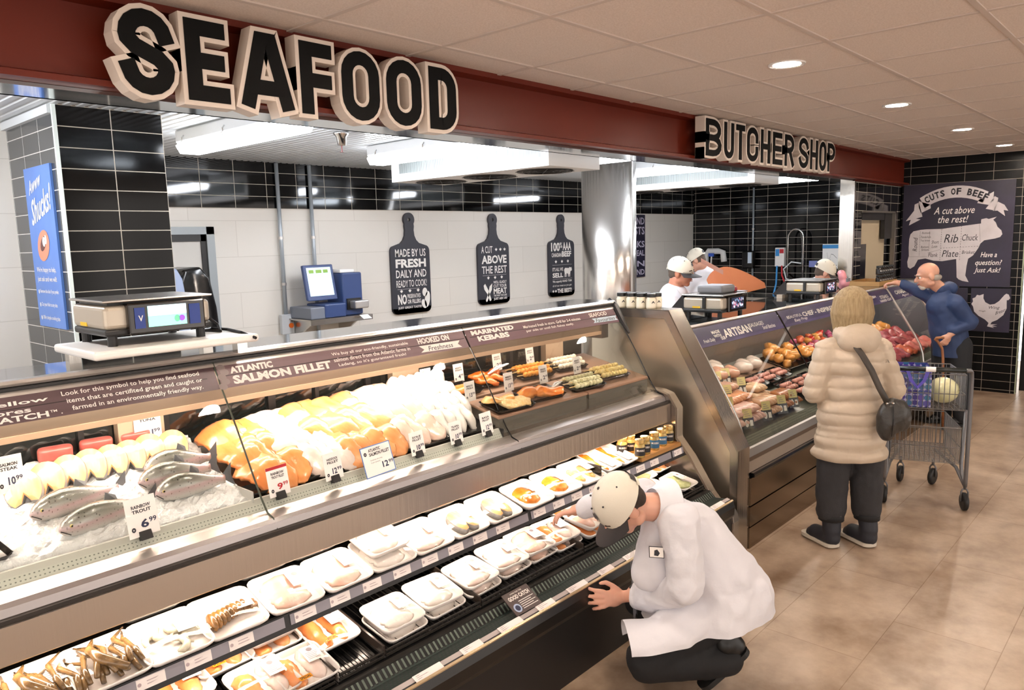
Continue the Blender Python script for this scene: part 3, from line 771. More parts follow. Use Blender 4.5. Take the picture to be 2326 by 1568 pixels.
# ================================================================== poster on the tiled column
t = thing('seafood_poster', 'bright blue poster reading Awww Shucks on side of the tiled column', 'poster', (1.32, 4.48, 1.53))
MB().box(1.322, 1.334, 4.29, 4.70, 1.535, 2.37).build('panel', mat('blue_poster', '#4d74bb', .4, var=('#5c82c6', 6, .3)), t)
UN = V((0, -1, 0)); fr = (V((1.3205, 4.70, 1.535)), UN, UZ)
m = MB()
wp = lambda a, b: (a, b+.25*(a-.05))
text(m, 'Awww', fr, (.06, .69, .2, .07), .012, .25, wp)
text(m, 'Shucks!', fr, (.06, .53, .33, .13), .02, .3, wp)
for s, b in (("We're happy to help,", (.05, .285, .3, .034)), ('just ask and we will:', (.05, .235, .3, .034)), ('Remove the skin if you prefer.', (.07, .175, .29, .026)), ('Cut your fish to any size.', (.07, .105, .25, .026)), ('Offer simple cooking tips.', (.07, .035, .27, .026))):
    text(m, s, fr, b, .012)
for y in (.187, .117, .047): flat(m, [(.05+.009*math.cos(q), y+.012*math.sin(q)) for q in [i*math.pi/5 for i in range(10)]], fr)
m.build('lettering', PRINTW, t)
m = MB(); E_ = lambda cx, cy, rx, ry, n=16, a=0: [(cx+rx*math.cos(q)*math.cos(a)-ry*math.sin(q)*math.sin(a), cy+rx*math.cos(q)*math.sin(a)+ry*math.sin(q)*math.cos(a)) for q in [i*2*math.pi/n for i in range(n)]]
flat(m, E_(.2, .43, .1, .075, 16, .5), fr)
m.build('oyster_shell_print', mat('oyster_salmon', '#d0876c', .5), t)
m = MB(); fr2 = (fr[0]+V((-.0006, 0, 0)), UN, UZ)
flat(m, E_(.2, .44, .055, .03, 14, .6), fr2)
m.build('oyster_mouth_print', mat('oyster_dark', '#5a2f2a', .5), t)
m = MB(); fr3 = (fr[0]+V((-.0012, 0, 0)), UN, UZ)
flat(m, E_(.215, .45, .022, .026), fr3); flat(m, E_(.245, .46, .017, .024), fr3)
m.build('pearl_print', PRINTW, t)

# ================================================================== posters on the black wall
SX = 10.33
PURP = mat('dark_purple_board', '#221f2c', .5, var=('#332d45', 2.2, .25))
CHALK = mat('chalk_print', '#c9c2c6', .6, var=('#dcd6da', 8, .3))
def wallsign(lab, y0, y1, z0, z1):
    t = thing('butcher_poster', lab, 'poster', (SX, (y0+y1)/2, z0))
    MB().box(SX, SX+.013, y0, y1, z0, z1).build('panel', PURP, t)
    return t, (V((SX-.0015, y1, z0)), UN, UZ)
t, fr = wallsign('large dark poster reading CUTS OF BEEF with a cow diagram on black wall', 1.65, 2.82, 1.243, 2.47)
cv = lambda px, py: ((px-600)/1270*1.17, (1530-py)/1140*1.227)
def shape(mb, pts, fr): flat(mb, [cv(*p) for p in pts], fr)
m = MB()
shape(m, [(1520, 845), (1300, 868), (1080, 893), (900, 893), (830, 897), (740, 912), (705, 945), (692, 1000), (690, 1100), (697, 1190), (680, 1260), (690, 1320), (720, 1340), (770, 1310), (810, 1235), (900, 1222), (1000, 1247), (1100, 1252), (1262, 1228), (1270, 1320), (1278, 1430), (1300, 1452), (1345, 1470), (1418, 1482), (1400, 1450), (1376, 1410), (1385, 1300), (1398, 1225), (1450, 1190), (1505, 1110), (1525, 1062), (1565, 1027), (1680, 1010), (1735, 995), (1757, 965), (1745, 925), (1700, 885), (1680, 840), (1650, 810), (1685, 780), (1640, 790), (1600, 800), (1575, 790), (1520, 800), (1518, 825)], fr)
m.build('cow_print', CHALK, t)
m = MB()
up = [(790+k*85, 575-150*math.sin(R(180*k/10))**.8*1.0) for k in range(11)]
rb = [(x, y) for x, y in arc(1220, 1180, 760, 750, 124, 57, 12)]
ribbon = [(1220+820*math.cos(R(a)), 1245-820*math.sin(R(a))) for a in [121-i*5.2 for i in range(12)]]
low = [(1220+690*math.cos(R(a)), 1245-690*math.sin(R(a))) for a in [64+i*5.2 for i in range(12)]]
O_, u_, v_ = fr
for i in range(11):
    mb_pts = [cv(*ribbon[i]), cv(*ribbon[i+1]), cv(*low[10-i]), cv(*low[11-i])]
    flat(m, mb_pts, fr)
shape(m, [(790, 575), (930, 620), (935, 660), (820, 710), (790, 640)], fr)
shape(m, [(740, 610), (790, 590), (830, 715), (840, 750), (760, 770), (735, 690)], fr)
shape(m, [(735, 680), (760, 770), (820, 780), (680, 845), (700, 780), (640, 795)], fr)
shape(m, [(1640, 510), (1640, 600), (1590, 650), (1465, 625), (1480, 590)], fr)
shape(m, [(1650, 560), (1690, 580), (1680, 660), (1650, 710), (1560, 690), (1600, 640)], fr)
shape(m, [(1690, 620), (1760, 655), (1805, 720), (1755, 710), (1775, 775), (1690, 715), (1640, 715)], fr)
m.build('ribbon_print', CHALK, t)
fr2 = (fr[0]+V((-.001, 0, 0)), UN, UZ)
m = MB()
def arctext(mb, s, cx, cy, r, a0, a1, size, fr):
    n = len(s)
    for i, ch in enumerate(s):
        if ch == ' ': continue
        a = a0+(a1-a0)*i/(n-1); ca, sa = math.cos(R(a-90)), math.sin(R(a-90))
        X, Y = cx+r*math.cos(R(a)), cy-r*math.sin(R(a))
        o = cv(X, Y); w = size*.62
        fo = (fr[0]+fr[1]*o[0]+fr[2]*o[1], fr[1]*ca+fr[2]*sa, fr[2]*ca-fr[1]*sa)
        text(mb, ch, fo, (-w/2, 0, w, size), .04)
arctext(m, 'CUTS OF BEEF', 1220, 1245, 722, 116, 64, .078, fr2)
for s, b, sh in (('Rib', (.47, .52, .15, .1), .25), ('Chuck', (.66, .54, .165, .075), .25), ('Plate', (.455, .35, .175, .08), .25), ('Brisket', (.665, .385, .135, .04), .25), ('Flank', (.305, .35, .105, .05), .25), ('Short', (.335, .51, .08, .04), .25), ('Loin', (.34, .46, .06, .035), .25),
                 ('Bottom', (.225, .63, .09, .025), .25), ('Tenderloin', (.215, .58, .11, .025), .25), ('Top Sirloin', (.215, .535, .1, .025), .25), ('Bottom', (.22, .46, .085, .025), .25), ('Sirloin', (.225, .425, .08, .025), .25)):
    text(m, s, fr2, b, 0, sh)
rt = lambda a, b: (.18-(b-.45)*1.0, .42+(a-.1)*1.0)
text(m, 'Round', fr2, (.1, .45, .17, .05), 0, .25, rt)
for x0, y0, x1, y1 in ((.205, .66, .205, .36), (.31, .66, .31, .42), (.44, .68, .435, .3), (.65, .72, .645, .3), (.83, .74, .85, .52), (.435, .455, .845, .475), (.09, .355, .3, .355), (.3, .4, .435, .44)):
    n = 14
    for i in range(n):
        a, b = i/n, (i+.55)/n
        p, q = (x0+(x1-x0)*a, y0+(y1-y0)*a), (x0+(x1-x0)*b, y0+(y1-y0)*b)
        d = V((q[0]-p[0], q[1]-p[1])).normalized()*.0018
        flat(m, [(p[0]-d.y, p[1]+d.x), (q[0]-d.y, q[1]+d.x), (q[0]+d.y, q[1]-d.x), (p[0]+d.y, p[1]-d.x)], fr2)
m.build('dark_lettering', INK, t)
m = MB()
text(m, 'A cut above', fr2, (.345, .86, .43, .085), .006, .3); text(m, 'the rest!', fr2, (.395, .755, .32, .085), .006, .3)
for s, b in (('Have a', (.86, .345, .165, .06)), ('question?', (.81, .235, .27, .08)), ('Just Ask!', (.8, .15, .27, .075))): text(m, s, fr2, b, .012, .3)
m.build('script_lettering', PRINTW, t)
t, fr = wallsign('smaller dark poster with white chicken silhouette below the beef poster', 1.63, 2.035, .715, 1.225)
cv2 = lambda px, py: ((px-1495)/425*.405, (705-py)/515*.51)
m = MB()
flat(m, [cv2(*p) for p in [(1850, 265), (1870, 248), (1895, 258), (1912, 300), (1895, 322), (1878, 325), (1882, 420), (1852, 500), (1790, 560), (1735, 588), (1722, 615), (1795, 612), (1740, 628), (1795, 640), (1740, 642), (1765, 658), (1688, 642), (1702, 600), (1660, 560), (1590, 520), (1540, 470), (1525, 410), (1505, 380), (1522, 350), (1515, 315), (1545, 300), (1560, 270), (1590, 275), (1632, 258), (1632, 310), (1655, 355), (1705, 382), (1755, 372), (1800, 335)]], fr)
m.build('chicken_print', CHALK, t)
m = MB(); fr2 = (fr[0]+V((-.001, 0, 0)), UN, UZ)
text(m, 'Wing', fr2, (.19, .26, .11, .045), 0, .25); text(m, 'Breast', fr2, (.26, .2, .1, .04), 0, .25, lambda a, b: (a, b+.5*(a-.26)))
text(m, 'Thigh', fr2, (.09, .23, .07, .02), 0, .25)
m.build('dark_lettering', INK, t)
t, fr = wallsign('dark poster mostly hidden behind the man in blue jacket, left of chicken poster', 2.07, 2.45, .715, 1.225)
m = MB(); flat(m, [(x, y) for x, y in E_(.19, .27, .14, .09)], fr); flat(m, E_(.07, .3, .06, .05), fr)
m.build('pig_print', CHALK, t)

# ================================================================== strips on the seafood glass
WOOD = mat('dark_wood_print', '#4b383c', .45, var=('#5d484c', 30, .25), stretch=(.04, 1, 1))
def strip(case, x0, x1, yb, zb, yt, zt, m, nm):
    P = [(yb-.006, zb), (yt-.006, zt)]
    g = MB(); g.prism([(yb-.008, zb), (yt-.008, zt), (yt-.004, zt+.001), (yb-.004, zb+.001)], x0, x1)
    o = g.build(nm, m, case)
    vdir = V((0, yt-yb, zt-zb)); h = vdir.length; vdir.normalize()
    return o, (V((0, yb-.0095, zb)), UX, vdir), h
sea = bpy.data.objects['seafood_display_case']
def seam_wood(o, fr, h, x0, x1):
    m = MB()
    for y in (h*.52,): flat(m, [(x0, y), (x1, y), (x1, y+.0035), (x0, y+.0035)], (fr[0]+fr[2]*0-V((0, -.0006, 0)), fr[1], fr[2]))
    m.build('plank_line', mat('plank_line', '#2a1d20', .6), o)
o, fr, h = strip(sea, -1.2, 1.325, 2.700, 1.407, 2.747, 1.486, WOOD, 'sign_strip')
seam_wood(o, fr, h, -1.2, 1.29)
m = MB()
for s, b, bo in (('Look for red and yellow', (.12, .056, .645, .019), .02), ('dots in our stores', (.3, .031, .41, .017), .02), ('THE GOOD CATCH', (.3, .006, .455, .02), .03), ('TM', (.76, .018, .02, .008), .01), ('.', (.79, .008, .004, .004), .02),
              ('Look for this symbol to help you find seafood', (.805, .063, .46, .021), .012), ('items that are certifited green and caught or', (.815, .036, .455, .021), .012), ('farmed in an environmentally friendly way.', (.825, .009, .44, .021), .012)):
    text(m, s, fr, b, bo)
m.build('lettering', PRINTW, o)
def rope(o, fr, x):
    m = MB()
    for k in range(5):
        cy = .008+k*.019; cx = x-.010+.012*k*.3+(.006 if k % 2 else -.006)
        flat(m, [(cx+.016*math.cos(q)*1.0-.006*math.sin(q), cy+.013*math.sin(q)+.004*math.cos(q)) for q in [i*math.pi/7 for i in range(14)]], (fr[0]-V((0, .0004*(k % 2+1), 0)), fr[1], fr[2]))
    m.build('rope_print', mat('rope_grey', '#8a7d7b', .6), o)
o, fr, h = strip(sea, 1.335, 2.63, 2.700, 1.407, 2.747, 1.486, mat('mid_wood_print', '#6b5357', .45, var=('#7d666a', 30, .25), stretch=(.04, 1, 1)), 'sign_strip')
seam_wood(o, fr, h, 1.36, 2.62)
rope(o, (fr[0]+V((0, 0, 0)), fr[1], fr[2]), 1.355)
m = MB()
for s, b, bo in (('ATLANTIC', (1.385, .055, .18, .028), .05), ('SALMON FILLET', (1.385, .01, .44, .036), .05), ('We buy all our eco-friendly, sustainable', (1.845, .06, .42, .018), .01), ('salmon direct from the Atlantic farms in', (1.845, .034, .42, .018), .01), ("Ladang, so it's guaranteed fresh!", (1.86, .008, .37, .018), .01), ('HOOKED ON', (2.325, .055, .2, .03), .04)):
    text(m, s, fr, b, bo)
flat(m, [(2.32, .012), (2.345, .025), (2.32, .046), (2.585, .044), (2.565, .027), (2.585, .008)], fr)
m.build('lettering', mat('cream_print', '#f0e6df', .6), o)
m = MB(); text(m, 'Freshness', (fr[0]-V((0, .0006, 0)), fr[1], fr[2]), (2.37, .015, .16, .024), .004, .25)
m.build('script_lettering', INK, o)
o, fr, h = strip(sea, 2.642, XE-.01, 2.700, 1.407, 2.747, 1.486, mat('red_wood_print', '#563a42', .45, var=('#6b4c54', 30, .25), stretch=(.04, 1, 1)), 'sign_strip')
seam_wood(o, fr, h, 2.66, XE-.02)
m = MB()
for s, b, bo in (('MARINATED', (2.68, .058, .32, .026), .05), ('KEBABS', (2.71, .02, .235, .03), .05), ('Marinated fresh in store. Grill for 3-4 minutes', (3.075, .052, .51, .018), .01), ('per side or until fish flakes easily.', (3.085, .025, .42, .018), .01), ('SEAFOOD', (3.68, .058, .18, .026), .02)):
    text(m, s, fr, b, bo)
m.build('lettering', mat('cream_print', '#f0e6df', .6), o)
m = MB(); flat(m, [(3.69, .018), (3.71, .03), (3.69, .048), (3.945, .046), (3.93, .03), (3.945, .014)], fr)
rbn = m.build('ribbon_print', mat('pale_blue_ribbon', '#c5d3df', .6), o)
m = MB(); text(m, 'Favourites', (fr[0]-V((0, .0006, 0)), fr[1], fr[2]), (3.72, .02, .2, .024), .004, .25)
m.build('script_lettering', INK, o)
# strips on the butcher glass
but = bpy.data.objects['butcher_display_case']
PUR = mat('purple_strip', '#37304f', .35, var=('#4a3f6c', 5, .3))
SPEC = [(BX0+.015, 5.555, [('Fresh Daily', (.06, .02, .15, .03), .004, .25), ('MADE', (.21, .075, .11, .022), .03, 0), ('WITH', (.215, .048, .1, .02), .03, 0), ('OUR', (.29, .022, .06, .025), .03, 0), ('ARTISAN', (.355, .03, .4, .062), .03, 0), ('SAUSAGES', (.76, .062, .22, .03), .01, 0), ('Small Batches', (.93, .025, .21, .03), .002, .25)]),
        (5.585, 6.89, [('BEAUTIFUL', (.1, .06, .28, .024), .01, 0), ('CHEF - INSPIRED', (.4, .05, .7, .04), .03, 0), ('Easy Prep', (.2, .018, .25, .03), .002, .25), ('Dinners', (1.12, .03, .13, .035), .002, .25)]),
        (6.91, 8.235, [('FRESH', (.7, .07, .2, .025), .03, 0), ('STEAKS', (1.0, .045, .25, .035), .03, 0), ('HAND CUT', (.95, .01, .35, .026), .03, 0)]),
        (8.27, BX1, [('CANADIAN AAA', (.15, .055, .68, .045), .03, 0), ('Aged', (.3, .012, .25, .032), .004, .25)])]
for a, b, rows in SPEC:
    o, fr, h = strip(but, a, b, 2.309, 1.227, 2.383, 1.341, PUR, 'sign_strip')
    m = MB(); fr = (fr[0]+V((a, 0, 0)), fr[1], fr[2])
    for s, bx, bo, sh in rows: text(m, s, fr, bx, bo, sh)
    m.build('lettering', PRINTW, o)
# ================================================================== goods: meshes made once, copied
FOAM = mat('white_foam', '#f1ece8', .45)
FILM = thin_glass('cling_film', '#ffffff', .5, .03)
def me_only(o):
    me = o.data; bpy.data.objects.remove(o); return me
def tray_mesh(w, d, h, depth=.012):
    P = lambda k, z, r: [V((a, b, z)) for a, b in rrect(w/2*k, d/2*k, r)]
    g = MB(); g.sm = True
    g.loft([P(.80, 0, .02), P(.97, h*.75, .028), P(1.0, h, .03), P(.985, h+.003, .03), P(.93, h, .027), P(.86, depth, .022)], caps=False)
    g.b.faces.new([v for v in list(g.b.verts)[:len(rrect(1, 1, .1))]][::-1]); n = len(rrect(1, 1, .1))
    g.b.verts.ensure_lookup_table(); g.b.faces.new([g.b.verts[-n+i] for i in range(n)])
    return me_only(g.build('tray', FOAM))
def film_mesh(w, d, h, bulge):
    g = MB(); g.sm = True; rows = []
    for j in range(7):
        rows.append([V(((-.5+i/6)*w*.93, (-.5+j/6)*d*.93, h+bulge*(1-(2*i/6-1)**2)*(1-(2*j/6-1)**2))) for i in range(7)])
    g.sheet(rows); return me_only(g.build('film', FILM))
def rings_mesh(secs, m, nm, caps=True):
    g = MB(); g.sm = True; g.loft(secs, caps=caps); return me_only(g.build(nm, m))
def fillet_secs(L, wd, th, arch=0.0, bend=0.0, taper=.35, seed=0, n=14, k=12, drop=0.0):
    """fish fillet along -y (tail towards -y); arch lifts the middle, bend curls sideways"""
    q = random.Random(seed); S = []
    ph = q.random()*6
    for i in range(n+1):
        t = i/n; y = L/2-L*t
        w = wd/2*max(.04, min(1, (t*6+.02))**.5)*(1-(1-taper)*t**1.6)*(max(.02, min(1, (1-t)*7))**.5)
        z0 = arch*math.sin(math.pi*t)+.006*math.sin(ph+t*9)-drop*t*t
        x0 = bend*math.sin(math.pi*t*.9)
        h = th*(max(.05, min(1, t*5))**.5)*(1-.45*t)
        ring = []
        for j in range(k):
            a = 2*math.pi*j/k; cx, sz = math.cos(a), math.sin(a)
            edge = 1+.06*math.sin(5*t*6.28+ph+j)
            z = z0+(h*sz if sz > 0 else h*.12*sz) - abs(cx)**3*h*.35 + .0025*math.sin(17*t+2.3*j+ph)
            ring.append(V((x0+w*cx*edge, y, z)))
        S.append(ring)
    return S
def fish_mat(n, a, b, s=18, rough=.24): return mat(n, a, rough, var=(b, s, .22), bump=(90, .12), stretch=(1, .35, 1), coat=.3)
SAL = fish_mat('salmon_flesh', '#e98a3e', '#f3b07a'); TRO = fish_mat('trout_flesh', '#e8803a', '#f4a868')
PINK = fish_mat('pink_fish_flesh', '#efc2ac', '#f5ded2'); HAD = fish_mat('haddock_flesh', '#eed6cb', '#f4e8e2'); WHT = fish_mat('white_fish_flesh', '#f1ece6', '#f5efe9')
ORA = fish_mat('spiced_orange', '#cf6a12', '#e8a13a', 40); CHK = fish_mat('pale_pink_meat', '#eec0ae', '#f4d9cc')
SKIN_F = mat('fish_skin', '#6d6f72', .3, .3, var=('#c9c8c4', 26, .3), coat=.3)
LAB = PAPER
def label_mesh(w, d):
    g = MB(); g.box(-w/2, w/2, -d/2, d/2, 0, .0012); return me_only(g.build('price_label', LAB))
def print_mesh(w, d, seed):
    q = random.Random(seed); g = MB(); fr = (V((0, 0, .0016)), V((1, 0, 0)), V((0, 1, 0)))
    flat(g, [(.18*w*math.cos(a), d*.26+.13*d*math.sin(a)) for a in [i*math.pi/6 for i in range(12)]], fr)
    for k in range(5): 
        x1 = (.1+.3*q.random())*w; y = d*(.05-.1*k); flat(g, [(-.38*w, y), (x1, y), (x1, y+.025*d), (-.38*w, y+.025*d)], fr)
    for k in range(6): x = (.05+.05*k)*w; flat(g, [(x, -.42*d), (x+.02*w, -.42*d), (x+.02*w, -.28*d), (x, -.28*d)], fr)
    return me_only(g.build('print', mat('label_print', '#8c8188', .6)))
TRAY = tray_mesh(.205, .19, .03); FILM_M = film_mesh(.205, .19, .031, .008)
LBL = label_mesh(.06, .075); LPR = [print_mesh(.06, .075, k) for k in range(3)]
CONT = {
 'pink': (rings_mesh(fillet_secs(.155, .15, .03, seed=1, taper=.8), PINK, 'fillet'),),
 'pale': (rings_mesh(fillet_secs(.155, .155, .03, seed=2, taper=.85), HAD, 'fillet'),),
 'white': (rings_mesh(fillet_secs(.155, .15, .026, seed=3, taper=.85), WHT, 'fillet'),),
 'chick': (rings_mesh(fillet_secs(.15, .075, .03, seed=4, taper=.7), CHK, 'fillet'), rings_mesh(fillet_secs(.15, .075, .028, seed=5, taper=.6), CHK, 'fillet')),
 'salmon': (rings_mesh(fillet_secs(.16, .08, .026, seed=6, taper=.7), TRO, 'fillet'), rings_mesh(fillet_secs(.16, .08, .024, seed=7, taper=.6), SAL, 'fillet')),
 'half': (rings_mesh(fillet_secs(.16, .08, .026, seed=6, taper=.7), SAL, 'fillet'), rings_mesh(fillet_secs(.16, .08, .024, seed=8, taper=.6), HAD, 'fillet')),
 'orange': (rings_mesh(fillet_secs(.12, .12, .03, seed=9, taper=.9), ORA, 'spiced_fillet'),),
 'crumb': (rings_mesh(fillet_secs(.11, .06, .025, seed=10, taper=.8), mat('yellow_crumb', '#dba63f', .6, var=('#efdca8', 60, .3), bump=(120, .5)), 'crusted_portion'),)*2,
}
def steak_mesh(seed=0, s=1.0):
    """round fish steak lying flat: ring outline with belly notch"""
    out = []; q = random.Random(seed)
    for i in range(22):
        a = math.pi/2+2*math.pi*i/22; r = .062*(1+.12*math.cos(2*(a-math.pi/2)))
        if i in (11,): r = .02
        if i in (10, 12): r = .05
        out.append((r*math.cos(a)*s, r*1.05*math.sin(a)*s))
    return out
def steak(th=.026, seed=0, s=1.0):
    P = steak_mesh(seed, s); g = MB()
    g.loft([[V((a*.97, b*.97, th)) for a, b in P], [V((a*.6, b*.6, th+.004)) for a, b in P]], caps=False); g.sm = True
    g.b.verts.ensure_lookup_table(); g.b.faces.new([g.b.verts[len(P)+i] for i in range(len(P))])
    face = me_only(g.build('steak_flesh', fish_mat('salmon_steak_flesh', '#ec9a5c', '#f3bf92', 30)))
    g = MB(); g.sm = True
    g.loft([[V((a, b, 0)) for a, b in P], [V((a*1.03, b*1.03, th*.6)) for a, b in P], [V((a*.98, b*.98, th)) for a, b in P]], caps=False)
    g.b.verts.ensure_lookup_table(); g.b.faces.new([g.b.verts[i] for i in range(len(P))])
    return face, me_only(g.build('skin_band', SKIN_F))
STK = steak()
def put(me, name, parent, loc=(0, 0, 0), rot=(0, 0, 0), s=1):
    o = bpy.data.objects.new(name, me); COL.objects.link(o); o.parent = parent; o.location = loc; o.rotation_euler = rot
    o.scale = (s, s, s) if not isinstance(s, tuple) else s
    return o
def tilted(t, slope, yaw=0): t.rotation_euler = (math.atan(slope), 0, yaw)
def packed(x, y, z, slope, kind, lab, grp, yaw=0, sc=(1, 1, 1), extra=0, special=False, roll=0):
    t = thing('packed_fish_tray', lab, 'food tray', (x, y, z), group=grp); tilted(t, slope, yaw); t.rotation_euler.y = roll; t.scale = sc
    put(TRAY, 'foam_tray', t)
    if kind == 'steak': put(STK[0], 'steak_flesh', t, (.0, -.02, .014)); put(STK[1], 'skin_band', t, (.0, -.02, .014))
    elif kind == 'lobster':
        g = MB(); g.sm = True
        for i in range(8):
            g.ball((-.06+.016*i, -.02+.004*i, .03), (.0135, .036-.0018*i, .024-.001*i), seg=10, rings=6)
        g.build('lobster_tail', mat('lobster_shell', '#4a3a22', .25, var=('#a8743a', 30, .2), coat=.5), t, world=False)
        g = MB(); g.sm = True
        for i in range(4): g.ball((.065+.006*i, .01-.02*abs(i-1.5)+.01, .028), (.022, .012, .006), Matrix.Rotation(R(-40+27*i), 4, 'Z'), seg=8, rings=5)
        g.build('tail_fan', mat('lobster_fan', '#7a5a3a', .3), t, world=False)
    elif kind == 'shrimp':
        for (px, py, a) in ((-.045, .0, 40), (.03, .035, 150), (.0, -.045, 250), (.055, -.035, 20), (-.01, .02, 100)):
            g = MB(); pts = [(px+.026*math.cos(R(a+k*32)), py+.026*math.sin(R(a+k*32)), .027) for k in range(8)]
            g.sm = True; g.tube(pts, [.004, .011, .0125, .012, .011, .009, .006, .003], 8)
            g.build('shrimp', mat('raw_shrimp', '#b9b39a', .25, var=('#e6e2cf', 60, .3), coat=.5), t, world=False)
    elif kind == 'crab':
        q = random.Random(int(x*100))
        for k in range(11):
            g = MB(); g.sm = True; x0 = -.08+.016*k; y0 = q.uniform(-.08, -.05); zz = .022+.012*(k % 3)
            P = [V((x0, y0, zz)), V((x0+q.uniform(-.01, .02), y0+.045, zz+.012)), V((x0+q.uniform(-.02, .03), y0+.09, zz+.014)), V((x0+q.uniform(-.03, .04), y0+.135, zz))]
            g.tube([P[0], P[0].lerp(P[1], .9), P[1], P[1].lerp(P[2], .9), P[2], P[3]], [.007, .0095, .006, .009, .006, .0025], 7)
            g.build('crab_leg', mat('crab_shell', '#4d3a20', .25, var=('#94744a', 55, .25), coat=.6), t, world=False)
        g = MB(); g.sm = True; g.tube([(.03, -.075, .05), (-.02, -.02, .064), (-.03, .03, .06), (-.005, .07, .055)], [.012, .016, .013, .003], 8)
        g.build('crab_claw', mat('crab_shell', '#6e5228'), t, world=False)
    else:
        cs = CONT[kind]
        if len(cs) == 1: put(cs[0], cs[0].name, t, (0, 0, .013))
        else:
            put(cs[0], cs[0].name, t, (-.042, 0, .013), (0, 0, .06)); put(cs[1], cs[1].name, t, (.042, .004, .013), (0, 0, -.05))
    put(FILM_M, 'cling_film', t)
    p = put(LBL, 'price_label', t, (.05, .02, .043), (0, 0, -.06)); put(LPR[int(x*10) % 3], 'print', p)
    if special:
        o = MB().box(-.05, -.005, -.075, -.058, .042, .0435).build('special_sticker', mat('orange_sticker', '#f2a21c', .5), t, world=False)
        g = MB(); text(g, 'SPECIAL', (V((-.047, -.0725, .044)), V((1, 0, 0)), V((0, 1, 0))), (0, 0, .039, .011), .02); g.build('print', INK, o, world=False)
    for k in range(extra):
        pass
    return t
S1 = lambda y: .672+.272*(y-2.27)
SA = 'foam trays on the upper open shelf'
row1 = [(.345, 'crab', 'foam tray of brown crab pieces cut by the left photo edge'), (.545, 'crab', 'foam tray of brown shellfish beside the crab leg tray'),
        (.728, 'crab', 'foam tray heaped with brown crab legs, wrapped and labelled WILD'), (.922, 'shrimp', 'foam tray of grey raw shrimp next to the lobster tail'),
        (1.115, 'lobster', 'foam tray with one dark spotted lobster tail'), (1.335, 'pink', 'foam tray of pale pink fish right of the shelf seam'),
        (1.55, 'pink', 'foam tray of pink fish fillet on the upper shelf, second right of seam'), (1.765, 'white', 'overlit foam tray of white fish stacked on another'),
        (1.972, 'pale', 'foam tray of pale skinless fillet left of the two salmon steaks'), (2.185, 'steak', 'foam tray with round salmon steak, left one of two'),
        (2.402, 'steak', 'foam tray with round salmon steak, right one of two'), (2.637, 'orange', 'foam tray of bright orange spiced fish with yellow sauce'),
        (2.857, 'orange', 'foam tray of golden marinated fish next to crusted fish'), (3.075, 'crumb', 'foam tray with two yellow crusted fish portions')]
for x, k, lab in row1:
    packed(x, 2.345, S1(2.345)+.002, .272, k, lab, SA, rnd.uniform(-.04, .04), (1.06, 1.12, 1))
packed(1.765, 2.372, S1(2.352)+.047, .28, 'white', 'uppermost overlit white fish tray resting on a lower tray', SA, .03)
# half empty trays of smoked strips
for x, lab in ((3.275, 'white foam tray with torn strip of orange smoked salmon, left of two'), (3.435, 'white foam tray with orange smoked salmon strip beside the mussel jars')):
    t = thing('smoked_salmon_tray', lab, 'food tray', (x, 2.385, S1(2.385)+.002), group=SA); tilted(t, .28, .1); t.scale = (.8, 1.25, 1)
    put(TRAY, 'foam_tray', t)
    put(rings_mesh(fillet_secs(.17, .07, .014, seed=int(x*100), taper=.7), fish_mat('smoked_salmon', '#c85a10', '#e58a32', 50), 'salmon_strip'), 'salmon_strip', t, (-.04, .01, .012), (0, 0, -.1))
    p = put(LBL, 'price_label', t, (.05, -.03, .018))
MB().box(3.15, 3.157, 2.27, 2.42, .69, .745).build('shelf_divider', mat('dark_clear_divider', '#24201e', .15), sea)
# second row, peeping out behind
for i, (x, k) in enumerate(((.93, 'white'), (1.33, 'chick'), (1.55, 'chick'), (1.97, 'salmon'), (2.2, 'half'), (2.42, 'orange'), (2.64, 'orange'), (2.86, 'orange'), (3.07, 'orange'))):
    packed(x, 2.56, S1(2.56)+.004, .28, k, ['rear tray of pale fish behind the shrimp tray', 'rear tray of pink meat behind first pink fish tray', 'rear tray of pink meat behind second pink fish tray', 'rear tray of orange fish behind the pale skinless fillet',
           'rear tray of mixed fish behind left salmon steak', 'rear orange tray behind right salmon steak', 'rear orange tray behind bright spiced fish', 'rear orange tray behind golden marinated fish', 'rear orange tray behind the crusted portions'][i], SA, 0)
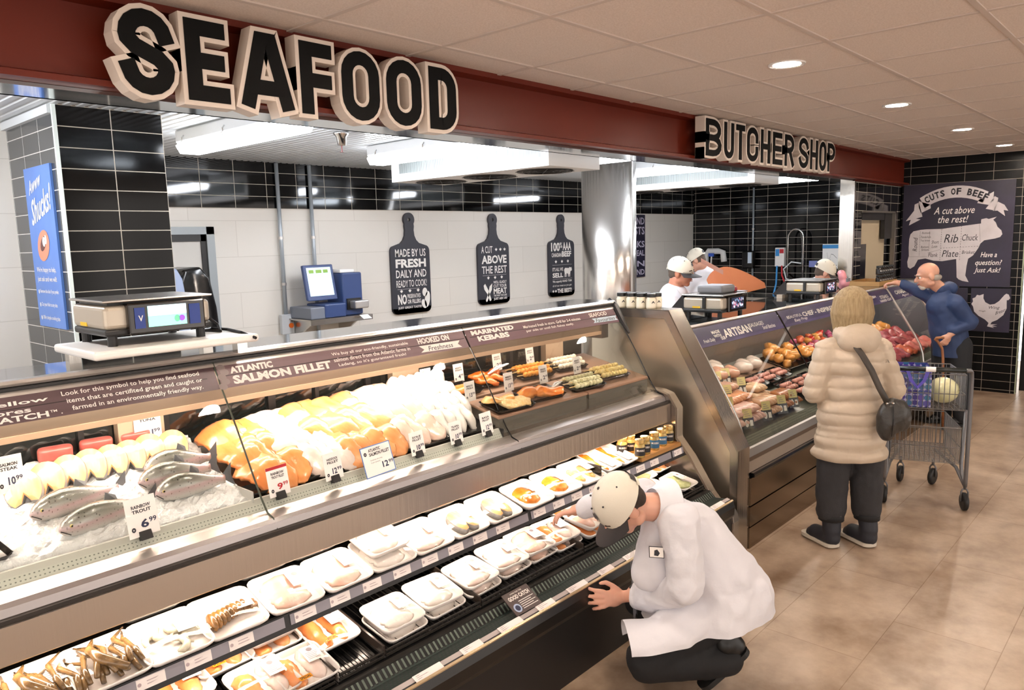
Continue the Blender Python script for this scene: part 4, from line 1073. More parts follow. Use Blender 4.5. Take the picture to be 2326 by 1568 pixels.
# jars of mussels on a wooden board
MB().box(3.53, XE-.005, 2.258, 2.42, .676, .70).build('shelf_board', mat('oak_board', '#a9783f', .45, var=('#bd8d55', 20, .3), stretch=(.1, 1, 1)), sea)
def jar(x, y, z, r, h, lid, body, lab, labcol, word, name, grp, wordcol=PRINTW, rz=0, lidh=.018):
    t = thing(name, lab, 'jar', (x, y, z), rz, grp)
    g = MB(); g.sm = True
    g.lathe([(r*.92, 0), (r, .006), (r, h*.78), (r*.86, h*.86), (r*.84, h)], seg=20); g.build('glass_body', body, t, world=False)
    g = MB(); g.lathe([(r*.9, h-.003), (r*.92, h), (r*.92, h+lidh-.003), (r*.86, h+lidh)], seg=20); g.build('lid', lid, t, world=False)
    g = MB(); g.sm = True
    A = [R(a) for a in range(-165, 15, 15)]
    g.sheet([[V((r*1.012*math.cos(a), r*1.012*math.sin(a), z_)) for a in A] for z_ in (h*.14, h*.72)])
    o = g.build('label', labcol, t, world=False)
    if word:
        m = MB(); wp = lambda a, b: (a, b)
        O = V((0, 0, 0)); vsx, fsx, x0, x1, y0, y1 = glyphs(word, .03)
        P = []
        for p in vsx:
            a = R(-90)+((p.x-x0)/(x1-x0)-.5)*(1.5 if len(word) > 2 else .7); zz = h*.45+(p.y-y0)/(y1-y0)*h*(.13 if len(word) > 2 else .2)
            P.append(m.b.verts.new((r*1.025*math.cos(a), r*1.025*math.sin(a), zz)))
        for f in fsx:
            try: m.b.faces.new([P[i] for i in f])
            except ValueError: pass
        m.build('print', wordcol, o, world=False)
    return t
GOLD = mat('gold_lid', '#d9b978', .25, .8); BRINE = mat('brine_glass', '#8a6c30', .08, coat=.5, var=('#c9b06a', 40, .3))
NB, LB_ = mat('black_jar_label', '#18181c', .4), mat('blue_jar_label', '#2a5f88', .4)
for i, (x, y, lc, lb) in enumerate(((3.53, 2.395, NB, 'mussel jar with black label, at the back left'), (3.56, 2.32, NB, 'mussel jar with black label behind the front one'), (3.545, 2.285, NB, 'mussel jar with black label standing foremost'), (3.625, 2.30, NB, 'mussel jar with black label right of the foremost'), (3.73, 2.305, LB_, 'mussel jar with bright blue label on the board'), (3.83, 2.315, LB_, 'mussel jar with blue and white label near end wall'), (3.915, 2.32, NB, 'mussel jar standing in for a reflection at the end wall'))):  # the last jar is added in place of a reflection in the end panel
    if i == 1: x, y = 3.60, 2.385
    jar(x, y, .7005, .031, .082, GOLD, BRINE, lb, lc, 'MUSSELS', 'mussel_jar', 'gold-lidded mussel jars', rz=-.75)
# lower deck
LD = lambda y: .462+.2*(y-2.1)
SB = 'foam trays in the lower black racks'
low = [(.93, 2.36, 'salmon', 'tray of orange fillets with SPECIAL sticker, at bottom left edge', .0, True), (1.10, 2.42, 'salmon', 'flat orange fillet tray with SPECIAL sticker, second from left edge', .0, True),
       (1.15, 2.21, 'half', 'tray of white and orange fillet at lower left, front row', .05, False), (1.285, 2.19, 'half', 'tray of pale orange fillet left of the empty rack', -.03, True),
       (1.275, 2.40, 'salmon', 'lower tray of stacked pair with SPECIAL sticker beside rack divider', 0, False),
       (1.46, 2.31, 'salmon', 'large bright orange fillet tray alone in its rack with SPECIAL sticker', .0, True)]
for x, y, k, lab, yw, sp in low:
    packed(x, y, LD(y)+.002, .2, k, lab, SB, yw, (1.0, 1.05, 1), special=sp) if x != 1.46 else packed(x, y, LD(y)+.004, .2, k, lab, SB, yw, (.93, 1.18, 1), special=sp)
packed(1.275, 2.41, LD(2.41)+.042, .2, 'salmon', 'upper tray of stacked pair with SPECIAL sticker beside rack divider', SB, .02, special=True)
for i, (x, y, k) in enumerate(((1.71, 2.215, 'white'), (1.925, 2.225, 'white'), (2.145, 2.23, 'pale'), (2.36, 2.245, 'pale'), (2.555, 2.25, 'pink'), (2.735, 2.24, 'half'))):
    nm = ['overlit white fish tray nearest the empty rack', 'second overlit white tray right of the empty rack', 'third pale tray in the lower row', 'fourth pale tray in lower row, above the card', 'fifth lower tray, pale pink fish', 'sixth lower tray with mixed pale fillets'][i]
    packed(x, y, LD(y)-.022, .2, k, 'bottom foam tray under the '+nm, SB, .03)
    packed(x, y+.012, LD(y)+.012, .2, k, nm+', on top of its stack', SB, rnd.uniform(-.08, .08))
packed(2.0, 2.44, LD(2.44)+.03, .2, 'pale', 'pale tray in back row behind the second overlit tray', SB, 0)
packed(2.93, 2.205, LD(2.205)+.002, .2, 'salmon', 'bottom orange tray under the pink meat tray by the worker', SB, 0)
packed(2.93, 2.21, LD(2.21)+.042, .2, 'chick', 'pink meat tray beside the crouching worker, under his face', SB, .12)
packed(2.96, 2.42, LD(2.42)+.002, .2, 'half', 'pale orange tray behind the pink meat tray', SB, 0)
packed(3.14, 2.40, LD(2.40)+.002, .2, 'white', 'white tray by the worker\'s far hand', SB, .1)
GRN = mat('green_herbed_fish', '#9fae62', .5, var=('#d9dcb0', 60, .3), bump=(100, .5))
CONT['green'] = (rings_mesh(fillet_secs(.15, .14, .02, seed=31, taper=.9), GRN, 'herbed_portion'),)
for i, (x, y, k, lab) in enumerate(((3.50, 2.40, 'orange', 'small orange packet above the worker\'s shoulder'), (3.70, 2.40, 'green', 'herbed green fish packet in the back, right of orange packet'), (3.90, 2.42, 'salmon', 'orange salmon packet in far corner of the lower deck'), (3.62, 2.22, 'green', 'pale green packet behind worker collar'), (3.82, 2.2, 'green', 'large herbed green packet at the end of lower deck'))):
    packed(x, y, LD(y)+.002, .2, k, lab, SB, .05, (.95, .95, .8))
# the card clipped on the front
t = thing('information_card', 'brown GOOD CATCH card leaning on the black front grille', 'sign', (2.205, 1.965, .41))
ca = V((0, .09, .06)).normalized()
MB().prism([(1.957, .421), (1.957+ca.y*.105, .421+ca.z*.105), (1.955+ca.y*.105, .424+ca.z*.105), (1.955, .424)], 2.13, 2.285).build('card', mat('brown_card', '#4c3f3d', .5), t)
fr = (V((2.13, 1.9545, .4247)), UX, ca); m = MB()
text(m, 'LOOK FOR THE', fr, (.04, .09, .07, .006), .02); text(m, 'GOOD CATCH', fr, (.015, .064, .125, .02), .05)
for k in range(5): flat(m, [(.055, .05-.009*k), (.145-.02*(k % 2), .05-.009*k), (.145-.02*(k % 2), .053-.009*k), (.055, .053-.009*k)], fr)
m.build('lettering', PRINTW, t)
m = MB(); flat(m, E_(.03, .028, .02, .02), fr); o = m.build('round_seal', mat('pale_blue_seal', '#aebdd8', .5), t)
m = MB(); fr = (fr[0]+V((0, -.0006, .0003)), fr[1], fr[2]); flat(m, E_(.03, .028, .013, .013), fr); m.build('fish_mark', NAVY, o)

# ================================================================== on the ice
q = random.Random(3); rows = []
for j in range(40):
    y = 2.492+.495*j/39; row = []
    for i in range(150):
        x = -1.2+2.51*i/149
        z = 1.034+.34*(y-2.5)-.014*max(0, (x-1.2)*8)-.03*max(0, 2.51-y)/.02+q.uniform(-.007, .01)
        row.append(V((x+q.uniform(-.004, .004), y+q.uniform(-.004, .004), z)))
    rows.append(row)
ICE = mat('crushed_ice', '#f2f4f5', .18, spec=.7, bump=(160, .6))
g = MB(); g.sheet(rows)
tag(g.build('crushed_ice', ICE), 'bed of white crushed ice under the whole fish and steaks', 'ice', kind='stuff')
IZ = lambda y: 1.034+.34*(y-2.5)
def trout_skin():
    if 'trout_skin' in MATS: return MATS['trout_skin']
    m = mat('trout_skin', '#b9b9b8', .22, .25, coat=.5, bump=(260, .12)); nt = m.node_tree; L = nt.links.new; b = nt.nodes['Principled BSDF']
    tc = nt.nodes.new('ShaderNodeTexCoord'); sp = nt.nodes.new('ShaderNodeSeparateXYZ'); L(tc.outputs['Object'], sp.inputs[0])
    mr = nt.nodes.new('ShaderNodeMapRange'); mr.inputs[1].default_value = -.02; mr.inputs[2].default_value = .07; L(sp.outputs[2], mr.inputs[0])
    cr = nt.nodes.new('ShaderNodeValToRGB'); e = cr.color_ramp.elements; e[0].position = .2; e[0].color = lin('#d9d6d0'); e[1].position = .95; e[1].color = lin('#55574c')
    k = e.new(.62); k.color = lin('#a9a7a2'); k = e.new(.5); k.color = lin('#c9aeb0'); L(mr.outputs[0], cr.inputs[0])
    vo = nt.nodes.new('ShaderNodeTexVoronoi'); vo.inputs['Scale'].default_value = 75; L(tc.outputs['Object'], vo.inputs['Vector'])
    c2 = nt.nodes.new('ShaderNodeValToRGB'); c2.color_ramp.elements[0].position = .16; c2.color_ramp.elements[1].position = .24; c2.color_ramp.elements[0].color = (1, 1, 1, 1); c2.color_ramp.elements[1].color = (0, 0, 0, 1); L(vo.outputs['Distance'], c2.inputs[0])
    mu = nt.nodes.new('ShaderNodeMath'); mu.operation = 'MULTIPLY'; L(c2.outputs[0], mu.inputs[0]); L(mr.outputs[0], mu.inputs[1])
    mx = nt.nodes.new('ShaderNodeMix'); mx.data_type = 'RGBA'; L(mu.outputs[0], mx.inputs[0]); L(cr.outputs[0], mx.inputs[6]); mx.inputs[7].default_value = lin('#26261f'); L(mx.outputs[2], b.inputs['Base Color'])
    return m
def trout(x, y, yaw, L, lab):
    t = thing('rainbow_trout', lab, 'fish', (x, y, IZ(y)+.012), group='whole rainbow trout on ice'); t.rotation_euler = (0, 0, yaw)
    S = []
    prof = [(0, .004, .006), (.04, .018, .022), (.1, .028, .034), (.18, .034, .042), (.3, .037, .047), (.45, .036, .045), (.6, .03, .036), (.75, .02, .024), (.87, .012, .015), (.93, .008, .017)]
    for a, ry, rz_ in prof:
        S.append([V((a*L, ry*math.cos(k*math.pi/7), rz_*math.sin(k*math.pi/7)+.02+.008*math.sin(a*5))) for k in range(14)])
    SK = trout_skin()
    g = MB(); g.sm = True; g.loft(S); b = g.build('body', SK, t, world=False)
    DK = mat('trout_fin', '#5d5f63', .35)
    g = MB(); z = .02
    g.loft([[V((L*.92, -.004, z-.01)), V((L*.92, .004, z+.01)), V((L*.92, .004, z+.012)), V((L*.92, -.004, z-.008))], [V((L*1.06, -.012, z-.04)), V((L*1.0, 0, z)), V((L*1.06, .012, z+.045)), V((L*1.03, 0, z+.0))]]); g.build('tail_fin', DK, t, world=False)
    g = MB(); g.loft([[V((L*.45, .0, .06)), V((L*.45, .004, .06)), V((L*.6, .004, .05)), V((L*.6, 0, .05))], [V((L*.5, .012, .088)), V((L*.5, .014, .088)), V((L*.6, .014, .07)), V((L*.6, .012, .07))]]); g.build('dorsal_fin', DK, t, world=False)
    g = MB(); g.ball((L*.075, -.022, .031), (.0055, .004, .0055), seg=10, rings=6); e = g.build('eye', mat('fish_eye_rim', '#c9b46a', .2, coat=.8), t, world=False)
    g = MB(); g.ball((L*.075, -.0252, .031), (.0035, .002, .0035), seg=8, rings=5); g.build('pupil', BLACKG, e, world=False)
    g = MB(); g.tube([(0, -.006, .018), (L*.03, -.0175, .011), (L*.06, -.0245, .004)], .0016, 5); g.build('mouth', BLACK, t, world=False)
    g = MB(); g.tube([(L*.155, -.031+.004*abs(k), .02+.009*k) for k in (-2, -1, 0, 1, 2)], .0015, 5); g.build('gill_line', mat('gill_red', '#7c5a5c', .4), t, world=False)
for a in ((.705, 2.545, .28, .34, 'large whole trout with open eye, foremost on the ice'), (.66, 2.655, .30, .33, 'whole trout lying behind the large foremost one'), (1.02, 2.60, .02, .27, 'whole trout nearest the ice front at right'),
          (1.0, 2.685, .02, .28, 'middle one of three trout at right side of ice'), (1.05, 2.755, -.03, .26, 'rearmost trout just below the salmon steaks')): trout(*a)
for i, (x, y, ry) in enumerate(((.69, 2.80, -.25), (.765, 2.82, -.2), (.835, 2.835, -.15), (.905, 2.845, -.1), (.975, 2.845, -.08), (1.04, 2.85, -.05), (1.115, 2.865, 0), (1.2, 2.86, .08))):
    t = thing('salmon_steak', ['salmon steak at left end of the row on ice', 'second salmon steak from left in the ice row', 'third salmon steak from left in the ice row', 'fourth salmon steak from left in the ice row', 'fifth salmon steak from left in the ice row', 'sixth salmon steak from left in the ice row', 'seventh salmon steak, next to the last', 'last salmon steak of the row beside orange fillets'][i], 'fish steak', (x, y, IZ(y)+.02), group='salmon steaks in a row on ice')
    t.rotation_euler = (R(48), ry, R(-18)); put(STK[0], 'steak_flesh', t); put(STK[1], 'skin_band', t)
TUNA = mat('tuna_red', '#b5524c', .3, var=('#c97068', 30, .3), coat=.3)
for i, (x, w) in enumerate(((.835, .1), (.97, .1), (1.105, .1), (.56, .1))):
    t = thing('tuna_steak', ['dark pink tuna piece behind the left salmon steaks', 'dark pink tuna piece, middle of the three at back', 'dark pink tuna piece beside the 21.99 card', 'dark pink tuna piece at the left edge'][i], 'fish steak', (x, 2.965, IZ(2.965)+.01), group='tuna pieces along the back of the ice')
    g = MB(); g.rprism([(0, 0)], (.055, .022), .02, 0, .05, seg=4); g.build('flesh', TUNA, t, world=False, bevel=.01, sm=True); t.rotation_euler = (.2, 0, -.15)
# black scallop tray at the front left
def black_tray(x, y, z, slope, w, d, lab, grp, yaw=0, nm='black_tray'):
    t = thing(nm, lab, 'food tray', (x, y, z), group=grp); tilted(t, slope, yaw)
    g = MB(); P = lambda k, z_, r: [V((a, b, z_)) for a, b in rrect(w/2*k, d/2*k, r)]
    n = len(rrect(1, 1, .1))
    g.loft([P(.9, 0, .01), P(1.0, .018, .014), P(1.02, .019, .014), P(1.0, .02, .012), P(.9, .006, .01)], caps=False)
    g.b.verts.ensure_lookup_table(); g.b.faces.new([g.b.verts[i] for i in range(n)]); g.b.faces.new([g.b.verts[4*n+i] for i in range(n)])
    g.build('tray', BLACKG, t, world=False); return t
t = black_tray(.46, 2.58, IZ(2.58)+.005, .27, .2, .17, 'black tray of white scallops at front left of the ice', 'black display trays', .2)
for k in range(7):
    g = MB(); g.sm = True; g.ball((-.06+.04*(k % 4), -.03+.05*(k//4), .03), (.022, .022, .014), seg=12, rings=7); g.build('scallop', mat('scallop', '#f0e2cc', .3, coat=.3), t, world=False)

# ------------------------------------------------------------------ fillet piles
def fillet(x, y, L, wd, th, yaw, tilt, roll, m, lab, grp, seed, z=None, arch=.02, bend=0, taper=.5, drop=0.0):
    t = put(rings_mesh(fillet_secs(L, wd, th, arch, bend, taper, seed, drop=drop), m, 'fish_fillet'), 'fish_fillet', None, (x, y, (IZ(y) if z is None else z)), (tilt, roll, yaw))
    tag(t, lab, 'fish fillet', grp); return t
MB().box(1.33, 2.62, 2.505, 2.96, 1.03, 1.04).build('display_pan', BLACKG, sea, M=Matrix.Translation((0, 0, 0)))
def pile(x0, x1, n, y0, y1, m, what, grp, wd, th, yaw, zlift, seed, L=.27):
    q = random.Random(seed)
    for i in range(n):
        f = i/(n-1) if n > 1 else .5
        x = x0+(x1-x0)*f; 
        for j, yy in enumerate((y1, (y0+y1)/2, y0)):
            xx = x+.02*j*0+q.uniform(-.012, .012)+(yy-y1)*-.18
            ordn = ['first', 'second', 'third', 'fourth', 'fifth', 'sixth', 'seventh'][i]
            rown = ['back', 'middle', 'front'][j]
            fillet(xx, yy+q.uniform(-.012, .012), L*(1.0, 1.0, .8)[j], wd, th, yaw+q.uniform(-.2, .2), .33+(.03, .05, .06)[j], -.42+q.uniform(-.1, .1), m,
                   f'{what}, {ordn} from left in the {rown} layer of its pile', grp, seed*31+i*7+j, z=IZ(yy)+zlift*(.62, .6, .42)[j]+.004*(2-j), arch=.022, bend=q.uniform(-.02, .02), taper=.55, drop=.02)
TR_G, HA_G, SA_G, PO_G, TI_G = 'orange trout fillets piled in the case', 'haddock fillets piled in the case', 'salmon fillets piled in the case', 'pale pink fillets piled in the case', 'white tilapia fillets piled in the case'
pile(1.36, 1.47, 3, 2.58, 2.79, TRO, 'orange trout fillet', TR_G, .16, .015, .1, .05, 2)
pile(1.55, 1.68, 3, 2.58, 2.80, HAD, 'whitish pink haddock fillet', HA_G, .14, .015, .15, .055, 3)
pile(1.73, 1.97, 4, 2.58, 2.81, SAL, 'orange salmon fillet', SA_G, .17, .017, .2, .065, 4)
pile(2.02, 2.2, 3, 2.60, 2.82, PINK, 'pale pink fish fillet', PO_G, .14, .017, .1, .075, 5)
# white fillets standing on end in rows
for j, (yy, n) in enumerate(((2.86, 6), (2.77, 6), (2.68, 6), (2.59, 5))):
    for i in range(n):
        x = 2.27+.055*i+.03*(3-j)*.3; lift = (.055, .045, .035, .025)[j]
        fillet(x, yy, .165, .085, .03, rnd.uniform(-.15, .15), 1.0-.1*j, rnd.uniform(-.15, .15), WHT,
               f'white tilapia fillet, {["first","second","third","fourth","fifth","sixth"][i]} from left in the {["rearmost","third","second","front"][j]} row of white heap', TI_G, 400+j*10+i, z=IZ(yy)+lift, arch=.012, taper=.35)

# ------------------------------------------------------------------ boards and black plates of marinated fish
BRD = mat('brown_riser_board', '#8a6a55', .45, var=('#9b7a62', 12, .3), stretch=(.1, 1, 1))
for i, (a, b, y0, y1, lab) in enumerate(((2.60, 3.32, 2.475, 2.70, 'front brown riser board under orange fish plates'), (2.62, 3.30, 2.725, 2.96, 'rear brown riser board at left, under the kebab plates'), (3.325, 3.93, 2.47, 2.70, 'front brown riser board at the right end of case'), (3.31, 3.93, 2.725, 2.96, 'rear brown riser board at the right end'))):
    t = thing('riser_board', lab, 'display board', ((a+b)/2, (y0+y1)/2, 1.0), group='brown riser boards in the case')
    z0, z1 = 1.076+.22*(y0-2.5), 1.076+.22*(y1-2.5)
    MB().prism([(y0, z0), (y1, z1), (y1, z1+.014), (y0, z0+.014)], a, b).build('board', BRD, t, bevel=.004)
    MB().prism([(y0+.004, .99), (y1, 1.04+.24*(y1-2.5)), (y1, z1), (y0+.004, z0)], a+.006, b-.006).build('riser', mat('smoke_riser', '#5d5a52', .2), t)
RZ = lambda y: 1.093+.22*(y-2.5)
BT = 'black plates of marinated fish'
t = black_tray(2.745, 2.55, RZ(2.55), .22, .27, .15, 'black plate with breaded fish fillets near the front', BT, -.05)
put(rings_mesh(fillet_secs(.2, .11, .03, seed=51, taper=.9), mat('herb_crumb', '#d9ab62', .6, var=('#f0d9a8', 70, .3), bump=(120, .6)), 'breaded_fillet'), 'breaded_fillet', t, (.03, -.015, .02), (0, 0, 1.4))
put(rings_mesh(fillet_secs(.2, .1, .022, seed=52, taper=.8), fish_mat('amber_fillet', '#d9913f', '#ecc183', 30), 'fish_fillet'), 'fish_fillet', t, (-.04, .03, .03), (0, .2, 1.5))
t = black_tray(3.02, 2.575, RZ(2.575), .22, .27, .16, 'black plate with glossy orange salmon portions in the middle', BT, -.05)
for k, (px, py, a) in enumerate(((-.05, .02, 1.7), (.05, -.02, 1.3))): put(rings_mesh(fillet_secs(.19, .09, .04, seed=53+k, taper=.9), fish_mat('glazed_salmon', '#d86a16', '#f0a04a', 40), 'glazed_portion'), 'glazed_portion', t, (px, py, .015), (0, 0, a))
t = black_tray(2.65, 2.81, RZ(2.81), .22, .24, .15, 'black plate with one orange fillet behind white heap', BT, .05)
put(rings_mesh(fillet_secs(.2, .1, .03, seed=55, taper=.9), fish_mat('glazed_salmon', '#d86a16', '#f0a04a', 40), 'glazed_portion'), 'glazed_portion', t, (0, 0, .012), (0, 0, 1.4))
t = black_tray(2.93, 2.855, RZ(2.855), .22, .27, .17, 'black plate heaped with rust orange marinated fish', BT, 0)
for k in range(6): put(rings_mesh(fillet_secs(.15, .075, .03, seed=60+k, taper=.8), fish_mat('rust_marinade', '#c4560c', '#dd7f28', 60), 'marinated_piece'), 'marinated_piece', t, (-.08+.055*(k % 3)+.02, -.03+.05*(k//3), .015+.014*(k % 2)), (0, .2, .6+.3*k))
def kebabs(x, y, colr, c2, lab, n=5):
    t = black_tray(x, y, RZ(y), .22, .27, .15, lab, BT, -.08)
    m = mat('kebab_'+colr[1:], colr, .4, var=(c2, 50, .3), bump=(80, .6)); st = mat('wood_skewer', '#d9b878', .6)
    for k in range(n):
        yy = -.05+.025*k; zz = .03+(.014 if k % 2 else 0)
        g = MB(); g.cyl((-.16, yy, zz), (.12, yy, zz), .0022, seg=6); s = g.build('skewer', st, t, world=False)
        g = MB(); g.sm = True
        for i in range(8): g.ball((-.095+.028*i, yy+rnd.uniform(-.003, .003), zz), (.018, .015, .016), Matrix.Rotation(rnd.uniform(-.6, .6), 4, 'Z'), seg=9, rings=6)
        g.build('kebab_pieces', m, s, world=False)
kebabs(3.24, 2.82, '#d07a14', '#f0b04a', 'black plate of orange fish kebabs in the back row')
kebabs(3.56, 2.825, '#e2d6be', '#f2ebdc', 'black plate of creamy white kebabs, rearmost')
kebabs(3.375, 2.56, '#aaa468', '#e6e2c0', 'black plate of green herbed kebabs at the front')
kebabs(3.68, 2.60, '#d9b65a', '#efe2a8', 'black plate of pale yellow kebabs at the right end')
def tongs(p0, p1, lab):
    t = thing('serving_tongs', lab, 'tongs', p0, group='white serving tongs')
    for s in (-1, 1):
        MB().tube([V(p0), V(p0).lerp(V(p1), .5)+V((0, .012*s, .008)), V(p1)+V((0, .004*s, 0))], [.004, .006, .004], 6).build('arm', mat('clear_white_plastic', '#eef0f2', .2), t)
tongs((2.88, 2.81, RZ(2.81)+.06), (3.06, 2.83, RZ(2.83)+.085), 'white tongs lying on the rust orange fish')
tongs((3.12, 2.57, RZ(2.57)+.02), (3.25, 2.60, RZ(2.6)+.035), 'white tongs beside the glossy salmon plate')

# ------------------------------------------------------------------ price cards in the seafood case
def card(x, y, z, w, h, rows, lab, yaw=0, tilt=.18, clip=True, band=None, border=None, pc=NAVY):
    t = thing('price_card', lab, 'price card', (x, y, z), yaw, 'price cards in the seafood case')
    t.rotation_euler = (-tilt, 0, yaw)
    c = MB().box(-w/2, w/2, 0, .0012, 0, h).build('card', PAPER, t, world=False)
    fr = (V((-w/2, -.0005, 0)), UX, UZ); m = MB(); pr = MB()
    for s, b, bo in rows: (text(pr, s, fr, (b[0]*w, b[1]*h, b[2]*w, b[3]*h), bo) if s[0].isdigit() else text(m, s, fr, (b[0]*w, b[1]*h, b[2]*w, b[3]*h), bo))
    m.build('lettering', INK, c, world=False); pr.build('price', pc, c, world=False)
    if band: MB().box(-w/2, w/2, -.0006, .0005, h*.9, h).build('special_band', REDI, c, world=False)
    if border:
        g = MB()
        for a in ((-w/2, w/2, 0, h*.03), (-w/2, w/2, h*.97, h), (-w/2, -w/2+h*.03, 0, h), (w/2-h*.03, w/2, 0, h)): g.box(a[0], a[1], -.0005, .001, a[2], a[3])
        g.build('blue_border', mat('blue_border', '#5b7fbf', .5), c, world=False)
    if clip:
        MB().prism([(-.012, -.012), (.006, -.012), (.008, .016), (-.004, .016)], -.019, .019).build('clip', BLACK, t, world=False)
    return t
def std(name, price, cents):
    L = name.split('\n'); r = []
    for i, s in enumerate(L): r.append((s, (.2, .72-.12*i, .62, .09), .03))
    r += [(price, (.42, .2, .26, .22), .03), (cents, (.7, .3, .24, .13), .02), ('o', (.1, .14, .14, .13), .06)]
    return r
GZ = 1.024
card(.92, 2.452, GZ, .10, .125, std('RAINBOW\nTROUT', '6', '99'), 'price card reading RAINBOW TROUT 6.99 at the ice front', .1)
card(1.405, 2.452, GZ, .09, .11, std('RAINBOW\nTROUT FILLET', '9', '99'), 'red banded SPECIAL price card for RAINBOW TROUT FILLET 9.99', .1, band=1, pc=REDI)
card(1.645, 2.455, GZ, .088, .105, std('HADDOCK\nFILLET', '12', '99'), 'price card reading HADDOCK FILLET 12.99', .1)
card(1.845, 2.42, 1.0, .165, .125, [('ATLANTIC', (.25, .8, .4, .1), .03), ('SALMON FILLET', (.25, .66, .68, .11), .03), ('12', (.6, .2, .2, .2), .03), ('99', (.82, .28, .15, .12), .02), ('Farmed fresh, rich in omega', (.25, .5, .4, .05), 0), ('3 per pound', (.25, .42, .3, .05), 0), ('o', (.08, .7, .1, .13), .06)], 'large blue bordered card reading ATLANTIC SALMON FILLET 12.99', .12, .3, clip=False, border=1)
card(2.075, 2.455, GZ, .085, .1, std('SOLE\nFILLET', '10', '99'), 'price card reading SOLE FILLET 10.99 in front of white heap', .1)
card(2.305, 2.455, GZ, .085, .1, std('TILAPIA\nFILLET', '10', '99'), 'price card reading TILAPIA FILLET 10.99', .1)
card(2.505, 2.455, GZ, .09, .105, std('BASA\nFILLET', '12', '99'), 'price card reading 12.99 left of the riser boards', .15)
card(.655, 2.80, IZ(2.8)+.03, .08, .12, std('SALMON\nSTEAK', '10', '99'), 'price card reading 10.99 at the left photo edge', .05, .1, False)
card(1.15, 2.94, IZ(2.94)+.02, .1, .11, std('TUNA', '21', '99'), 'price card reading 21.99 beside the tuna', .0, .05, False)
for x, y, pr, lab in ((2.525, 2.90, '13', 'price card reading 13.99 behind the white heap'), (2.74, 2.885, '4', 'price card reading 4 dollars in front of rust orange fish'), (2.60, 2.66, '13', 'price card reading 13.99 before the single orange fillet'), (3.085, 2.93, '2', 'price card reading 2.49 at the back beside rust orange fish'),
                      (2.89, 2.665, '13', 'price card reading 13.99 above the glossy salmon'), (3.37, 2.93, '2', 'price card reading 2.49 at back, between kebab plates'), (3.175, 2.665, '2', 'price card reading 2.49 in front of orange kebabs'), (3.50, 2.68, '2', 'price card reading 2.49 between green and yellow kebabs')):
    card(x, y, RZ(y)+.012, .075, .1, std('MARINATED\nFISH', pr, '99' if pr in ('13', '4') else '49'), lab, .05, .12, False)
# ================================================================== service side
def cyl_between(g, pts, r, seg=10): g.tube(pts, r, seg)
# stainless pillar
t = thing('steel_pillar', 'round polished steel pillar between seafood and butcher areas', 'pillar', (6.0, 4.2, 0))
g = MB(); g.sm = True
g.lathe([(.255, 0), (.255, 2.638)], (6.0, 4.2, 0), seg=48)
g.build('shaft', mat('pillar_steel', '#cfccc8', .26, 1, bump=(60, .12), stretch=(1, 1, .004)), t)
MB().box(5.995, 6.005, 3.935, 3.947, 0, 2.638).build('seam', ALU, t)
# fan coolers
def cooler(x0, x1, y0, y1, z0, z1, lab):
    t = thing('fan_cooler', lab, 'cooling unit', ((x0+x1)/2, (y0+y1)/2, z1), group='white ceiling fan coolers')
    WP = mat('white_enamel', '#e9e6e2', .35)
    g = MB(); g.box(x0, x1, y0, y1, z0, z0+.06); g.box(x0, x1, y0, y0+.07, z0+.06, z1-.03); g.box(x0, x1, y1-.07, y1, z0+.06, z1-.03); g.box(x0, x1, y0, y1, z1-.03, z1+.03); g.build('casing', WP, t)
    fins = brick_mat('cooler_fins', '#4e5656', '#6a7272', '#9aa0a0', .012, 3, .004, .4, 'yz', (0, 0), .5)
    MB().box(x0+.02, x1-.02, y0+.07, y1-.07, z0+.06, z1-.03).build('coil', fins, t)
    for k in range(3):
        yc = y0+(y1-y0)*(k+.5)/3; xc = (x0+x1)/2
        MB().lathe([(.001, -.003), (.2, -.003), (.2, .001), (.001, .001)], (xc, yc, z0), seg=32).build('fan_opening', mat('fan_dark', '#4a463f', .6), t)
        m = MB()
        for r in (.06, .11, .16, .2):
            m.tube([(xc+r*math.cos(a), yc+r*math.sin(a), z0-.006) for a in [i*math.pi/12 for i in range(24)]], .002, 5, closed=True)
        for a in range(4): m.tube([(xc+.21*math.cos(a*math.pi/4), yc+.21*math.sin(a*math.pi/4), z0-.006), (xc-.21*math.cos(a*math.pi/4), yc-.21*math.sin(a*math.pi/4), z0-.006)], .002, 5)
        m.build('fan_guard', DARKM, t)
    MB().box(x0+.18, x1-.22, y0-.002, y0+.002, z1-.06, z1-.045).build('end_slot', INK, t)
    MB().box(x0+.001, x1-.001, y0-.0015, y0+.0015, z0+.088, z0+.09).build('end_seam', mat('seam_grey', '#9b958e', .5), t)
cooler(3.95, 4.52, 3.24, 4.86, 2.41, 2.61, 'white fan cooler with three round fans above the slate boards')
cooler(6.95, 7.5, 3.2, 4.86, 2.41, 2.61, 'white fan cooler right of the steel pillar, above the butchers')
# sprinkler
t = thing('sprinkler_head', 'chrome fire sprinkler under the ribbed ceiling', 'sprinkler', (2.97, 4.14, SCEIL))
g = MB(); g.sm = True; g.lathe([(.05, 0), (.05, -.01), (.032, -.03), (.026, -.08), (.0, -.085)], (2.97, 4.14, SCEIL-.002)); g.build('cup', CHROME, t)
g = MB(); g.tube([(2.97, 4.14, 2.56), (2.97, 4.14, 2.515)], .004, 6); g.lathe([(.0, 0), (.014, .001), (.014, .003), (0, .004)], (2.97, 4.14, 2.513)); g.build('bulb', mat('red_bulb', '#7a2f2f', .3), t)
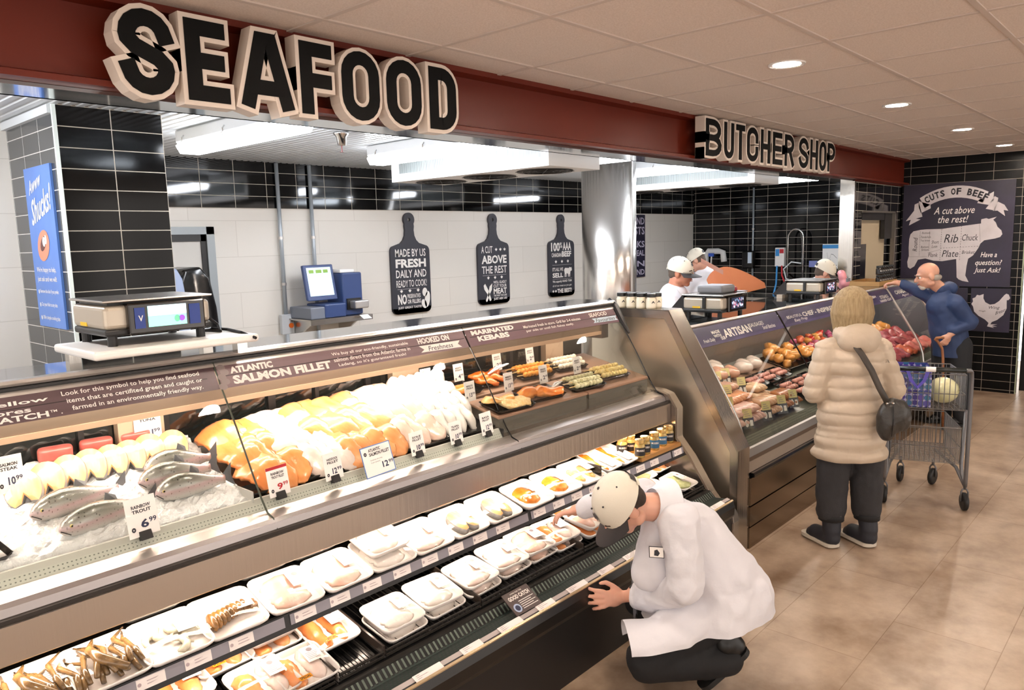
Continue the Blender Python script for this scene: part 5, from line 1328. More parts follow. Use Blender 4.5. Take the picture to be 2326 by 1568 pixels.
# conduits
PIPE = mat('grey_conduit', '#a9b1b8', .35, .3)
def conduit(x, y, z0, z1, lab, box=False, r=.017, axis='y'):
    t = thing('electrical_conduit', lab, 'conduit', (x, y, z0))
    MB().cyl((x, y, z0), (x, y, z1), r, seg=14).build('pipe', PIPE, t, sm=True)
    for z in (2.0, 1.6):
        if z0 < z < z1: MB().cyl((x, y, z-.012), (x, y, z+.012), r*1.35, seg=14).build('coupling', ALU, t)
    if box:
        b = MB().box(x-.06, x+.06, y-.03, y+.015, z0-.17, z0+.005).build('outlet_box', mat('grey_box', '#c2c6ca', .4), t, bevel=.006)
        MB().lathe([(0, 0), (.022, 0), (.022, .01), (0, .012)], (0, 0, 0), seg=14, M=Matrix.Translation((x+.025, y-.031, z0-.095)) @ Matrix.Rotation(R(90), 4, 'X')).build('orange_socket', mat('orange_socket', '#e06a1e', .4), b)
        MB().tube([(x+.02, y-.045, z0-.05), (x+.07, y-.06, z0-.05), (x+.11, y-.05, z0-.11), (x+.09, y-.03, z0-.19)], .007, 8).build('plug_cord', BLACK, b)
    return t
conduit(3.59, 5.965, 1.33, 2.635, 'grey conduit running down the pale wall to an outlet box', True)
conduit(3.915, 5.965, 1.1, 2.635, 'grey conduit behind the blue label printer, right of the other')
conduit(10.84, 5.0, 1.1, 2.60, 'thin grey conduit on black tiles above the hand dispenser', r=.014)
# label printing scale on a wall shelf
t = thing('wall_shelf', 'small stainless shelf carrying the blue label printer', 'shelf', (3.93, 5.8, 1.27))
MB().box(3.6, 4.25, 5.6, 5.99, 1.283, 1.298).build('top', STEEL, t); MB().box(3.6, 4.25, 5.592, 5.602, 1.25, 1.298).build('front_lip', STEEL, t)
for x in (3.66, 4.16): MB().box(x-.012, x+.012, 5.62, 5.99, 1.10, 1.283).build('bracket', STEELV, t) if False else MB().prism([(5.64, 1.283), (5.99, 1.283), (5.99, 1.08), (5.97, 1.08)], x-.01, x+.01).build('bracket', STEELV, t)
t = thing('label_printing_scale', 'blue touchscreen label printer with lit screen on the wall shelf', 'label printer', (3.93, 5.78, 1.298))
BLU = mat('slate_blue_plastic', '#2f4372', .4)
MB().box(3.62, 3.83, 5.62, 5.95, 1.298, 1.40).build('printer_base', mat('grey_blue_base', '#6f7480', .4), t, bevel=.01)
MB().box(3.76, 3.98, 5.61, 5.9, 1.30, 1.42).build('front_body', BLU, t, bevel=.012)
o = MB().prism([(5.70, 1.45), (5.735, 1.455), (5.795, 1.755), (5.76, 1.76)], 3.655, 3.96).build('monitor', BLU, t, bevel=.008)
n_ = V((0, .06, .3)).normalized(); fr = (V((3.655, 5.699, 1.452)), UX, V((0, .06, .308)).normalized())
scr = MB(); flat(scr, [(.03, .04), (.275, .04), (.275, .29), (.03, .29)], fr); s = scr.build('screen', emis('office_screen', '#b9cfdc', 1.1), o)
m = MB(); fr2 = (fr[0]+V((0, -.001, 0)), fr[1], fr[2])
for k, (a, b, w, h) in enumerate(((.05, .19, .055, .03), (.12, .19, .055, .02), (.05, .14, .06, .03), (.12, .14, .055, .03), (.05, .09, .06, .025), (.12, .09, .055, .02), (.19, .08, .07, .14))): flat(m, [(a, b), (a+w, b), (a+w, b+h), (a, b+h)], fr2)
m.build('screen_buttons', emis('pale_panel_screen', '#f3f3ea', 1.0), s)
m = MB()
for k, (a, b, w, h) in enumerate(((.05, .24, .05, .03), (.12, .24, .06, .03), (.195, .24, .05, .03))): flat(m, [(a, b), (a+w, b), (a+w, b+h), (a, b+h)], fr2)
m.build('screen_header', emis('olive_panel_screen', '#6e8f3a', .8), s)
o = MB().box(3.99, 4.2, 5.66, 5.92, 1.30, 1.68).build('printer_tower', BLU, t, bevel=.014)
MB().box(4.02, 4.17, 5.648, 5.664, 1.35, 1.45).build('dark_bay', BLACK, o)
MB().box(4.05, 4.2, 5.57, 5.68, 1.36, 1.43).build('label_spool', ALU, t, bevel=.01)
MB().prism([(5.56, 1.30), (5.50, 1.27), (5.50, 1.272), (5.56, 1.303)], 4.08, 4.17).build('paper_tongue', PAPER, t)
MB().box(3.995, 4.15, 5.7, 5.85, 1.68, 1.71).build('white_top_roll', PAPER, t, bevel=.008)
# bag wrapping machine
t = thing('wrapping_machine', 'tall machine with curved black hood half hidden behind the tiled column', 'wrapping machine', (2.5, 5.5, 0))
P = [(-.25, 0), (-.25, 1.2), (-.22, 1.55), (-.1, 1.78), (.05, 1.8), (.13, 1.72), (.18, 1.5), (.2, 1.2), (.2, 0)]
MB().loft([[V((2.52+a*.8, y, b)) for a, b in P] for y in (5.35, 5.7)]).build('hood', BLACKG, t, bevel=.02, sm=True)
MB().loft([[V((2.34+a*.5, y, b*1.0)) for a, b in P] for y in (5.30, 5.75)]).build('side_cover', mat('pale_blue_cover', '#8793ad', .4), t, bevel=.02, sm=True)
# weighing scales
SCRM = emis('scale_screen_sky', '#a9dcec', 1.3)
def scale(x0, y0, z, lab, group, screen='fruit', keypad=False):
    w, dpt = .37, .3
    t = thing('counter_scale', lab, 'scale', (x0+w/2, y0+dpt/2, z), group=group)
    SH = mat('beige_metal_shell', '#b8ae9f', .35, .4)
    zb = z+.035
    MB().box(x0, x0+w, y0, y0+dpt, zb, zb+.025).build('dark_base', BLACK, t, bevel=.008)
    MB().box(x0, x0+w, y0, y0+dpt, zb+.022, zb+.105).build('shell', SH, t, bevel=.016, seg=3)
    for a in (x0+.03, x0+w-.03):
        for b in (y0+.03, y0+dpt-.03): MB().cyl((a, b, z), (a, b, zb+.004), .016, seg=12).build('foot', BLACK, t)
    MB().box(x0-.005, x0+w+.005, y0-.012, y0+dpt+.01, zb+.116, zb+.124).build('platter', STEEL, t, bevel=.003)
    MB().box(x0+.02, x0+w-.02, y0+.02, y0+dpt-.02, zb+.1, zb+.118).build('platter_support', DARKM, t)
    d = MB().box(x0+.07, x0+w-.03, y0-.02, y0+.03, zb+.002, zb+.11).build('display', mat('brown_black_bezel', '#1c1613', .12), t, bevel=.006)
    fr = (V((x0+.07, y0-.0215, zb+.002)), UX, UZ)
    if screen == 'fruit':
        g = MB(); flat(g, [(.065, .022), (.2, .022), (.2, .095), (.065, .095)], fr); s = g.build('screen', emis('mint_screen', '#8fe0cc', 1.2), d)
        f2 = (fr[0]+V((0, -.001, 0)), UX, UZ)
        g = MB(); flat(g, [(.065, .06), (.2, .06), (.2, .095), (.065, .095)], f2); g.build('sky_band', emis('pale_sky_screen', '#cfe9f5', 1.3), s)
        f3 = (fr[0]+V((0, -.0016, 0)), UX, UZ)
        g = MB(); flat(g, E_(.182, .045, .011, .011), f3); g.build('purple_fruit', emis('violet_screen', '#8a4db8', 1.0), s)
        g = MB(); flat(g, E_(.165, .045, .01, .0125), f3); g.build('green_fruit', emis('green_screen', '#62c98c', 1.0), s)
        g = MB(); flat(g, [(.02, .02), (.055, .02), (.055, .092), (.02, .092)], f2); g.build('blue_side', emis('navy_screen', '#22346e', .5), d)
        g = MB(); flat(g, [(.21, .02), (.25, .02), (.25, .092), (.21, .092)], f2); g.build('blue_side', emis('navy_screen', '#22346e', .5), d)
        g = MB(); text(g, 'V', f3, (.032, .045, .016, .02), .02); g.build('badge', PRINTW, d)
    else:
        g = MB(); flat(g, [(.03, .02), (.22, .02), (.22, .098), (.03, .098)], fr); s = g.build('screen', mat('reflective_screen', '#3d4560', .08), d)
        q = random.Random(int(x0*10)); f2 = (fr[0]+V((0, -.001, 0)), UX, UZ)
        for nm, hexc in (('white', '#dfe3ee'), ('rose', '#b06a80'), ('sky', '#8fb0d8')):
            g = MB()
            for k in range(12):
                a, b = .035+q.random()*.17, .022+q.random()*.06; flat(g, [(a, b), (a+.012, b), (a+.012, b+.014), (a, b+.014)], f2)
            g.build('screen_blocks', emis(nm+'_screen_block', hexc, .7), s)
    MB().box(x0-.0015, x0+.004, y0+dpt*.55, y0+dpt*.75, zb+.03, zb+.043).build('yellow_sticker', mat('yellow_sticker', '#e0b520', .5), t)
    if keypad: MB().box(x0-.012, x0+.004, y0+.12, y0+.145, zb+.03, zb+.11).build('scanner', BLACK, t, bevel=.004)
    if keypad:
        MB().prism([(y0+dpt, z+.03), (y0+dpt+.1, z+.02), (y0+dpt+.13, z+.03), (y0+dpt+.01, z+.16)], x0+.02, x0+w-.05).build('operator_screen', BLACK, t)
        for yy in (y0+dpt+.02,): MB().box(x0-.03, x0+.1, yy, yy+.05, z, z+.03).build('bracket', SH, t)
    return t
t = thing('white_shelf_board', 'thick white plastic board raised over the seafood counter', 'shelf', (1.13, 2.85, 1.535))
MB().box(.885, 1.47, 2.64, 3.03, 1.575, 1.605).build('board', mat('white_poly_board', '#e8e5e1', .35), t, bevel=.01, seg=3)
for x, y in ((.93, 2.98), (1.42, 2.98), (1.42, 2.7)): MB().box(x-.02, x+.02, y-.02, y+.02, 1.535, 1.577).build('bracket', STEELV, t)
scale(.955, 2.72, 1.605, 'counter scale with bright fruit picture on screen, on the white board', 'counter scales', 'fruit')
g = MB(); g.tube([(1.34, 2.95, 1.65), (1.40, 2.9, 1.66), (1.42, 2.86, 1.63), (1.40, 2.8, 1.612), (1.36, 2.85, 1.615), (1.41, 2.9, 1.615), (1.44, 2.82, 1.612), (1.43, 2.70, 1.609), (1.45, 2.63, 1.59)], .006, 6)
tag(g.build('power_cord', BLACK), 'coiled black cord at the right of the seafood scale', 'cord')
scale(4.82, 2.44, 1.357, 'counter scale under folded grey tray, beside jars and smiling butcher', 'counter scales', 'x', True)
scale(6.62, 2.44, 1.357, 'counter scale in front of the cap of the farther butcher', 'counter scales', 'x', True)
t = thing('grey_meat_package', 'grey folded tray with red meat lying on the nearer butcher scale', 'meat package', (5.06, 2.58, 1.517))
MB().box(4.94, 5.15, 2.5, 2.70, 1.5165, 1.575).build('grey_tray', mat('grey_wrap', '#6b6d72', .45), t, bevel=.02, seg=3)
MB().box(5.145, 5.19, 2.5, 2.68, 1.518, 1.555).build('red_meat', mat('dark_red_meat', '#8c1f2b', .35), t, bevel=.015)
MB().box(5.16, 5.26, 2.46, 2.6, 1.5165, 1.522).build('tray_flap', mat('grey_wrap', '#6b6d72'), t)
# peach paper
t = thing('butcher_paper_sheet', 'large curling sheet of peach butcher paper behind the nearer scale', 'paper', (6.2, 3.25, 1.3))
rows = []
for j in range(10):
    v = j/9
    rows.append([V((5.85+1.02*u, 3.02+.10*math.sin(3.0*u)+.10*v*math.sin(2*u+1), (1.375+.11*max(0, u-.45)**1.3)*(1-v)+v*(1.555+.09*math.sin(2.6*u)-.42*max(0, u-.5)**1.7))) for u in [i/16 for i in range(17)]])
g = MB(); g.sm = True; g.sheet(rows); g.build('sheet', mat('peach_paper', '#c9754c', .6, var=('#d98a5e', 3, .3)), t)
g = MB(); g.sheet([[V((5.8+.4*u, 3.13, 1.70-.12*u+.02*v)) for u in [i/6 for i in range(7)]] for v in (0, 2)]); g.build('folded_edge', mat('pink_paper_edge', '#c89a90', .6), t)
# cream jars on the divider
CREAM = mat('cream_sauce', '#e6dcc4', .3, coat=.5); BLID = mat('black_lid', '#17191a', .3)
k = 0
for i in range(4):
    for j in range(2):
        x, y = 4.165+.068*j, 2.82-.075*i
        jar(x, y, 1.476, .033, .075, BLID, CREAM, f'cream sauce jar with black lid on the divider, {["rearmost","second from back","second from front","foremost"][i]} pair, {["left","right"][j]} one', mat('pale_jar_label', '#ece5d2', .4), 'A', 'sauce_jar', 'cream sauce jars on the steel divider', INK, rz=-.6, lidh=.02)
# black labelled jars on a wooden tray
t = thing('wooden_tray', 'low wooden tray carrying stacked black jars on the butcher counter', 'tray', (8.62, 2.62, 1.357))
MB().box(8.33, 8.93, 2.47, 2.80, 1.358, 1.372).build('base', mat('pine_tray', '#a9824f', .5), t)
for a in ((8.33, 8.93, 2.47, 2.482, 1.372, 1.405), (8.33, 8.93, 2.788, 2.80, 1.372, 1.405), (8.33, 8.342, 2.482, 2.788, 1.372, 1.405), (8.918, 8.93, 2.482, 2.788, 1.372, 1.405)): MB().box(*a).build('rim', mat('pine_tray', '#a9824f'), t)
for lv in range(2):
    for i in range(6):
        x, y = 8.52+.075*i, 2.53+.0*lv
        jar(x, y, 1.3725+lv*.096, .034, .075, BLID, mat('dark_sauce', '#241c18', .2), f'black jar with white mark, {["bottom","top"][lv]} layer, {["first","second","third","fourth","fifth","sixth"][i]} from left on the wooden tray', NB, 'G', 'rub_jar', 'black jars stacked on the wooden tray', PRINTW, rz=-.7, lidh=.018)
# sink wall: sprayer, hoses, dispensers
t = thing('pre_rinse_sprayer', 'tall chrome spring hose sprayer against the black tiles', 'tap', (10.7, 4.42, 1.1))
g = MB(); g.sm = True; A = [(10.72, 4.42, 1.1), (10.72, 4.42, 1.75)]+[(10.72, 4.42-.11*(1-math.cos(a)), 1.85+.13*math.sin(a)) for a in [i*math.pi/10 for i in range(11)]]+[(10.72, 4.2, 1.6), (10.72, 4.2, 1.25)]
g.tube(A, .013, 8); g.build('riser', CHROME, t)
g = MB(); pts = []
for i in range(150):
    f = i/149; zz = 1.92-.45*f; a = i*.9
    pts.append((10.72+.02*math.cos(a), 4.205+.02*math.sin(a)+.03*(1-f)**3, zz))
g.tube(pts, .004, 5); g.build('spring', CHROME, t)
MB().tube([(10.7, 4.22, 1.5), (10.68, 4.35, 1.52), (10.68, 4.46, 1.42), (10.68, 4.42, 1.28), (10.68, 4.3, 1.25)], .009, 8).build('hose_loop', mat('white_hose', '#dfe5e6', .3), t)
MB().tube([(10.7, 4.42, 1.2), (10.6, 4.42, 1.17), (10.5, 4.44, 1.1)], .011, 8).build('spray_handle', CHROME, t)
t = thing('chemical_dispenser', 'small white dispenser with blue and red hoses on black tiles', 'dispenser', (10.84, 4.57, 1.45))
MB().box(10.79, 10.86, 4.5, 4.64, 1.45, 1.72).build('case', WHITE, t, bevel=.006)
MB().box(10.785, 10.792, 4.51, 4.57, 1.64, 1.7).build('red_knob', REDI, t); MB().box(10.785, 10.792, 4.575, 4.63, 1.6, 1.7).build('blue_label', mat('sky_label', '#2f86c8', .5), t)
MB().tube([(10.78, 4.6, 1.46), (10.76, 4.6, 1.2), (10.7, 4.62, 1.0)], .013, 8).build('blue_hose', mat('blue_hose', '#2f8fd0', .4), t)
MB().tube([(10.78, 4.53, 1.46), (10.72, 4.5, 1.33), (10.62, 4.4, 1.2), (10.5, 4.25, 1.12)], .012, 8).build('red_hose', mat('red_hose', '#c23038', .4), t)
t = thing('insulated_pipe', 'white foam covered pipe bend with blue valve on black tiles', 'pipe', (10.82, 5.6, 1.4))
g = MB(); g.sm = True; g.tube([(10.8, 5.74, 1.47), (10.8, 5.74, 1.62), (10.8, 5.70, 1.68), (10.8, 5.54, 1.68), (10.8, 5.46, 1.66), (10.8, 5.44, 1.52)], .045, 12); g.build('foam_cover', mat('white_foam_cover', '#e8e8e6', .6), t)
MB().tube([(10.74, 5.62, 1.62), (10.74, 5.64, 1.2)], .01, 8).build('white_tube', WHITE, t); MB().box(10.72, 10.75, 5.58, 5.66, 1.60, 1.65).build('blue_valve', mat('blue_valve', '#2f56b8', .4), t)
t = thing('towel_dispenser', 'black dispenser on the conduit between pipe bend and hose sprayer', 'dispenser', (10.8, 5.03, 1.42))
MB().box(10.72, 10.82, 4.94, 5.12, 1.42, 1.68).build('case', BLACKG, t, bevel=.02); MB().box(10.712, 10.722, 4.96, 5.02, 1.5, 1.66).build('label', mat('pale_sticker', '#c9d6e6', .5), t)
t = thing('wall_notice', 'white notice sheet with blue heading on black tiles beside the steel post', 'notice', (10.85, 3.86, 1.5))
MB().box(10.85, 10.857, 3.74, 3.98, 1.42, 1.76).build('sheet', PAPER, t); MB().box(10.845, 10.851, 3.74, 3.98, 1.70, 1.75).build('blue_heading', mat('sky_label', '#2f86c8'), t)
m = MB(); fr = (V((10.8485, 3.98, 1.42)), UN, UZ); m2 = [(.06, .22), (.09, .1), (.12, .2), (.15, .19), (.2, .14)]
for p, q_ in zip(m2[:-1], m2[1:]): flat(m, [p, q_, (q_[0], q_[1]+.006), (p[0], p[1]+.006)], fr)
m.build('sketch', INK, t)
t = thing('steel_work_table', 'stainless work table along the black tiled side wall', 'table', (10.5, 4.5, 0))
MB().box(10.2, 10.84, 3.3, 5.9, 1.0, 1.04).build('top', STEEL, t)
for y in (3.4, 5.8): MB().box(10.24, 10.28, y-.02, y+.02, 0, 1.0).build('leg', STEELV, t)
for y in (3.4, 5.8): MB().box(10.76, 10.8, y-.02, y+.02, 0, 1.0).build('leg', STEELV, t)
t = thing('thermometer_plate', 'small clear blue holder on black tiles right of the sprayer', 'holder', (10.85, 4.0, 1.45))
MB().box(10.83, 10.858, 4.04, 4.16, 1.44, 1.53).build('holder', mat('pale_violet_plastic', '#7d86c0', .3), t, bevel=.006)

# ================================================================== butcher goods
BZ = lambda y: .676+.29*(y-2.07)
def sausage(x, y, z, yaw, L, r, m, lab, grp, tilt=.2, bend=.02, roll=0):
    key = (m.name, round(L, 2), round(r, 3))
    if key not in SAUS:
        g = MB(); g.sm = True; n = 9
        g.tube([(-L/2+L*i/(n-1), bend*(1-(2*i/(n-1)-1)**2), 0) for i in range(n)], [r*max(.25, (1-abs(2*i/(n-1)-1)**4)**.5) for i in range(n)], 10)
        SAUS[key] = me_only(g.build('sausage', m))
    o = put(SAUS[key], 'raw_sausage', None, (x, y, z), (roll, 0, yaw)); tag(o, lab, 'sausage', grp); return o
SAUS = {}
PNK = mat('pale_pork_sausage', '#d9a596', .3, coat=.4, var=('#e6bfb2', 40, .3)); ORS = mat('orange_sausage', '#cf8457', .3, coat=.4, var=('#dba079', 40, .3))
TAN = mat('tan_sausage', '#c99a78', .3, coat=.4, var=('#d8b090', 40, .3)); ROSE = mat('rose_sausage', '#b9737c', .3, coat=.4); BRN = mat('brown_sausage', '#a96a40', .3, coat=.4)
def spile(x0, y0, n, m, r, L, lab, grp, yaw=1.25, rows=2, dx=.05):
    for j in range(rows):
        for i in range(n-j):
            y = y0+.0*i+.03*j
            sausage(x0+dx*(i+.5*j), y, BZ(y)+r*(.9+1.55*j), yaw, L, r, m, lab, grp)
spile(4.40, 2.17, 9, PNK, .028, .17, 'pale pink raw sausage in the foremost heap by the steel divider', 'pale pink sausages')
spile(4.62, 2.30, 8, ORS, .026, .16, 'orange tinted raw sausage in heap behind the pale pink ones', 'orange sausages')
spile(4.9, 2.165, 6, TAN, .027, .17, 'tan raw sausage right of the pale pink heap', 'tan sausages')
spile(5.22, 2.17, 5, BRN, .026, .17, 'brown raw sausage at the right end of sausage heaps', 'brown sausages', rows=2)
spile(4.75, 2.44, 7, mat('light_beige_sausage', '#cfa58f', .3, coat=.4), .026, .16, 'beige raw sausage in the rear heap beside black meat trays', 'beige sausages', rows=2)
spile(4.38, 2.36, 3, ROSE, .025, .15, 'rose pink raw sausage in small heap at rear left', 'rose sausages', rows=1)
spile(5.12, 2.33, 4, mat('cream_sausage', '#dcb896', .3, coat=.4), .027, .17, 'cream raw sausage in middle heap above the brown ones', 'cream sausages', rows=2)
# board with wrapped packs
t = thing('brown_board', 'long brown board under wrapped meat packs in the butcher case', 'board', (5.5, 2.6, .8))
MB().prism([(2.47, .80), (2.74, .87), (2.74, .885), (2.47, .815)], 4.75, 6.1).build('board', BRD, t)
PKM = mat('packed_pink_meat', '#c98a70', .25, coat=.6, var=('#e2b49a', 30, .3)); PKW = mat('packed_pale_meat', '#d9bfae', .25, coat=.6, var=('#ece0d6', 20, .3))
for i, (x, y, s, m, lab) in enumerate(((4.52, 2.55, .1, PKM, 'round pink meat ball pack nearest the steel divider'), (4.66, 2.58, .1, PKM, 'second pink meat pack from the divider'), (4.98, 2.6, .1, PKM, 'wrapped pink meat pack with yellow ticket'), (5.14, 2.62, .11, PKM, 'wrapped pink meat pack at middle of the brown board'), (5.3, 2.6, .1, PKM, 'wrapped pink meat pack right of middle on brown board'),
                                      (5.25, 2.71, .11, PKW, 'pale wrapped pack at back of brown board'), (5.55, 2.62, .12, PKW, 'large pale wrapped pack near right end of board'), (5.75, 2.63, .11, PKW, 'last pale wrapped pack on brown board'))):
    t = thing('wrapped_meat_pack', lab, 'meat package', (x, y, BZ(y)+.01), group='wrapped packs on the brown board')
    blob('meat', [((x-.3*s, y, BZ(y)+.065), (s*.5, s*.55, s*.42)), ((x+.3*s, y+.01, BZ(y)+.07), (s*.48, s*.5, s*.4)), ((x, y-.03, BZ(y)+.06), (s*.5, s*.4, s*.35)), ((x+.02, y+.03, BZ(y)+.085), (s*.4, s*.4, s*.35))], m, t, vox=.012, smooth=2)
# black trays of patties / meatballs
MBL = mat('raw_mince', '#c4796a', .35, coat=.3, var=('#dca092', 60, .3), bump=(120, .4))
for i, (x, y) in enumerate(((5.22, 2.46), (5.42, 2.47), (5.64, 2.475), (5.87, 2.48), (5.62, 2.29), (5.85, 2.29), (6.08, 2.3), (5.66, 2.18), (5.9, 2.18))):
    if i == 0: continue
    t = black_tray(x, y, BZ(y)+.012, .29, .2, .17, ['', 'black tray of raw mince balls, left of the rear row', 'black tray of raw mince balls, second in rear row', 'black tray of raw mince balls, third in rear row', 'black tray of raw mince balls, left of the middle row', 'black tray of raw mince balls, second in middle row', 'black tray of raw mince balls, third in middle row', 'black tray of raw mince balls at front left', 'black tray of raw mince balls at front right'][i], 'black trays of raw mince balls')
    for a in range(4):
        for b in range(2):
            g = MB(); g.sm = True; g.ball((-.065+.042*a, -.025+.05*b, .024), (.023, .024, .017), seg=10, rings=6); g.build('mince_ball', MBL, t, world=False)
# heaps of skewers and marinated chunks under the shopper's shoulder
RDM = mat('red_marinated_chunk', '#c4442c', .3, coat=.5, var=('#e07a4a', 30, .3)); ORM = mat('amber_marinated_chunk', '#d98a32', .3, coat=.5, var=('#e8ac62', 30, .3))
def chunks(x0, x1, y0, y1, n, mats, r, lab, grp, zl=.03, seed=1, nm='meat_chunk', cat='meat piece'):
    q = random.Random(seed)
    base = []
    for k in range(n):
        m = mats[k % len(mats)]
        key = (m.name, 'ch', k % 3, r)
        if key not in SAUS:
            g = MB(); g.sm = True; qq = random.Random(k)
            g.ball((0, 0, 0), (r, r*.8, r*.62), seg=10, rings=7)
            for v in g.b.verts: v.co *= 1+.22*qq.uniform(-1, 1)
            SAUS[key] = me_only(g.build('chunk', m))
        x, y = q.uniform(x0, x1), q.uniform(y0, y1)
        o = put(SAUS[key], nm, None, (x, y, BZ(y)+zl+q.uniform(0, r*1.0)), (q.random()*3, q.random()*.6, q.random()*6)); tag(o, lab, cat, grp)
chunks(6.05, 6.6, 2.5, 2.72, 26, [ORM], .05, 'amber marinated chicken piece heaped left of the red skewers', 'amber marinated chicken pieces', .05, 2)
chunks(6.5, 7.6, 2.48, 2.75, 44, [RDM, ORM, mat('onion_piece', '#a8486a', .4), mat('red_pepper', '#c22a1c', .25, coat=.6)], .042, 'red and orange kebab piece in heap by the shopper shoulder', 'mixed kebab pieces in the butcher case', .06, 3)
t = black_tray(6.35, 2.6, BZ(2.6)+.01, .29, .6, .26, 'wide black tray under amber marinated chicken', 'wide black trays in the butcher case')
t = black_tray(7.05, 2.6, BZ(2.6)+.01, .29, .75, .26, 'wide black tray under the mixed kebab pieces', 'wide black trays in the butcher case')
# beef behind the shopper and the man
BEEF = mat('red_beef', '#8e2a30', .3, coat=.4, var=('#b5565a', 18, .3)); PORK = mat('pink_pork', '#c98a88', .3, coat=.4, var=('#e0b8b0', 18, .3)); SALK = mat('coral_meat', '#d9605a', .3, coat=.4, var=('#e89a8c', 20, .3))
for i in range(40):
    q = random.Random(900+i); r_, c_ = i//10, i % 10
    y = 2.16+.15*r_; x = 7.75+.135*c_+q.uniform(-.02, .02)
    m = (SALK if r_ == 0 else BEEF) if c_ > 2 else (PORK if r_ % 2 else BEEF)
    if r_ == 0 and c_ in (3, 4): m = RDM
    if r_ == 3 and c_ > 6: m = ORM
    nm = {'coral_meat': 'coral pink', 'red_beef': 'dark red', 'pink_pork': 'pale pink', 'red_marinated_chunk': 'orange red', 'amber_marinated_chunk': 'amber'}[m.name]
    key = ('slab', m.name, i % 4)
    if key not in SAUS: SAUS[key] = rings_mesh(fillet_secs(.17, .12, .05, arch=.01, bend=.01, seed=700+i, taper=.8), m, 'meat_cut')
    o = put(SAUS[key], 'meat_cut', None, (x, y, BZ(y)+.015+.02*(c_ % 2)), (.29, .1*(c_ % 3-1), q.uniform(-.3, .3)))
    tag(o, f'{nm} meat cut, {["front","second","third","back"][r_]} row, {["first","second","third","fourth","fifth","sixth","seventh","eighth","ninth","tenth"][c_]} from left beyond the shopper', 'meat cut', 'meat cuts at the far end of butcher case')
# small yellow and black tickets
def bcard(x, y, lab):
    t = thing('meat_ticket', lab, 'price card', (x, y, BZ(y)+.04), .12, 'yellow tickets in the butcher case'); t.rotation_euler = (-.3, 0, -.5)
    MB().box(-.035, .035, 0, .0015, .04, .1).build('yellow_ticket', mat('yellow_ticket', '#d9c98c', .5), t, world=False)
    o = MB().box(-.042, .042, .002, .0035, -.03, .045).build('clear_holder', mat('dark_ticket_holder', '#4a4744', .3), t, world=False)
    g = MB(); fr = (V((-.042, .0012, -.03)), UX, UZ)
    flat(g, E_(.028, .036, .014, .024), fr); flat(g, [(.052, .018), (.075, .018), (.075, .055), (.052, .055)], fr); g.build('white_marks', PRINTW, o, world=False)
    g = MB(); fr = (V((-.035, -.0005, .04)), UX, UZ)
    for k in range(3): flat(g, [(.012, .012+.013*k), (.055-.008*k, .012+.013*k), (.055-.008*k, .016+.013*k), (.012, .016+.013*k)], fr)
    g.build('print', mat('label_print', '#8c8188'), t, world=False)
for x, y, lab in ((4.52, 2.09, 'yellow ticket in front of the pale pink sausages, nearest the divider'), (4.8, 2.09, 'yellow ticket before the right part of pale pink sausages'), (5.05, 2.09, 'yellow ticket before the tan sausages'), (5.27, 2.10, 'yellow ticket before the brown sausages'), (4.58, 2.25, 'yellow ticket before the rose sausages'), (4.80, 2.37, 'yellow ticket before the beige sausages'), (5.08, 2.40, 'yellow ticket beside the black mince trays'), (4.98, 2.54, 'yellow ticket before the pink meat packs, left one'), (5.13, 2.55, 'yellow ticket before the pink meat packs, right one'), (6.85, 2.46, 'pale ticket in the kebab heap, left one'), (7.05, 2.46, 'pale ticket in the kebab heap, right one')):
    bcard(x, y, lab)
# ================================================================== people
from mathutils import noise as mnoise
SKIN = mat('skin', '#d29a82', .45, sss=.15, var=('#dcaa94', 8, .3)); SKIN2 = mat('ruddy_skin', '#b9765c', .45, sss=.15, var=('#c58a70', 8, .3)); SKIN3 = mat('aged_skin', '#c9937a', .4, sss=.15, var=('#d4a48e', 8, .3))
LABC = mat('white_lab_coat', '#d9d8df', .7, var=('#e2e1e6', 5, .3), bump=(16, .5)); CAPC = mat('cream_cap', '#dcd5c5', .7, bump=(240, .15)); CAPB = mat('charcoal_brim', '#2f2b2c', .6)
BLKC = mat('black_cloth', '#121215', .8); BOOT = mat('black_boot', '#0e0e0f', .4)
def frame_from(fwd, up):
    f = V(fwd).normalized(); u = V(up); u = (u-f*u.dot(f)).normalized(); r = f.cross(u)
    return Matrix(((r.x, f.x, u.x), (r.y, f.y, u.y), (r.z, f.z, u.z)))   # columns right, forward, up
def head_shapes(c, Mx, s=1.0, neck=None, fat=1.0):
    c = V(c); T = lambda *p: c+Mx @ V([a*s for a in p]); E = lambda p, r: (T(*p), tuple(a*s for a in r), Mx)
    S = [E((0, -.012, .03), (.077, .096, .088)), E((0, .022, -.04), (.062*fat, .07, .078)), E((0, .06, -.098), (.03*fat, .025, .022)), E((0, .074, .022), (.052, .024, .014)),
         E((.036, .066, -.028), (.026, .022, .024)), E((-.036, .066, -.028), (.026, .022, .024)), E((0, .088, -.062), (.024, .012, .011)),
         (T(0, .092, .008), .010*s, T(0, .116, -.026), .0145*s), E((.013, .1, -.032), (.009, .01, .008)), E((-.013, .1, -.032), (.009, .01, .008)),
         E((.079, -.008, -.012), (.011, .024, .034)), E((-.079, -.008, -.012), (.011, .024, .034)), E((.05, .0, -.07), (.028*fat, .035, .03)), E((-.05, .0, -.07), (.028*fat, .035, .03))]
    if neck is not None: S += [(T(0, -.025, -.06), .056*s*fat, V(neck), .062*s*fat)]
    return S, T
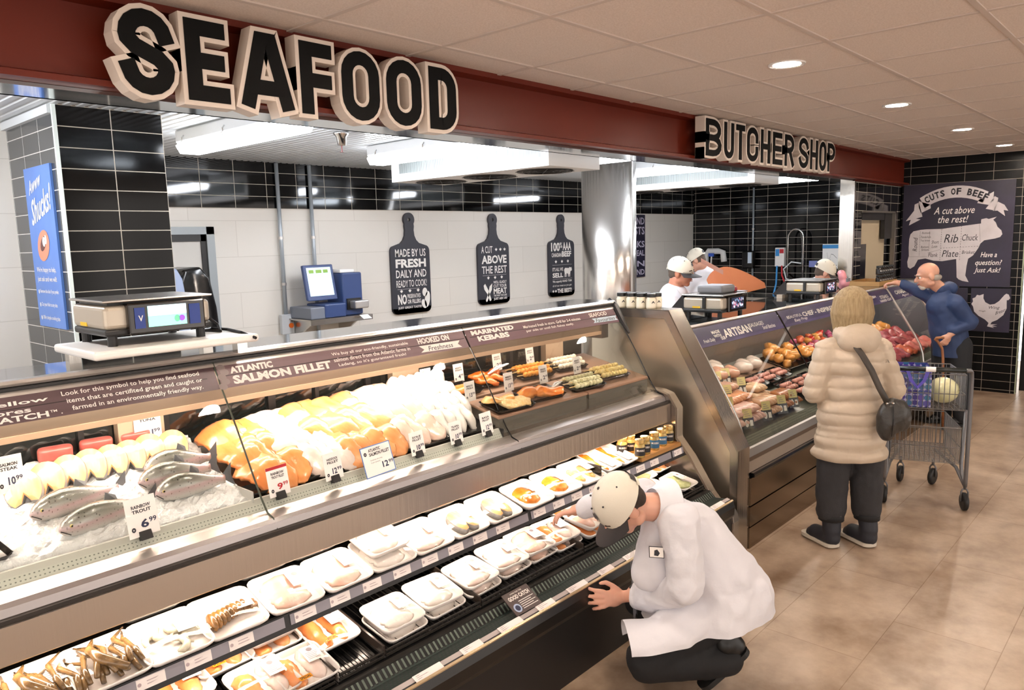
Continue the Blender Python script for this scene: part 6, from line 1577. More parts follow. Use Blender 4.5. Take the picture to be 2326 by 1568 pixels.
def face_parts(p, c, Mx, T, s=1.0, brow=None, glasses=False, smile=False, seed=0):
    for sx in (-1, 1):
        g = MB(); g.sm = True; g.ball(T(.032*sx, .079, .0), .0125*s, seg=10, rings=7); e = g.build('eye', mat('eye_white', '#e6e0da', .2), p)
        g = MB(); g.sm = True; g.ball(T(.032*sx, .089, .0), .006*s, seg=8, rings=6); g.build('iris', mat('dark_iris', '#2c2420', .2), e)
        g = MB(); g.tube([T(.014*sx, .097, .02), T(.032*sx, .098, .026), T(.05*sx, .086, .021)], .0045*s, 6); g.build('eyebrow', mat('brow_hair_%s' % (brow or '3a2c22'), '#'+(brow or '3a2c22'), .8), p)
    g = MB(); g.sm = True; g.tube([T(-.024, .091, -.058+(.008 if smile else 0)), T(-.01, .1, -.064), T(.01, .1, -.064), T(.024, .091, -.058+(.008 if smile else 0))], [.003*s, .0058*s, .0058*s, .003*s], 8); m = g.build('lips', mat('lip_rose', '#a86058', .4), p)
    if smile:
        g = MB(); g.tube([T(-.017, .1005, -.058), T(0, .1055, -.062), T(.017, .1005, -.058)], .0034*s, 6); g.build('teeth', mat('teeth', '#ece6dc', .3), m)
    if glasses:
        g = MB()
        for sx in (-1, 1):
            g.tube([T(.033*sx+.022*math.cos(a), .103, .0+.015*math.sin(a)) for a in [i*math.pi/8 for i in range(16)]], .0016*s, 5, closed=True)
            g.tube([T(.055*sx, .1, .004), T(.08*sx, .05, .008), T(.083*sx, -.005, .004)], .0016*s, 5)
        g.tube([T(-.011, .104, .003), T(.011, .104, .003)], .0016*s, 5); g.build('glasses', mat('dark_wire_frame', '#2a211c', .3, .5), p)
def hand_shapes(w, Mx, side=1, curl=.4, s=1.0, spread=.12, thumb=(.5, .6)):
    """w wrist, Mx columns (thumb side, towards fingers, back of the hand)"""
    w = V(w); T = lambda *p: w+Mx @ V([a*s for a in p]); S = []
    S += [(T(0, .0, 0), .024*s, T(0, .03, 0), .026*s), (T(0, .045, 0), (.038*s, .045*s, .0145*s), Mx), (T(.022, .07, 0), .012*s, T(.0, .03, 0), .014*s), (T(-.022, .066, 0), .012*s, T(-.005, .03, 0), .014*s)]
    for k, (x, L, y0) in enumerate(((.03, .072, .086), (.0105, .08, .092), (-.0095, .074, .09), (-.028, .058, .082))):
        c = curl*(1+.12*k); a = 0; p = V((x, y0, .002)); dirx = spread*(1.5-k)*.5
        q = [T(*p)]
        for f, ca in ((.45, .45), (.3, .8), (.25, .6)):
            a += c*ca; p = p+V((dirx*L*f, math.cos(a)*L*f, -math.sin(a)*L*f)); q.append(T(*p))
        rs = [.0098, .009, .0082, .0072]
        for i in range(3): S.append((q[i], rs[i]*s, q[i+1], rs[i+1]*s))
    t0, t1 = thumb
    q = [T(.024, .02, -.004), T(.048, .045, -.008), T(.058+.01*t0, .072, -.01-.012*t1), T(.06+.004*t0, .094, -.014-.02*t1)]
    for i, r_ in enumerate((.0135, .0108, .0098)): S.append((q[i], r_*s, q[i+1], (.011, .01, .0078)[i]*s))
    return S
def folds(amp, fr=9.0, seed=0, zs=1.0):
    o = V((seed*3.1, seed*1.7, seed*.9))
    def f(v):
        n = mnoise.noise_vector(V((v.x*fr, v.y*fr, v.z*fr*zs))+o)+.5*mnoise.noise_vector(V((v.x*fr*2.3, v.y*fr*2.3, v.z*fr*2.3*zs))+o)
        return v+n*amp
    return f
def cap(p, c, Mx, s=1.0, emblem=True, brim_tilt=0.0):
    c = V(c); T = lambda *q: c+Mx @ V([a*s for a in q])
    g = MB(); g.sm = True; rings = []
    for k in range(9):
        a = k/8*math.pi/2; rr_ = math.cos(a); z = .028+.098*math.sin(a)
        rings.append([T(.089*max(rr_, .02)*math.cos(t), (-.01+.108*max(rr_, .02)*math.sin(t)), z-.012*math.sin(t)*rr_) for t in [i*2*math.pi/28 for i in range(28)]])
    rings.insert(0, [T(.089*math.cos(t), -.01+.108*math.sin(t), .008-.012*math.sin(t)) for t in [i*2*math.pi/28 for i in range(28)]])
    g.loft(rings, caps=False); g.b.faces.new(g.b.verts[-28:]) if False else None
    crown = g.build('cap', CAPC, p)
    g = MB(); g.sm = True; rows = []
    for j in range(5):
        v = j/4; rows.append([T((.085+.004*v)*math.sin(t), -.01+.1*math.cos(t)+v*.085*math.cos(t)**.7 if math.cos(t) > 0 else -.01, .012-.012*math.cos(t)-.018*v+.02*(abs(math.sin(t))**2)*-v+brim_tilt*v) for t in [R(-74+148*i/14) for i in range(15)]])
    g.sheet(rows)
    rows2 = [[q+Mx @ V((0, 0, -.004)) for q in r] for r in rows]; g.sheet(rows2)
    g.build('cap_brim', CAPB, p)
    g = MB(); g.sm = True; g.ball(T(0, -.01, .126), (.007, .007, .004), Mx.to_4x4(), seg=10, rings=6); g.build('cap_button', CAPB, crown)
    for a in (35, 90, 145, 215, 270, 325):
        g = MB(); ca, sa = math.cos(R(a)), math.sin(R(a))
        g.ball(T(.063*ca, -.01+.077*sa, .099), .004*s, seg=8, rings=5); g.build('eyelet', CAPB, crown)
    # gap and strap at the back
    g = MB(); g.sm = True
    g.sheet([[T(.0905*math.sin(t), -.01-.1095*math.cos(t), z) for t in [R(-26+52*i/8) for i in range(9)]] for z in (.03, .05, .06)])
    g.build('cap_gap', CAPB, crown)
    g = MB(); g.sm = True
    g.sheet([[T(.0915*math.sin(t), -.01-.111*math.cos(t), z) for t in [R(-32+64*i/10) for i in range(11)]] for z in (.013, .03)])
    g.build('cap_strap', CAPC, crown)
    if emblem:
        g = MB(); fr_ = (T(-.024, .094, .055), (Mx @ V((1, 0, 0))), (Mx @ V((0, -.55, .83))))
        flat(g, [(.004, .0), (.02, .006), (.035, .0), (.045, .012), (.04, .03), (.03, .026), (.024, .04), (.012, .03), (.0, .026)], fr_); g.build('cap_emblem', INK, crown)
    return crown

# ---------------------------------------------------------- the crouching worker
w = thing('person', 'person crouching in white lab coat and cream cap, one hand on the black case front', 'person', (2.8, 1.5, 0))
Lf = V((-.674, .738, 0)); tc = V((-.738, -.674, 0))
up_h = (Lf*.70+V((0, 0, .55))+tc*.32).normalized()
Mh = frame_from(Lf*.62+V((0, 0, -.85))+tc*.12, up_h)
hc = V((2.478, 1.69, .852))
HS, T_ = head_shapes(hc, Mh, 1.0, (2.645, 1.60, .815))
wr = V((2.665, 1.80, .352)); kn = V((2.572, 1.868, .352))
fd = (kn-wr).normalized(); bk = (tc*.8+V((0, 0, .28))+V((0, -.5, 0))).normalized()
thd = V((0, 0, 1)); bk = (bk-fd*bk.dot(fd)).normalized(); th_ = fd.cross(bk); th_ = th_ if th_.z > 0 else -th_
Mw = Matrix(((th_.x, fd.x, bk.x), (th_.y, fd.y, bk.y), (th_.z, fd.z, bk.z)))
HN = hand_shapes(wr, Mw, 1, .42, 1.08, .3, (.6, -.3))
fw_ = V((2.60, 1.98, .735)); ff = V((-.35, .85, -.3)).normalized(); fb = V((0, .3, .9)); fb = (fb-ff*fb.dot(ff)).normalized(); ft = ff.cross(fb)
HF = hand_shapes(fw_, Matrix(((ft.x, ff.x, fb.x), (ft.y, ff.y, fb.y), (ft.z, ff.z, fb.z))), -1, .5, 1.0, .1)
BODY = HS+HN+HF+[((2.65, 1.595, .80), .062, (2.73, 1.54, .69), .09), ((2.73, 1.54, .69), .1, (2.86, 1.44, .44), .11),
                 ((2.62, 1.50, .77), .06, (2.655, 1.49, .50), .045), ((2.655, 1.49, .50), .04, tuple(wr), .026), ((2.74, 1.74, .83), .06, (2.70, 1.88, .80), .045), ((2.70, 1.88, .80), .04, tuple(fw_), .026),
                 ((2.88, 1.40, .38), .09, (2.54, 1.61, .19), .065), ((2.54, 1.61, .17), .06, (2.80, 1.375, .13), .045), ((2.92, 1.52, .38), .09, (2.78, 1.80, .30), .065), ((2.78, 1.80, .30), .055, (2.87, 1.65, .10), .045)]
blob('body', BODY, SKIN, w, vox=.0058, smooth=3)
face_parts(w, hc, Mh, T_)
E4 = lambda c, r, Mx: (V(c), r, Mx)
blob('hair', [E4(T_(0, -.035, .012), (.082, .084, .07), Mh), E4(T_(0, -.062, -.025), (.068, .045, .05), Mh), E4(T_(.07, .012, .0), (.012, .03, .022), Mh), E4(T_(-.07, .012, .0), (.012, .03, .022), Mh)], mat('short_brown_hair', '#33251c', .8, bump=(300, .6)), w, vox=.006, smooth=2)
cap(w, hc, Mh, 1.08)
coat = [((2.665, 1.59, .79), .085, (2.76, 1.525, .68), .14), ((2.76, 1.525, .68), .145, (2.87, 1.43, .46), .165), ((2.62, 1.51, .765), .07, (2.71, 1.68, .80), .075),
        ((2.72, 1.73, .82), .072, (2.68, 1.88, .79), .062), ((2.68, 1.88, .79), .06, (2.615, 1.96, .742), .046),
        ((2.91, 1.38, .42), .14, (2.92, 1.37, .20), .15), ((2.80, 1.40, .42), .11, (2.78, 1.40, .2), .12), ((2.90, 1.39, .40), .13, (2.60, 1.57, .27), .10), ((2.60, 1.57, .27), .095, (2.44, 1.69, .27), .085), ((2.62, 1.50, .30), .07, (2.48, 1.62, .24), .06), ((2.95, 1.50, .42), .13, (2.96, 1.50, .2), .13), ((2.80, 1.62, .44), .13, (2.78, 1.64, .22), .12),
        ((2.63, 1.63, .74), .05, (2.62, 1.63, .55), .085), ((2.70, 1.62, .55), .09, (2.72, 1.62, .42), .09)]
blob('lab_coat', coat, LABC, w, vox=.010, smooth=5, disp=folds(.017, 6, 1), cuts=[((2.6, 1.5, .275), (.1, -.08, -1)), ((2.47, 1.66, .3), (-.72, .68, -.1))])
blob('far_sleeve', [((2.72, 1.73, .82), .074, (2.68, 1.88, .79), .064), ((2.68, 1.88, .79), .062, (2.605, 1.97, .738), .048)], LABC, w, vox=.009, smooth=4, disp=folds(.008, 10, 9))
sl = blob('near_sleeve', [((2.615, 1.495, .775), .088, (2.605, 1.462, .54), .074), ((2.605, 1.465, .53), .078, (2.66, 1.60, .425), .07), ((2.66, 1.60, .425), .07, (2.70, 1.84, .33), .055)], LABC, w, vox=.009, smooth=4, disp=folds(.013, 10, 7), cuts=[((2.684, 1.752, .352), (-.15, .93, -.1))])
g = MB(); g.sm = True
rowsA = []
nk = V((2.635, 1.605, .825)); ax = (V((2.645, 1.60, .815))-hc).normalized(); a1 = ax.orthogonal().normalized(); a2 = ax.cross(a1)
for rr2, dd in ((.068, -.035), (.078, -.02), (.1, .01), (.115, .045)):
    rowsA.append([nk+ax*dd+(a1*math.cos(t)+a2*math.sin(t))*rr2 for t in [i*2*math.pi/24 for i in range(25)]])
g.sheet(rowsA); g.build('collar', LABC, w)
# badge
g = MB(); fr_ = (V((2.497, 1.566, .655)), V((.62, -.62, -.1)).normalized(), V((.25, .2, .93)).normalized())
flat(g, [(0, 0), (.062, 0), (.062, .045), (0, .045)], fr_); o = g.build('name_patch', INK, w)
g = MB(); fr2_ = (fr_[0]+tc*.001, fr_[1], fr_[2]); flat(g, [(.003, .003), (.059, .003), (.059, .042), (.003, .042)], fr2_); o2 = g.build('patch_field', PRINTW, o)
g = MB(); fr3_ = (fr_[0]+tc*.002, fr_[1], fr_[2]); flat(g, [(.02, .01), (.036, .008), (.044, .02), (.034, .034), (.022, .03)], fr3_); g.build('patch_emblem', INK, o2)
# apron of thin clear plastic
CLP = mat('clear_plastic_apron', '#dfe0ea', .08, alpha=.3, spec=.8)
g = MB(); g.sm = True
g.sheet([[V((2.56+.12*u, 1.70+.06*u-.02*v, .60-.30*v))+V((0, 0, .02*math.sin(6*u+5*v))) for u in [i/6 for i in range(7)]] for v in [j/8 for j in range(9)]]); g.build('plastic_apron', CLP, w)
blob('trousers', [((2.89, 1.40, .36), .11, (2.54, 1.61, .18), .085), ((2.54, 1.61, .165), .08, (2.80, 1.375, .15), .07), ((2.93, 1.52, .36), .11, (2.79, 1.79, .29), .082), ((2.79, 1.79, .29), .078, (2.87, 1.64, .12), .066), ((2.90, 1.42, .37), .13, (2.94, 1.50, .37), .12)], BLKC, w, vox=.012, smooth=4, disp=folds(.006, 12, 4))
def shoe(p, heel, toe, upv, m, sole, nm='boot', r=.045, sh=None):
    heel, toe = V(heel), V(toe); d = (toe-heel).normalized(); u = (V(upv)-d*V(upv).dot(d)).normalized()
    S = [(heel+u*.05, r, toe-d*.06+u*.04, r*.95), (toe-d*.06+u*.035, r*.95, toe-d*.03+u*.025, r*.8), (heel+u*.05, r, heel+u*.12+d*.01, r*1.0)]
    if sh: S.append((heel+u*.1, r*1.02, V(sh), r*1.12))
    o = blob(nm, S, m, p, vox=.008, smooth=3)
    sd = d.cross(u); g = MB(); pr = rrect(1, 1, .1)
    L = (toe-heel).length/2+.038; mid = (heel+toe)/2
    P = rrect(r*.98, L, r*.8, 5)
    g.loft([[mid+sd*a+d*b-u*.0 for a, b in P], [mid+sd*a*1.03+d*b*1.01+u*.022 for a, b in P]]); g.build('sole', sole, o)
    return o
shoe(w, (2.85, 1.335, .165), (2.735, 1.425, .055), (.45, -.3, .75), BOOT, mat('black_rubber', '#141414', .6), r=.05, sh=(2.80, 1.385, .22))
shoe(w, (2.895, 1.60, .012), (2.745, 1.745, .012), (0, 0, 1), BOOT, mat('black_rubber', '#141414'), r=.047, sh=(2.87, 1.63, .13))

# ---------------------------------------------------------- shopper in the cream quilted coat
s_ = thing('person', 'person with blonde hair in long cream quilted coat, back turned', 'person', (4.7, 1.53, 0))
F_ = V((.74, .672, 0)); Rt = V((.672, -.74, 0)); Cc = V((4.70, 1.525, 0))
Q = lambda a, b, z: Cc+Rt*a+F_*b+V((0, 0, z))      # right, forward, up
Ms = frame_from(F_, (0, 0, 1))
hc2 = Q(-.01, .04, 1.475); HS, T2 = head_shapes(hc2, frame_from(F_*1.0+Rt*-.15, (0, 0, 1)), .97, tuple(Q(0, .0, 1.33)))
HL = hand_shapes(Q(-.1, .31, .93), frame_from(F_, (0, 0, 1)), 1, .7); HRt = hand_shapes(Q(.2, .36, .93), frame_from(F_, (0, 0, 1)), 1, .9)
blob('body', HS+HL+HRt+[(Q(0, 0, 1.33), .06, Q(0, .02, 1.2), .09), (Q(0, .02, 1.2), .09, Q(0, 0, .85), .09), (Q(-.14, 0, 1.22), .06, Q(-.21, 0, .98), .045), (Q(-.21, 0, .98), .042, Q(-.1, .31, .93), .025), (Q(.14, 0, 1.22), .06, Q(.23, .03, .98), .045), (Q(.23, .03, .98), .042, Q(.2, .36, .93), .025),
     (Q(-.09, 0, .82), .1, Q(-.1, 0, .45), .06), (Q(-.1, 0, .45), .055, Q(-.1, 0, .06), .035), (Q(.09, 0, .82), .1, Q(.11, 0, .45), .06), (Q(.11, 0, .45), .055, Q(.12, 0, .06), .035)], SKIN, s_, vox=.0075, smooth=3)
face_parts(s_, hc2, frame_from(F_, (0, 0, 1)), T2, .97)
HAIRB = mat('blonde_hair', '#86704e', .6, var=('#b39c76', 14, .25), bump=(60, .6), stretch=(6, 6, .35))
q_ = random.Random(5)
hs = [(T2(0, -.02, .035), (.1, .112, .1), Ms), (T2(0, -.05, -.03), (.105, .085, .1), Ms), (T2(.07, -.02, -.05), (.036, .06, .09), Ms), (T2(-.07, -.02, -.05), (.036, .06, .09), Ms)]
for k in range(26):
    a = R(150+240*k/25); rr3 = .088+.016*q_.random(); b = .092
    hs.append((T2(rr3*math.cos(a)*.95, -.025+b*math.sin(a), .06), .017, T2((rr3+.016)*math.cos(a), -.025+(b+.014)*math.sin(a), -.03), .015)); hs.append((T2((rr3+.016)*math.cos(a), -.025+(b+.014)*math.sin(a), -.03), .015, T2((rr3+.004)*math.cos(a+.1), -.022+(b+.004)*math.sin(a+.1), -.105-.035*q_.random()), .007))
blob('hair', hs, HAIRB, s_, vox=.006, smooth=1)
COATM = mat('cream_quilted_cloth', '#b9a893', .55, var=('#c2b29e', 4, .3), bump=(30, .15))
def quilt(v):
    d = v-Cc; z = v.z; k = abs(math.sin(math.pi*(z-.555)/.076))**.45
    r = V((d.x, d.y, 0)); n = r.length
    if z < 1.27 and n > 1e-4:
        v = v+r/n*(.013*k-.008)
    return v+mnoise.noise_vector(v*11)*.009
blob('quilted_coat', [(Q(0, 0, 1.27), (.13, .09, .06), Ms), (Q(-.135, 0, 1.235), .072, Q(.135, 0, 1.235), .072), (Q(0, 0, 1.15), (.195, .135, .16), Ms), (Q(0, .0, .98), (.185, .135, .2), Ms), (Q(0, .0, .82), (.205, .15, .2), Ms), (Q(0, 0, .68), (.215, .155, .13), Ms), (Q(0, 0, .62), (.21, .15, .075), Ms),
     (Q(-.155, .0, 1.22), .078, Q(-.222, .0, .98), .07), (Q(-.222, 0, .97), .068, Q(-.13, .24, .92), .055), (Q(.155, 0, 1.22), .078, Q(.255, .02, .98), .072), (Q(.255, .02, .97), .07, Q(.21, .30, .93), .052), (Q(0, 0, .6), (.225, .165, .1), Ms)], COATM, s_, vox=.0075, smooth=1, disp=quilt, cuts=[(tuple(Q(0, 0, .567)), (0, 0, -1))])
blob('hood', [(Q(0, -.075, 1.30), (.13, .075, .095), Ms), (Q(0, -.01, 1.335), (.125, .10, .05), Ms), (Q(.07, -.02, 1.32), (.06, .08, .06), Ms), (Q(-.07, -.02, 1.32), (.06, .08, .06), Ms)], COATM, s_, vox=.009, smooth=4, disp=folds(.005, 12, 3))
g = MB(); fr_ = (Q(.12, -.152, 1.165), Rt*1.0, V((0, 0, 1)))
for k in range(3): g.tube([fr_[0]+Rt*(.002)+V((0, -.0, .004+.007*k)), fr_[0]+Rt*.014+V((0, 0, .010+.006*k)), fr_[0]+Rt*.024+V((0, 0, .004))], .0016, 5)
g.build('chest_mark', mat('grey_thread', '#6e665c', .7), s_)
PANT = mat('charcoal_jersey', '#2b2a2d', .8, bump=(200, .2))
blob('trousers', [(Q(-.095, 0, .62), .105, Q(-.105, 0, .24), .088), (Q(-.105, 0, .23), .09, Q(-.105, 0, .215), .075), (Q(.1, 0, .62), .105, Q(.115, 0, .24), .088), (Q(.115, 0, .23), .09, Q(.115, 0, .215), .075), (Q(-.05, 0, .66), .12, Q(.05, 0, .66), .12)], PANT, s_, vox=.011, smooth=4, disp=folds(.007, 11, 6))
WS = mat('cream_rubber', '#cfc7ba', .6); NB2 = mat('navy_boot_cloth', '#23252e', .6)
o = shoe(s_, Q(-.105, -.03, .012), Q(-.17, .155, .012), (0, 0, 1), NB2, WS, 'winter_boot', .052, Q(-.105, -.015, .19))
g = MB(); g.sm = True; g.tube([Q(-.105, -.012, .175), Q(-.105, -.012, .215)], .075, 18); g.build('fur_cuff', BLKC, o)
o = shoe(s_, Q(.12, -.035, .012), Q(.06, .145, .012), (0, 0, 1), NB2, WS, 'winter_boot', .052, Q(.115, -.015, .19))
g = MB(); g.sm = True; g.tube([Q(.115, -.012, .175), Q(.115, -.012, .215)], .075, 18); g.build('fur_cuff', BLKC, o)
# shoulder bag
b_ = thing('shoulder_bag', 'dark grey leather shoulder bag hanging on the cream coat', 'bag', tuple(Q(.15, -.2, .75)))
LEA = mat('dark_grey_leather', '#2f2c29', .42, bump=(60, .25))
blob('bag_body', [(Q(.16, -.205, .86), (.085, .05, .10), Ms), (Q(.12, -.2, .83), (.06, .055, .12), Ms), (Q(.215, -.19, .85), (.05, .045, .085), Ms), (Q(.15, -.2, .93), .04, Q(.21, -.18, .92), .035)], LEA, b_, vox=.009, smooth=4, disp=folds(.006, 14, 8))
g = MB(); g.sm = True
sp = [Q(.115, -.215, .94), Q(.075, -.185, 1.03), Q(.03, -.178, 1.13), Q(-.02, -.162, 1.22), Q(-.06, -.11, 1.295), Q(-.075, -.03, 1.325), Q(-.06, .06, 1.29)]
for i in range(len(sp)-1):
    pass
def ribbon(g, pts, w, th, side):
    rings = []
    for i, p in enumerate(pts):
        t = (pts[min(i+1, len(pts)-1)]-pts[max(i-1, 0)]).normalized(); sd = (side-t*side.dot(t)).normalized(); n = t.cross(sd)
        rings.append([p+sd*w/2+n*th/2, p-sd*w/2+n*th/2, p-sd*w/2-n*th/2, p+sd*w/2-n*th/2])
    g.loft(rings)
ribbon(g, sp, .036, .006, Rt); g.build('strap', mat('dark_brown_strap', '#3a332c', .5), b_)
for a in (.10, .135):
    g = MB(); g.ball(Q(a, -.232, .945), .007, seg=8, rings=6); g.build('stud', CHROME, b_)
g = MB(); g.sm = True; g.tube([Q(.125, -.252, .93), Q(.128, -.262, .86), Q(.125, -.252, .755)], .003, 5); g.build('zip', BLACK, b_)

# ---------------------------------------------------------- shopping cart
ct = thing('shopping_cart', 'grey two-tier shopping cart with black handle beside the person in cream coat', 'cart', (5.72, 1.35, 0), R(18.9))
GM = mat('grey_cart_tube', '#77777a', .4, .6); WIRE = mat('cart_wire', '#8b8c8e', .3, .8)
def cpart(g, nm, m, p=None): return g.build(nm, m, p or ct, world=False)
for sy in (-1, 1):
    g = MB(); g.sm = True; g.tube([(0, .25*sy, .17), (-.01, .25*sy, .2), (-.03, .25*sy, .6), (-.03, .25*sy, .93), (-.045, .245*sy, .975), (-.075, .235*sy, .99), (-.08, .2*sy, .99)], .0135, 10); cpart(g, 'upright', GM)
    g = MB(); g.sm = True; g.tube([(0, .25*sy, .18), (.06, .235*sy, .24), (.09, .232*sy, .3), (.02, .235*sy, .7)], .012, 10); cpart(g, 'strut', GM)
    g = MB(); g.sm = True; g.tube([(0, .25*sy, .17), (.15, .21*sy, .26), (.55, .12*sy, .27)], .012, 10); cpart(g, 'base_rail', GM)
g = MB(); g.sm = True; g.tube([(-.08, -.21, .99), (-.08, .21, .99)], .017, 12); h = cpart(g, 'handle', mat('green_black_handle', '#141b1a', .3))
g = MB(); g.cyl((-.08, -.03, .99), (-.08, .03, .99), .0178, seg=12); g.build('handle_label', PAPER, h, world=False)
def basket(nm, x0, x1, y0, y1, z0, z1, tx, n1, n2, back=True):
    g = MB(); r = .0026
    P = lambda u, v, z: (x0+(x1-x0)*u+tx*(z-z0)*0, (y0+(y1-y0)*v), z)
    for z in (z0, z0+(z1-z0)*.45, z1):
        rr_ = .0045 if z == z1 else .003
        g.tube([P(0, 0, z), P(1, .1, z), P(1, .9, z), P(0, 1, z)], rr_, 5, closed=True)
    for i in range(n1+1):
        u = i/n1
        for v, w_ in ((0, .1), (1, -.1)): 
            vv = v+w_*u; g.cyl(P(u, vv, z0), P(u, vv, z1), r, seg=5)
        g.cyl(P(u, .1*u, z0), P(u, 1-.1*u, z0), r, seg=5)
    for i in range(n2+1):
        v = i/n2
        g.cyl(P(1, .1+.8*v, z0), P(1, .1+.8*v, z1), r, seg=5); g.cyl(P(0, v, z0), P(1, .1+.8*v, z0), r, seg=5)
        if back: g.cyl(P(0, v, z0), P(0, v, z1), r, seg=5)
    return cpart(g, nm, WIRE)
basket('upper_basket', .0, .47, -.225, .225, .70, .945, 0, 14, 14); basket('lower_basket', .06, .60, -.22, .22, .31, .56, 0, 18, 14)
def wheel(x, y, yaw, nm='wheel'):
    Mx = Matrix.Translation((x, y, 0)) @ Matrix.Rotation(yaw, 4, 'Z')
    g = MB(); g.sm = True; A = [(.030, -.014), (.052, -.016), (.0625, -.009), (.0625, .009), (.052, .016), (.030, .014)]
    M2 = Mx @ Matrix.Translation((0, 0, .0625)) @ Matrix.Rotation(R(90), 4, 'X')
    g.lathe(A, seg=24, M=M2); o = cpart(g, nm, mat('black_tyre', '#161617', .5))
    g = MB(); g.lathe([(.0, -.011), (.03, -.011), (.03, .011), (.0, .011)], seg=16, M=M2); g.build('hub', mat('grey_hub', '#8f9092', .4), o, world=False)
    g = MB(); g.sm = True
    for s in (-1, 1): g.tube([Mx @ V((0, .021*s, .0625)), Mx @ V((0, .022*s, .13)), Mx @ V((0, .012*s, .15)), Mx @ V((0, 0, .152))], .006, 8)
    g.cyl(Mx @ V((0, 0, .15)), Mx @ V((0, 0, .2)), .01, seg=10); g.build('fork', GM, o, world=False)
wheel(0, -.25, .2); wheel(0, .25, .1); wheel(.55, -.11, -.5); wheel(.55, .11, -.3)
# bag and melon in the cart
bt = thing('tote_bag', 'shiny purple tote bag with fish scale pattern inside the cart', 'bag', (5.72, 1.35, 0), R(18.9))
sc = bpy.data.materials.new('fish_scale_print'); sc.use_nodes = True; nt = sc.node_tree; B_ = nt.nodes['Principled BSDF']; L_ = nt.links.new
tcn = nt.nodes.new('ShaderNodeTexCoord'); mpn = nt.nodes.new('ShaderNodeMapping'); mpn.inputs['Scale'].default_value = (1, 1, 1)
vo = nt.nodes.new('ShaderNodeTexVoronoi'); vo.inputs['Scale'].default_value = 26; vo.inputs['Randomness'].default_value = .12
L_(tcn.outputs['Object'], mpn.inputs[0]); L_(mpn.outputs[0], vo.inputs['Vector'])
hs_ = nt.nodes.new('ShaderNodeSeparateColor'); L_(vo.outputs['Color'], hs_.inputs[0])
cr = nt.nodes.new('ShaderNodeValToRGB'); e_ = cr.color_ramp.elements; e_[0].color = lin('#2a2470'); e_[1].color = lin('#5a3f9e'); k_ = e_.new(.5); k_.color = lin('#2f6a8e'); k2 = e_.new(.25); k2.color = lin('#3d2f86')
L_(hs_.outputs[0], cr.inputs[0])
c2 = nt.nodes.new('ShaderNodeValToRGB'); c2.color_ramp.elements[0].position = .66; c2.color_ramp.elements[1].position = .74
c2.color_ramp.elements[0].color = (0, 0, 0, 1); c2.color_ramp.elements[1].color = (1, 1, 1, 1)
ml = nt.nodes.new('ShaderNodeMath'); ml.operation = 'MULTIPLY'; ml.inputs[1].default_value = 26
L_(vo.outputs['Distance'], c2.inputs[0])
mx = nt.nodes.new('ShaderNodeMix'); mx.data_type = 'RGBA'; L_(c2.outputs[0], mx.inputs[0]); L_(cr.outputs[0], mx.inputs[6]); mx.inputs[7].default_value = lin('#b9b4d8'); L_(mx.outputs[2], B_.inputs['Base Color'])
B_.inputs['Roughness'].default_value = .25
g = MB(); g.sm = False
P0 = [(.02, -.02), (.36, -.02), (.36, .17), (.02, .17)]
g.loft([[V((a, b, .705)) for a, b in P0], [V((a*1.0+.0, b*1.05, .82)) for a, b in P0], [V((a*1.0+.005, b*1.02+(.01 if b > 0 else 0), .965)) for a, b in P0]], caps=False); g.poly([V((a, b, .706)) for a, b in P0])
bb = g.build('bag_body', sc, bt, world=False)
g = MB(); ribbon(g, [V((.0, .0, .95)), V((-.012, .0, .985)), V((-.02, .03, .90)), V((-.02, .07, .85)), V((-.02, .11, .90)), V((-.012, .14, .985)), V((.0, .14, .95))], .022, .003, V((0, .7, .3))); g.build('bag_handle', mat('violet_strap', '#5b4fc0', .4), bt, world=False)
mlt = thing('wrapped_melon', 'pale yellow melon in clear wrap in the upper cart basket', 'fruit', (5.95, 1.30, .70))
g = MB(); g.sm = True; g.ball((5.945, 1.31, .80), (.1, .1, .092), seg=24, rings=14); g.build('melon', mat('pale_melon', '#d9d79a', .25, var=('#ece9c2', 12, .3), coat=.5), mlt)

# ---------------------------------------------------------- older man with cane
m_ = thing('person', 'bald person in navy jacket leaning on a cane at the butcher case', 'person', (8.25, 1.8, 0))
JK = mat('navy_jacket', '#24365c', .65, var=('#2b4068', 6, .3))
fwd = V((-.55, .83, 0)); hc3 = V((8.085, 1.965, 1.49))
Mm = frame_from(fwd+V((0, 0, -.25)), (fwd.x*.2, fwd.y*.2, 1)); HS, T3 = head_shapes(hc3, Mm, 1.02, (8.19, 1.86, 1.34))
hw_ = V((8.21, 2.26, 1.41)); fwv = V((-.1, .9, -.1)).normalized(); 
Mf = frame_from(fwv, (0, 0, 1)); HF = hand_shapes(hw_, Mf, 1, .9)
hn = V((8.085, 1.75, .93)); dn = V((-.15, .35, -.75)).normalized(); Mn = frame_from(dn, (-.7, -.6, .1)); HNn = hand_shapes(hn, Mn, -1, 1.25)
blob('body', HS+HF+HNn+[((8.19, 1.86, 1.34), .055, (8.23, 1.83, 1.2), .09), ((8.23, 1.83, 1.2), .1, (8.29, 1.77, .85), .11), ((8.29, 1.95, 1.25), .06, (8.27, 2.1, 1.33), .045), ((8.27, 2.1, 1.33), .042, tuple(hw_), .027), ((8.13, 1.72, 1.22), .06, (8.2, 1.62, 1.05), .045), ((8.2, 1.62, 1.05), .042, tuple(hn), .027),
      ((8.27, 1.71, .82), .1, (8.29, 1.68, .45), .065), ((8.29, 1.68, .45), .06, (8.34, 1.66, .07), .035), ((8.33, 1.84, .82), .1, (8.36, 1.86, .45), .065), ((8.36, 1.86, .45), .06, (8.40, 1.84, .07), .035)], SKIN3, m_, vox=.0072, smooth=3)
face_parts(m_, hc3, Mm, T3, 1.02, brow='8d857b')
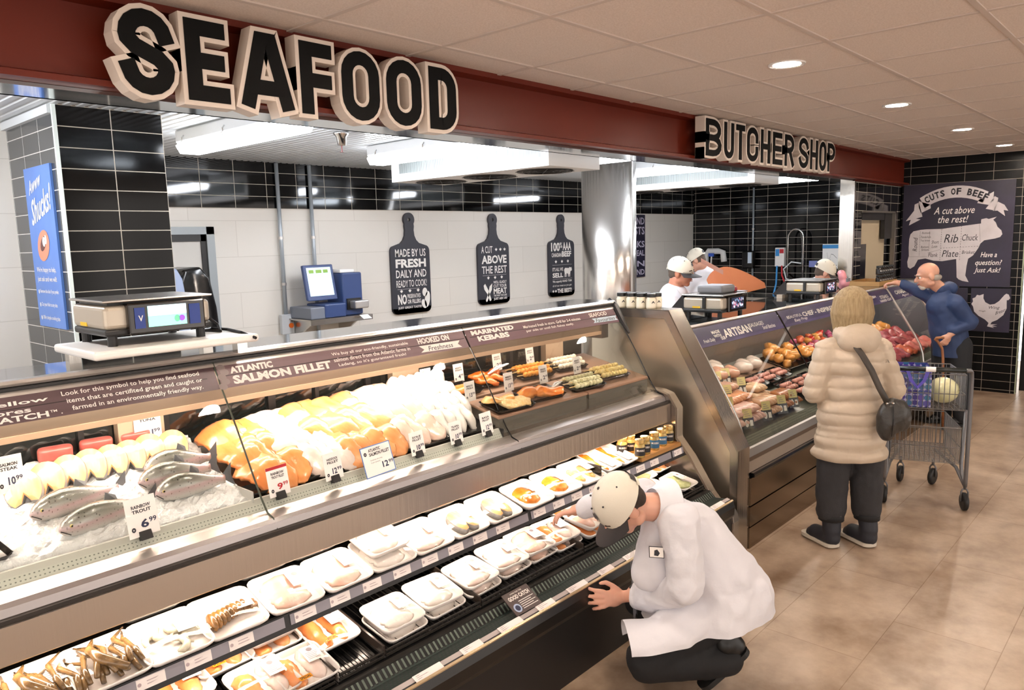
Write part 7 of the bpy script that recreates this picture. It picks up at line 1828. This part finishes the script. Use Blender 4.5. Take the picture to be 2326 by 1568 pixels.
blob('grey_hair', [(T3(.07, -.055, -.03), (.014, .045, .03), Mm), (T3(-.07, -.055, -.03), (.014, .045, .03), Mm), (T3(0, -.09, -.035), (.055, .02, .03), Mm)], mat('short_grey_hair', '#9a9086', .8), m_, vox=.006, smooth=2)
blob('beard', [(T3(0, .062, -.1), (.034, .03, .026), Mm), (T3(0, .09, -.082), (.02, .012, .012), Mm)], mat('white_stubble', '#c4b9ae', .8), m_, vox=.006, smooth=2)
blob('jacket', [((8.20, 1.855, 1.30), .085, (8.235, 1.83, 1.14), .16), ((8.235, 1.83, 1.14), .165, (8.29, 1.775, .80), .165), ((8.13, 1.73, 1.235), .078, (8.29, 1.94, 1.25), .078), ((8.29, 1.96, 1.25), .075, (8.27, 2.10, 1.335), .062), ((8.27, 2.10, 1.335), .06, (8.225, 2.21, 1.395), .045),
      ((8.12, 1.715, 1.22), .078, (8.2, 1.605, 1.05), .07), ((8.2, 1.605, 1.05), .068, (8.11, 1.725, .97), .05), ((8.20, 1.86, 1.33), .075, (8.16, 1.86, 1.2), .12), ((8.29, 1.775, .8), .165, (8.30, 1.77, .66), .165)], JK, m_, vox=.010, smooth=4, disp=folds(.010, 8, 12), cuts=[((8.3, 1.8, .70), (0, 0, -1))])
blob('collar_hood', [((8.15, 1.86, 1.355), .05, (8.26, 1.82, 1.37), .06), ((8.25, 1.80, 1.36), .065, (8.28, 1.84, 1.28), .06), ((8.16, 1.92, 1.34), .045, (8.26, 1.88, 1.36), .055)], JK, m_, vox=.01, smooth=4)
blob('trousers', [((8.27, 1.71, .80), .125, (8.29, 1.68, .42), .088), ((8.29, 1.68, .42), .088, (8.34, 1.66, .10), .08), ((8.33, 1.84, .80), .125, (8.36, 1.86, .42), .088), ((8.36, 1.86, .42), .088, (8.40, 1.84, .10), .08)], mat('dark_slacks', '#202329', .8), m_, vox=.012, smooth=4)
shoe(m_, (8.36, 1.63, .008), (8.26, 1.77, .008), (0, 0, 1), BOOT, mat('black_rubber', '#141414'), 'shoe', .046, (8.34, 1.66, .12)); shoe(m_, (8.42, 1.81, .008), (8.32, 1.95, .008), (0, 0, 1), BOOT, mat('black_rubber', '#141414'), 'shoe', .046, (8.40, 1.84, .12))
cn = thing('walking_cane', 'brown wooden walking cane held by the person in navy jacket', 'cane', (8.09, 1.79, 0))
g = MB(); g.sm = True; g.tube([(8.10, 1.77, 0.005), (8.08, 1.795, .7), (8.07, 1.805, .80), (8.05, 1.84, .865), (8.035, 1.86, .885), (8.03, 1.85, .9), (8.05, 1.81, .905), (8.08, 1.77, .895)], .0125, 10); g.build('shaft', mat('varnished_cane', '#7a4a2c', .3, var=('#a9704a', 12, .3)), cn)
g = MB(); g.cyl((8.10, 1.77, 0), (8.10, 1.77, .03), .016, seg=12); g.build('rubber_tip', BLACK, cn)

# ---------------------------------------------------------- butchers behind the counter
def butcher(base, fwd, hcen, neckp, lab, skin, torso, arms, smile=False, glasses=False, headup=(0, 0, 1), hf=None, hands=(), capscale=1.06):
    p = thing('person', lab, 'person', base)
    Mb = frame_from(hf or fwd, headup); HS, Tb = head_shapes(hcen, Mb, 1.02, neckp, 1.12 if smile else 1.0)
    S = list(HS)
    for h_, d_, u_ in hands: S += hand_shapes(h_, frame_from(d_, u_), 1, .6)
    S += [(neckp, .065, torso[0][0], .1)]+[(a, ra*.8, b, rb*.8) for a, ra, b, rb in torso]+[(a, ra*.65, b, rb*.65) for a, ra, b, rb in arms]
    x, y, _ = base; S += [((x-.09, y, .85), .1, (x-.09, y, .08), .05), ((x+.09, y, .85), .1, (x+.09, y, .08), .05)]
    blob('body', S, skin, p, vox=.0075, smooth=3)
    face_parts(p, hcen, Mb, Tb, 1.02, glasses=glasses, smile=smile)
    blob('hair', [(Tb(0, -.03, .0), (.081, .082, .06), Mb), (Tb(0, -.06, -.03), (.064, .045, .045), Mb)], mat('salt_brown_hair', '#5a4c42', .8), p, vox=.007, smooth=2)
    cap(p, hcen, Mb, capscale)
    nk_ = V(neckp)
    blob('lab_coat', torso+arms+[(tuple(nk_+V((0, 0, -.045))), .088, torso[0][0], .13)], LABC, p, vox=.012, smooth=6, disp=folds(.007, 8, base[0]))
    blob('trousers', [((x-.09, y, .9), .12, (x-.09, y, .1), .08), ((x+.09, y, .9), .12, (x+.09, y, .1), .08)], BLKC, p, vox=.015, smooth=3)
    for a in (-.09, .09): shoe(p, (x+a, y, .008), (x+a+fwd[0]*.17, y+fwd[1]*.17, .008), (0, 0, 1), BOOT, mat('black_rubber', '#141414'), 'shoe', .046, (x+a, y, .1))
    return p, Tb, Mb
hd = V((5.875, 3.36, 1.62))
p, Tb, Mb = butcher((5.82, 3.42, 0), (.5, -.85, 0), hd, (5.86, 3.41, 1.47), 'smiling person in cream cap and glasses behind the nearer butcher scale', SKIN2,
    [((5.85, 3.42, 1.40), .10, (5.84, 3.43, 1.25), .17), ((5.84, 3.43, 1.25), .175, (5.82, 3.43, .85), .175), ((5.70, 3.36, 1.34), .085, (6.0, 3.5, 1.34), .085)],
    [((5.68, 3.35, 1.33), .08, (5.62, 3.22, 1.15), .065), ((5.62, 3.22, 1.15), .062, (5.80, 3.06, 1.22), .05), ((6.02, 3.5, 1.33), .08, (6.14, 3.4, 1.22), .065), ((6.14, 3.4, 1.22), .06, (6.2, 3.2, 1.3), .048)], True, True,
    hf=(.22, -.95, -.12), headup=(-.1, .1, 1), hands=(((5.83, 3.03, 1.23), (.5, -.4, .1), (0, 0, 1)), ((6.21, 3.17, 1.31), (.2, -.9, .1), (0, 0, 1))))
g = MB(); g.sm = False
for s in (-1, 1):
    c0 = V((5.86, 3.36, 1.45)); g.poly([c0+V((.0, -.05, -.02)), c0+V((.07*s, .0, .04)), c0+V((.1*s, -.06, -.03)), c0+V((.04*s, -.09, -.08))])
g.build('collar', LABC, p)
p2, Tb, Mb = butcher((8.1, 4.35, 0), (.5, .86, 0), V((8.0, 4.38, 1.645)), (8.07, 4.33, 1.52), 'person in cream cap turned away in white coat near the tiled side wall', SKIN,
    [((8.1, 4.33, 1.46), .11, (8.13, 4.33, 1.28), .19), ((8.13, 4.33, 1.28), .19, (8.1, 4.35, .85), .18), ((7.98, 4.42, 1.4), .09, (8.28, 4.22, 1.4), .09)],
    [((7.96, 4.43, 1.39), .085, (7.94, 4.52, 1.15), .068), ((7.94, 4.52, 1.15), .062, (8.05, 4.75, 1.1), .05), ((8.30, 4.21, 1.39), .085, (8.42, 4.3, 1.16), .068), ((8.42, 4.3, 1.16), .062, (8.4, 4.6, 1.1), .05)],
    hf=(-.25, .8, -.45), hands=(((8.07, 4.78, 1.1), (.3, .9, 0), (0, 0, 1)), ((8.4, 4.63, 1.1), (0, 1, 0), (0, 0, 1))))
p3, Tb, Mb = butcher((8.45, 3.27, 0), (-.1, -1, 0), V((8.42, 3.05, 1.50)), (8.46, 3.12, 1.38), 'person stooping behind the farther scale, mostly the cream cap showing', SKIN,
    [((8.47, 3.14, 1.32), .1, (8.5, 3.2, 1.15), .17), ((8.5, 3.2, 1.15), .175, (8.5, 3.25, .85), .175), ((8.33, 3.13, 1.27), .08, (8.55, 3.2, 1.27), .08)],
    [((8.31, 3.12, 1.26), .08, (8.2, 3.05, 1.25), .065), ((8.2, 3.05, 1.25), .06, (8.13, 2.95, 1.36), .048), ((8.56, 3.17, 1.26), .075, (8.54, 3.08, 1.2), .06), ((8.54, 3.08, 1.2), .055, (8.46, 2.96, 1.34), .045)],
    hf=(.45, -.75, -.35), headup=(.0, -.3, 1), hands=(((8.11, 2.92, 1.37), (-.3, -.8, .3), (0, 0, 1)), ((8.45, 2.93, 1.35), (-.3, -.8, .2), (0, 0, 1))))
t = thing('wrapped_pink_meat', 'pink meat parcel held up beside the farther scale', 'meat package', (7.72, 2.62, 1.36))
blob('meat', [((7.75, 2.62, 1.43), (.05, .05, .05)), ((7.78, 2.64, 1.40), (.05, .05, .045)), ((7.74, 2.64, 1.49), (.045, .04, .05)), ((7.77, 2.66, 1.52), (.04, .04, .035))], mat('pink_parcel', '#d48a92', .35, coat=.4), t, vox=.01, smooth=3)
MB().box(7.70, 7.78, 2.575, 2.59, 1.44, 1.475).build('grey_band', mat('grey_wrap', '#6b6d72'), t)
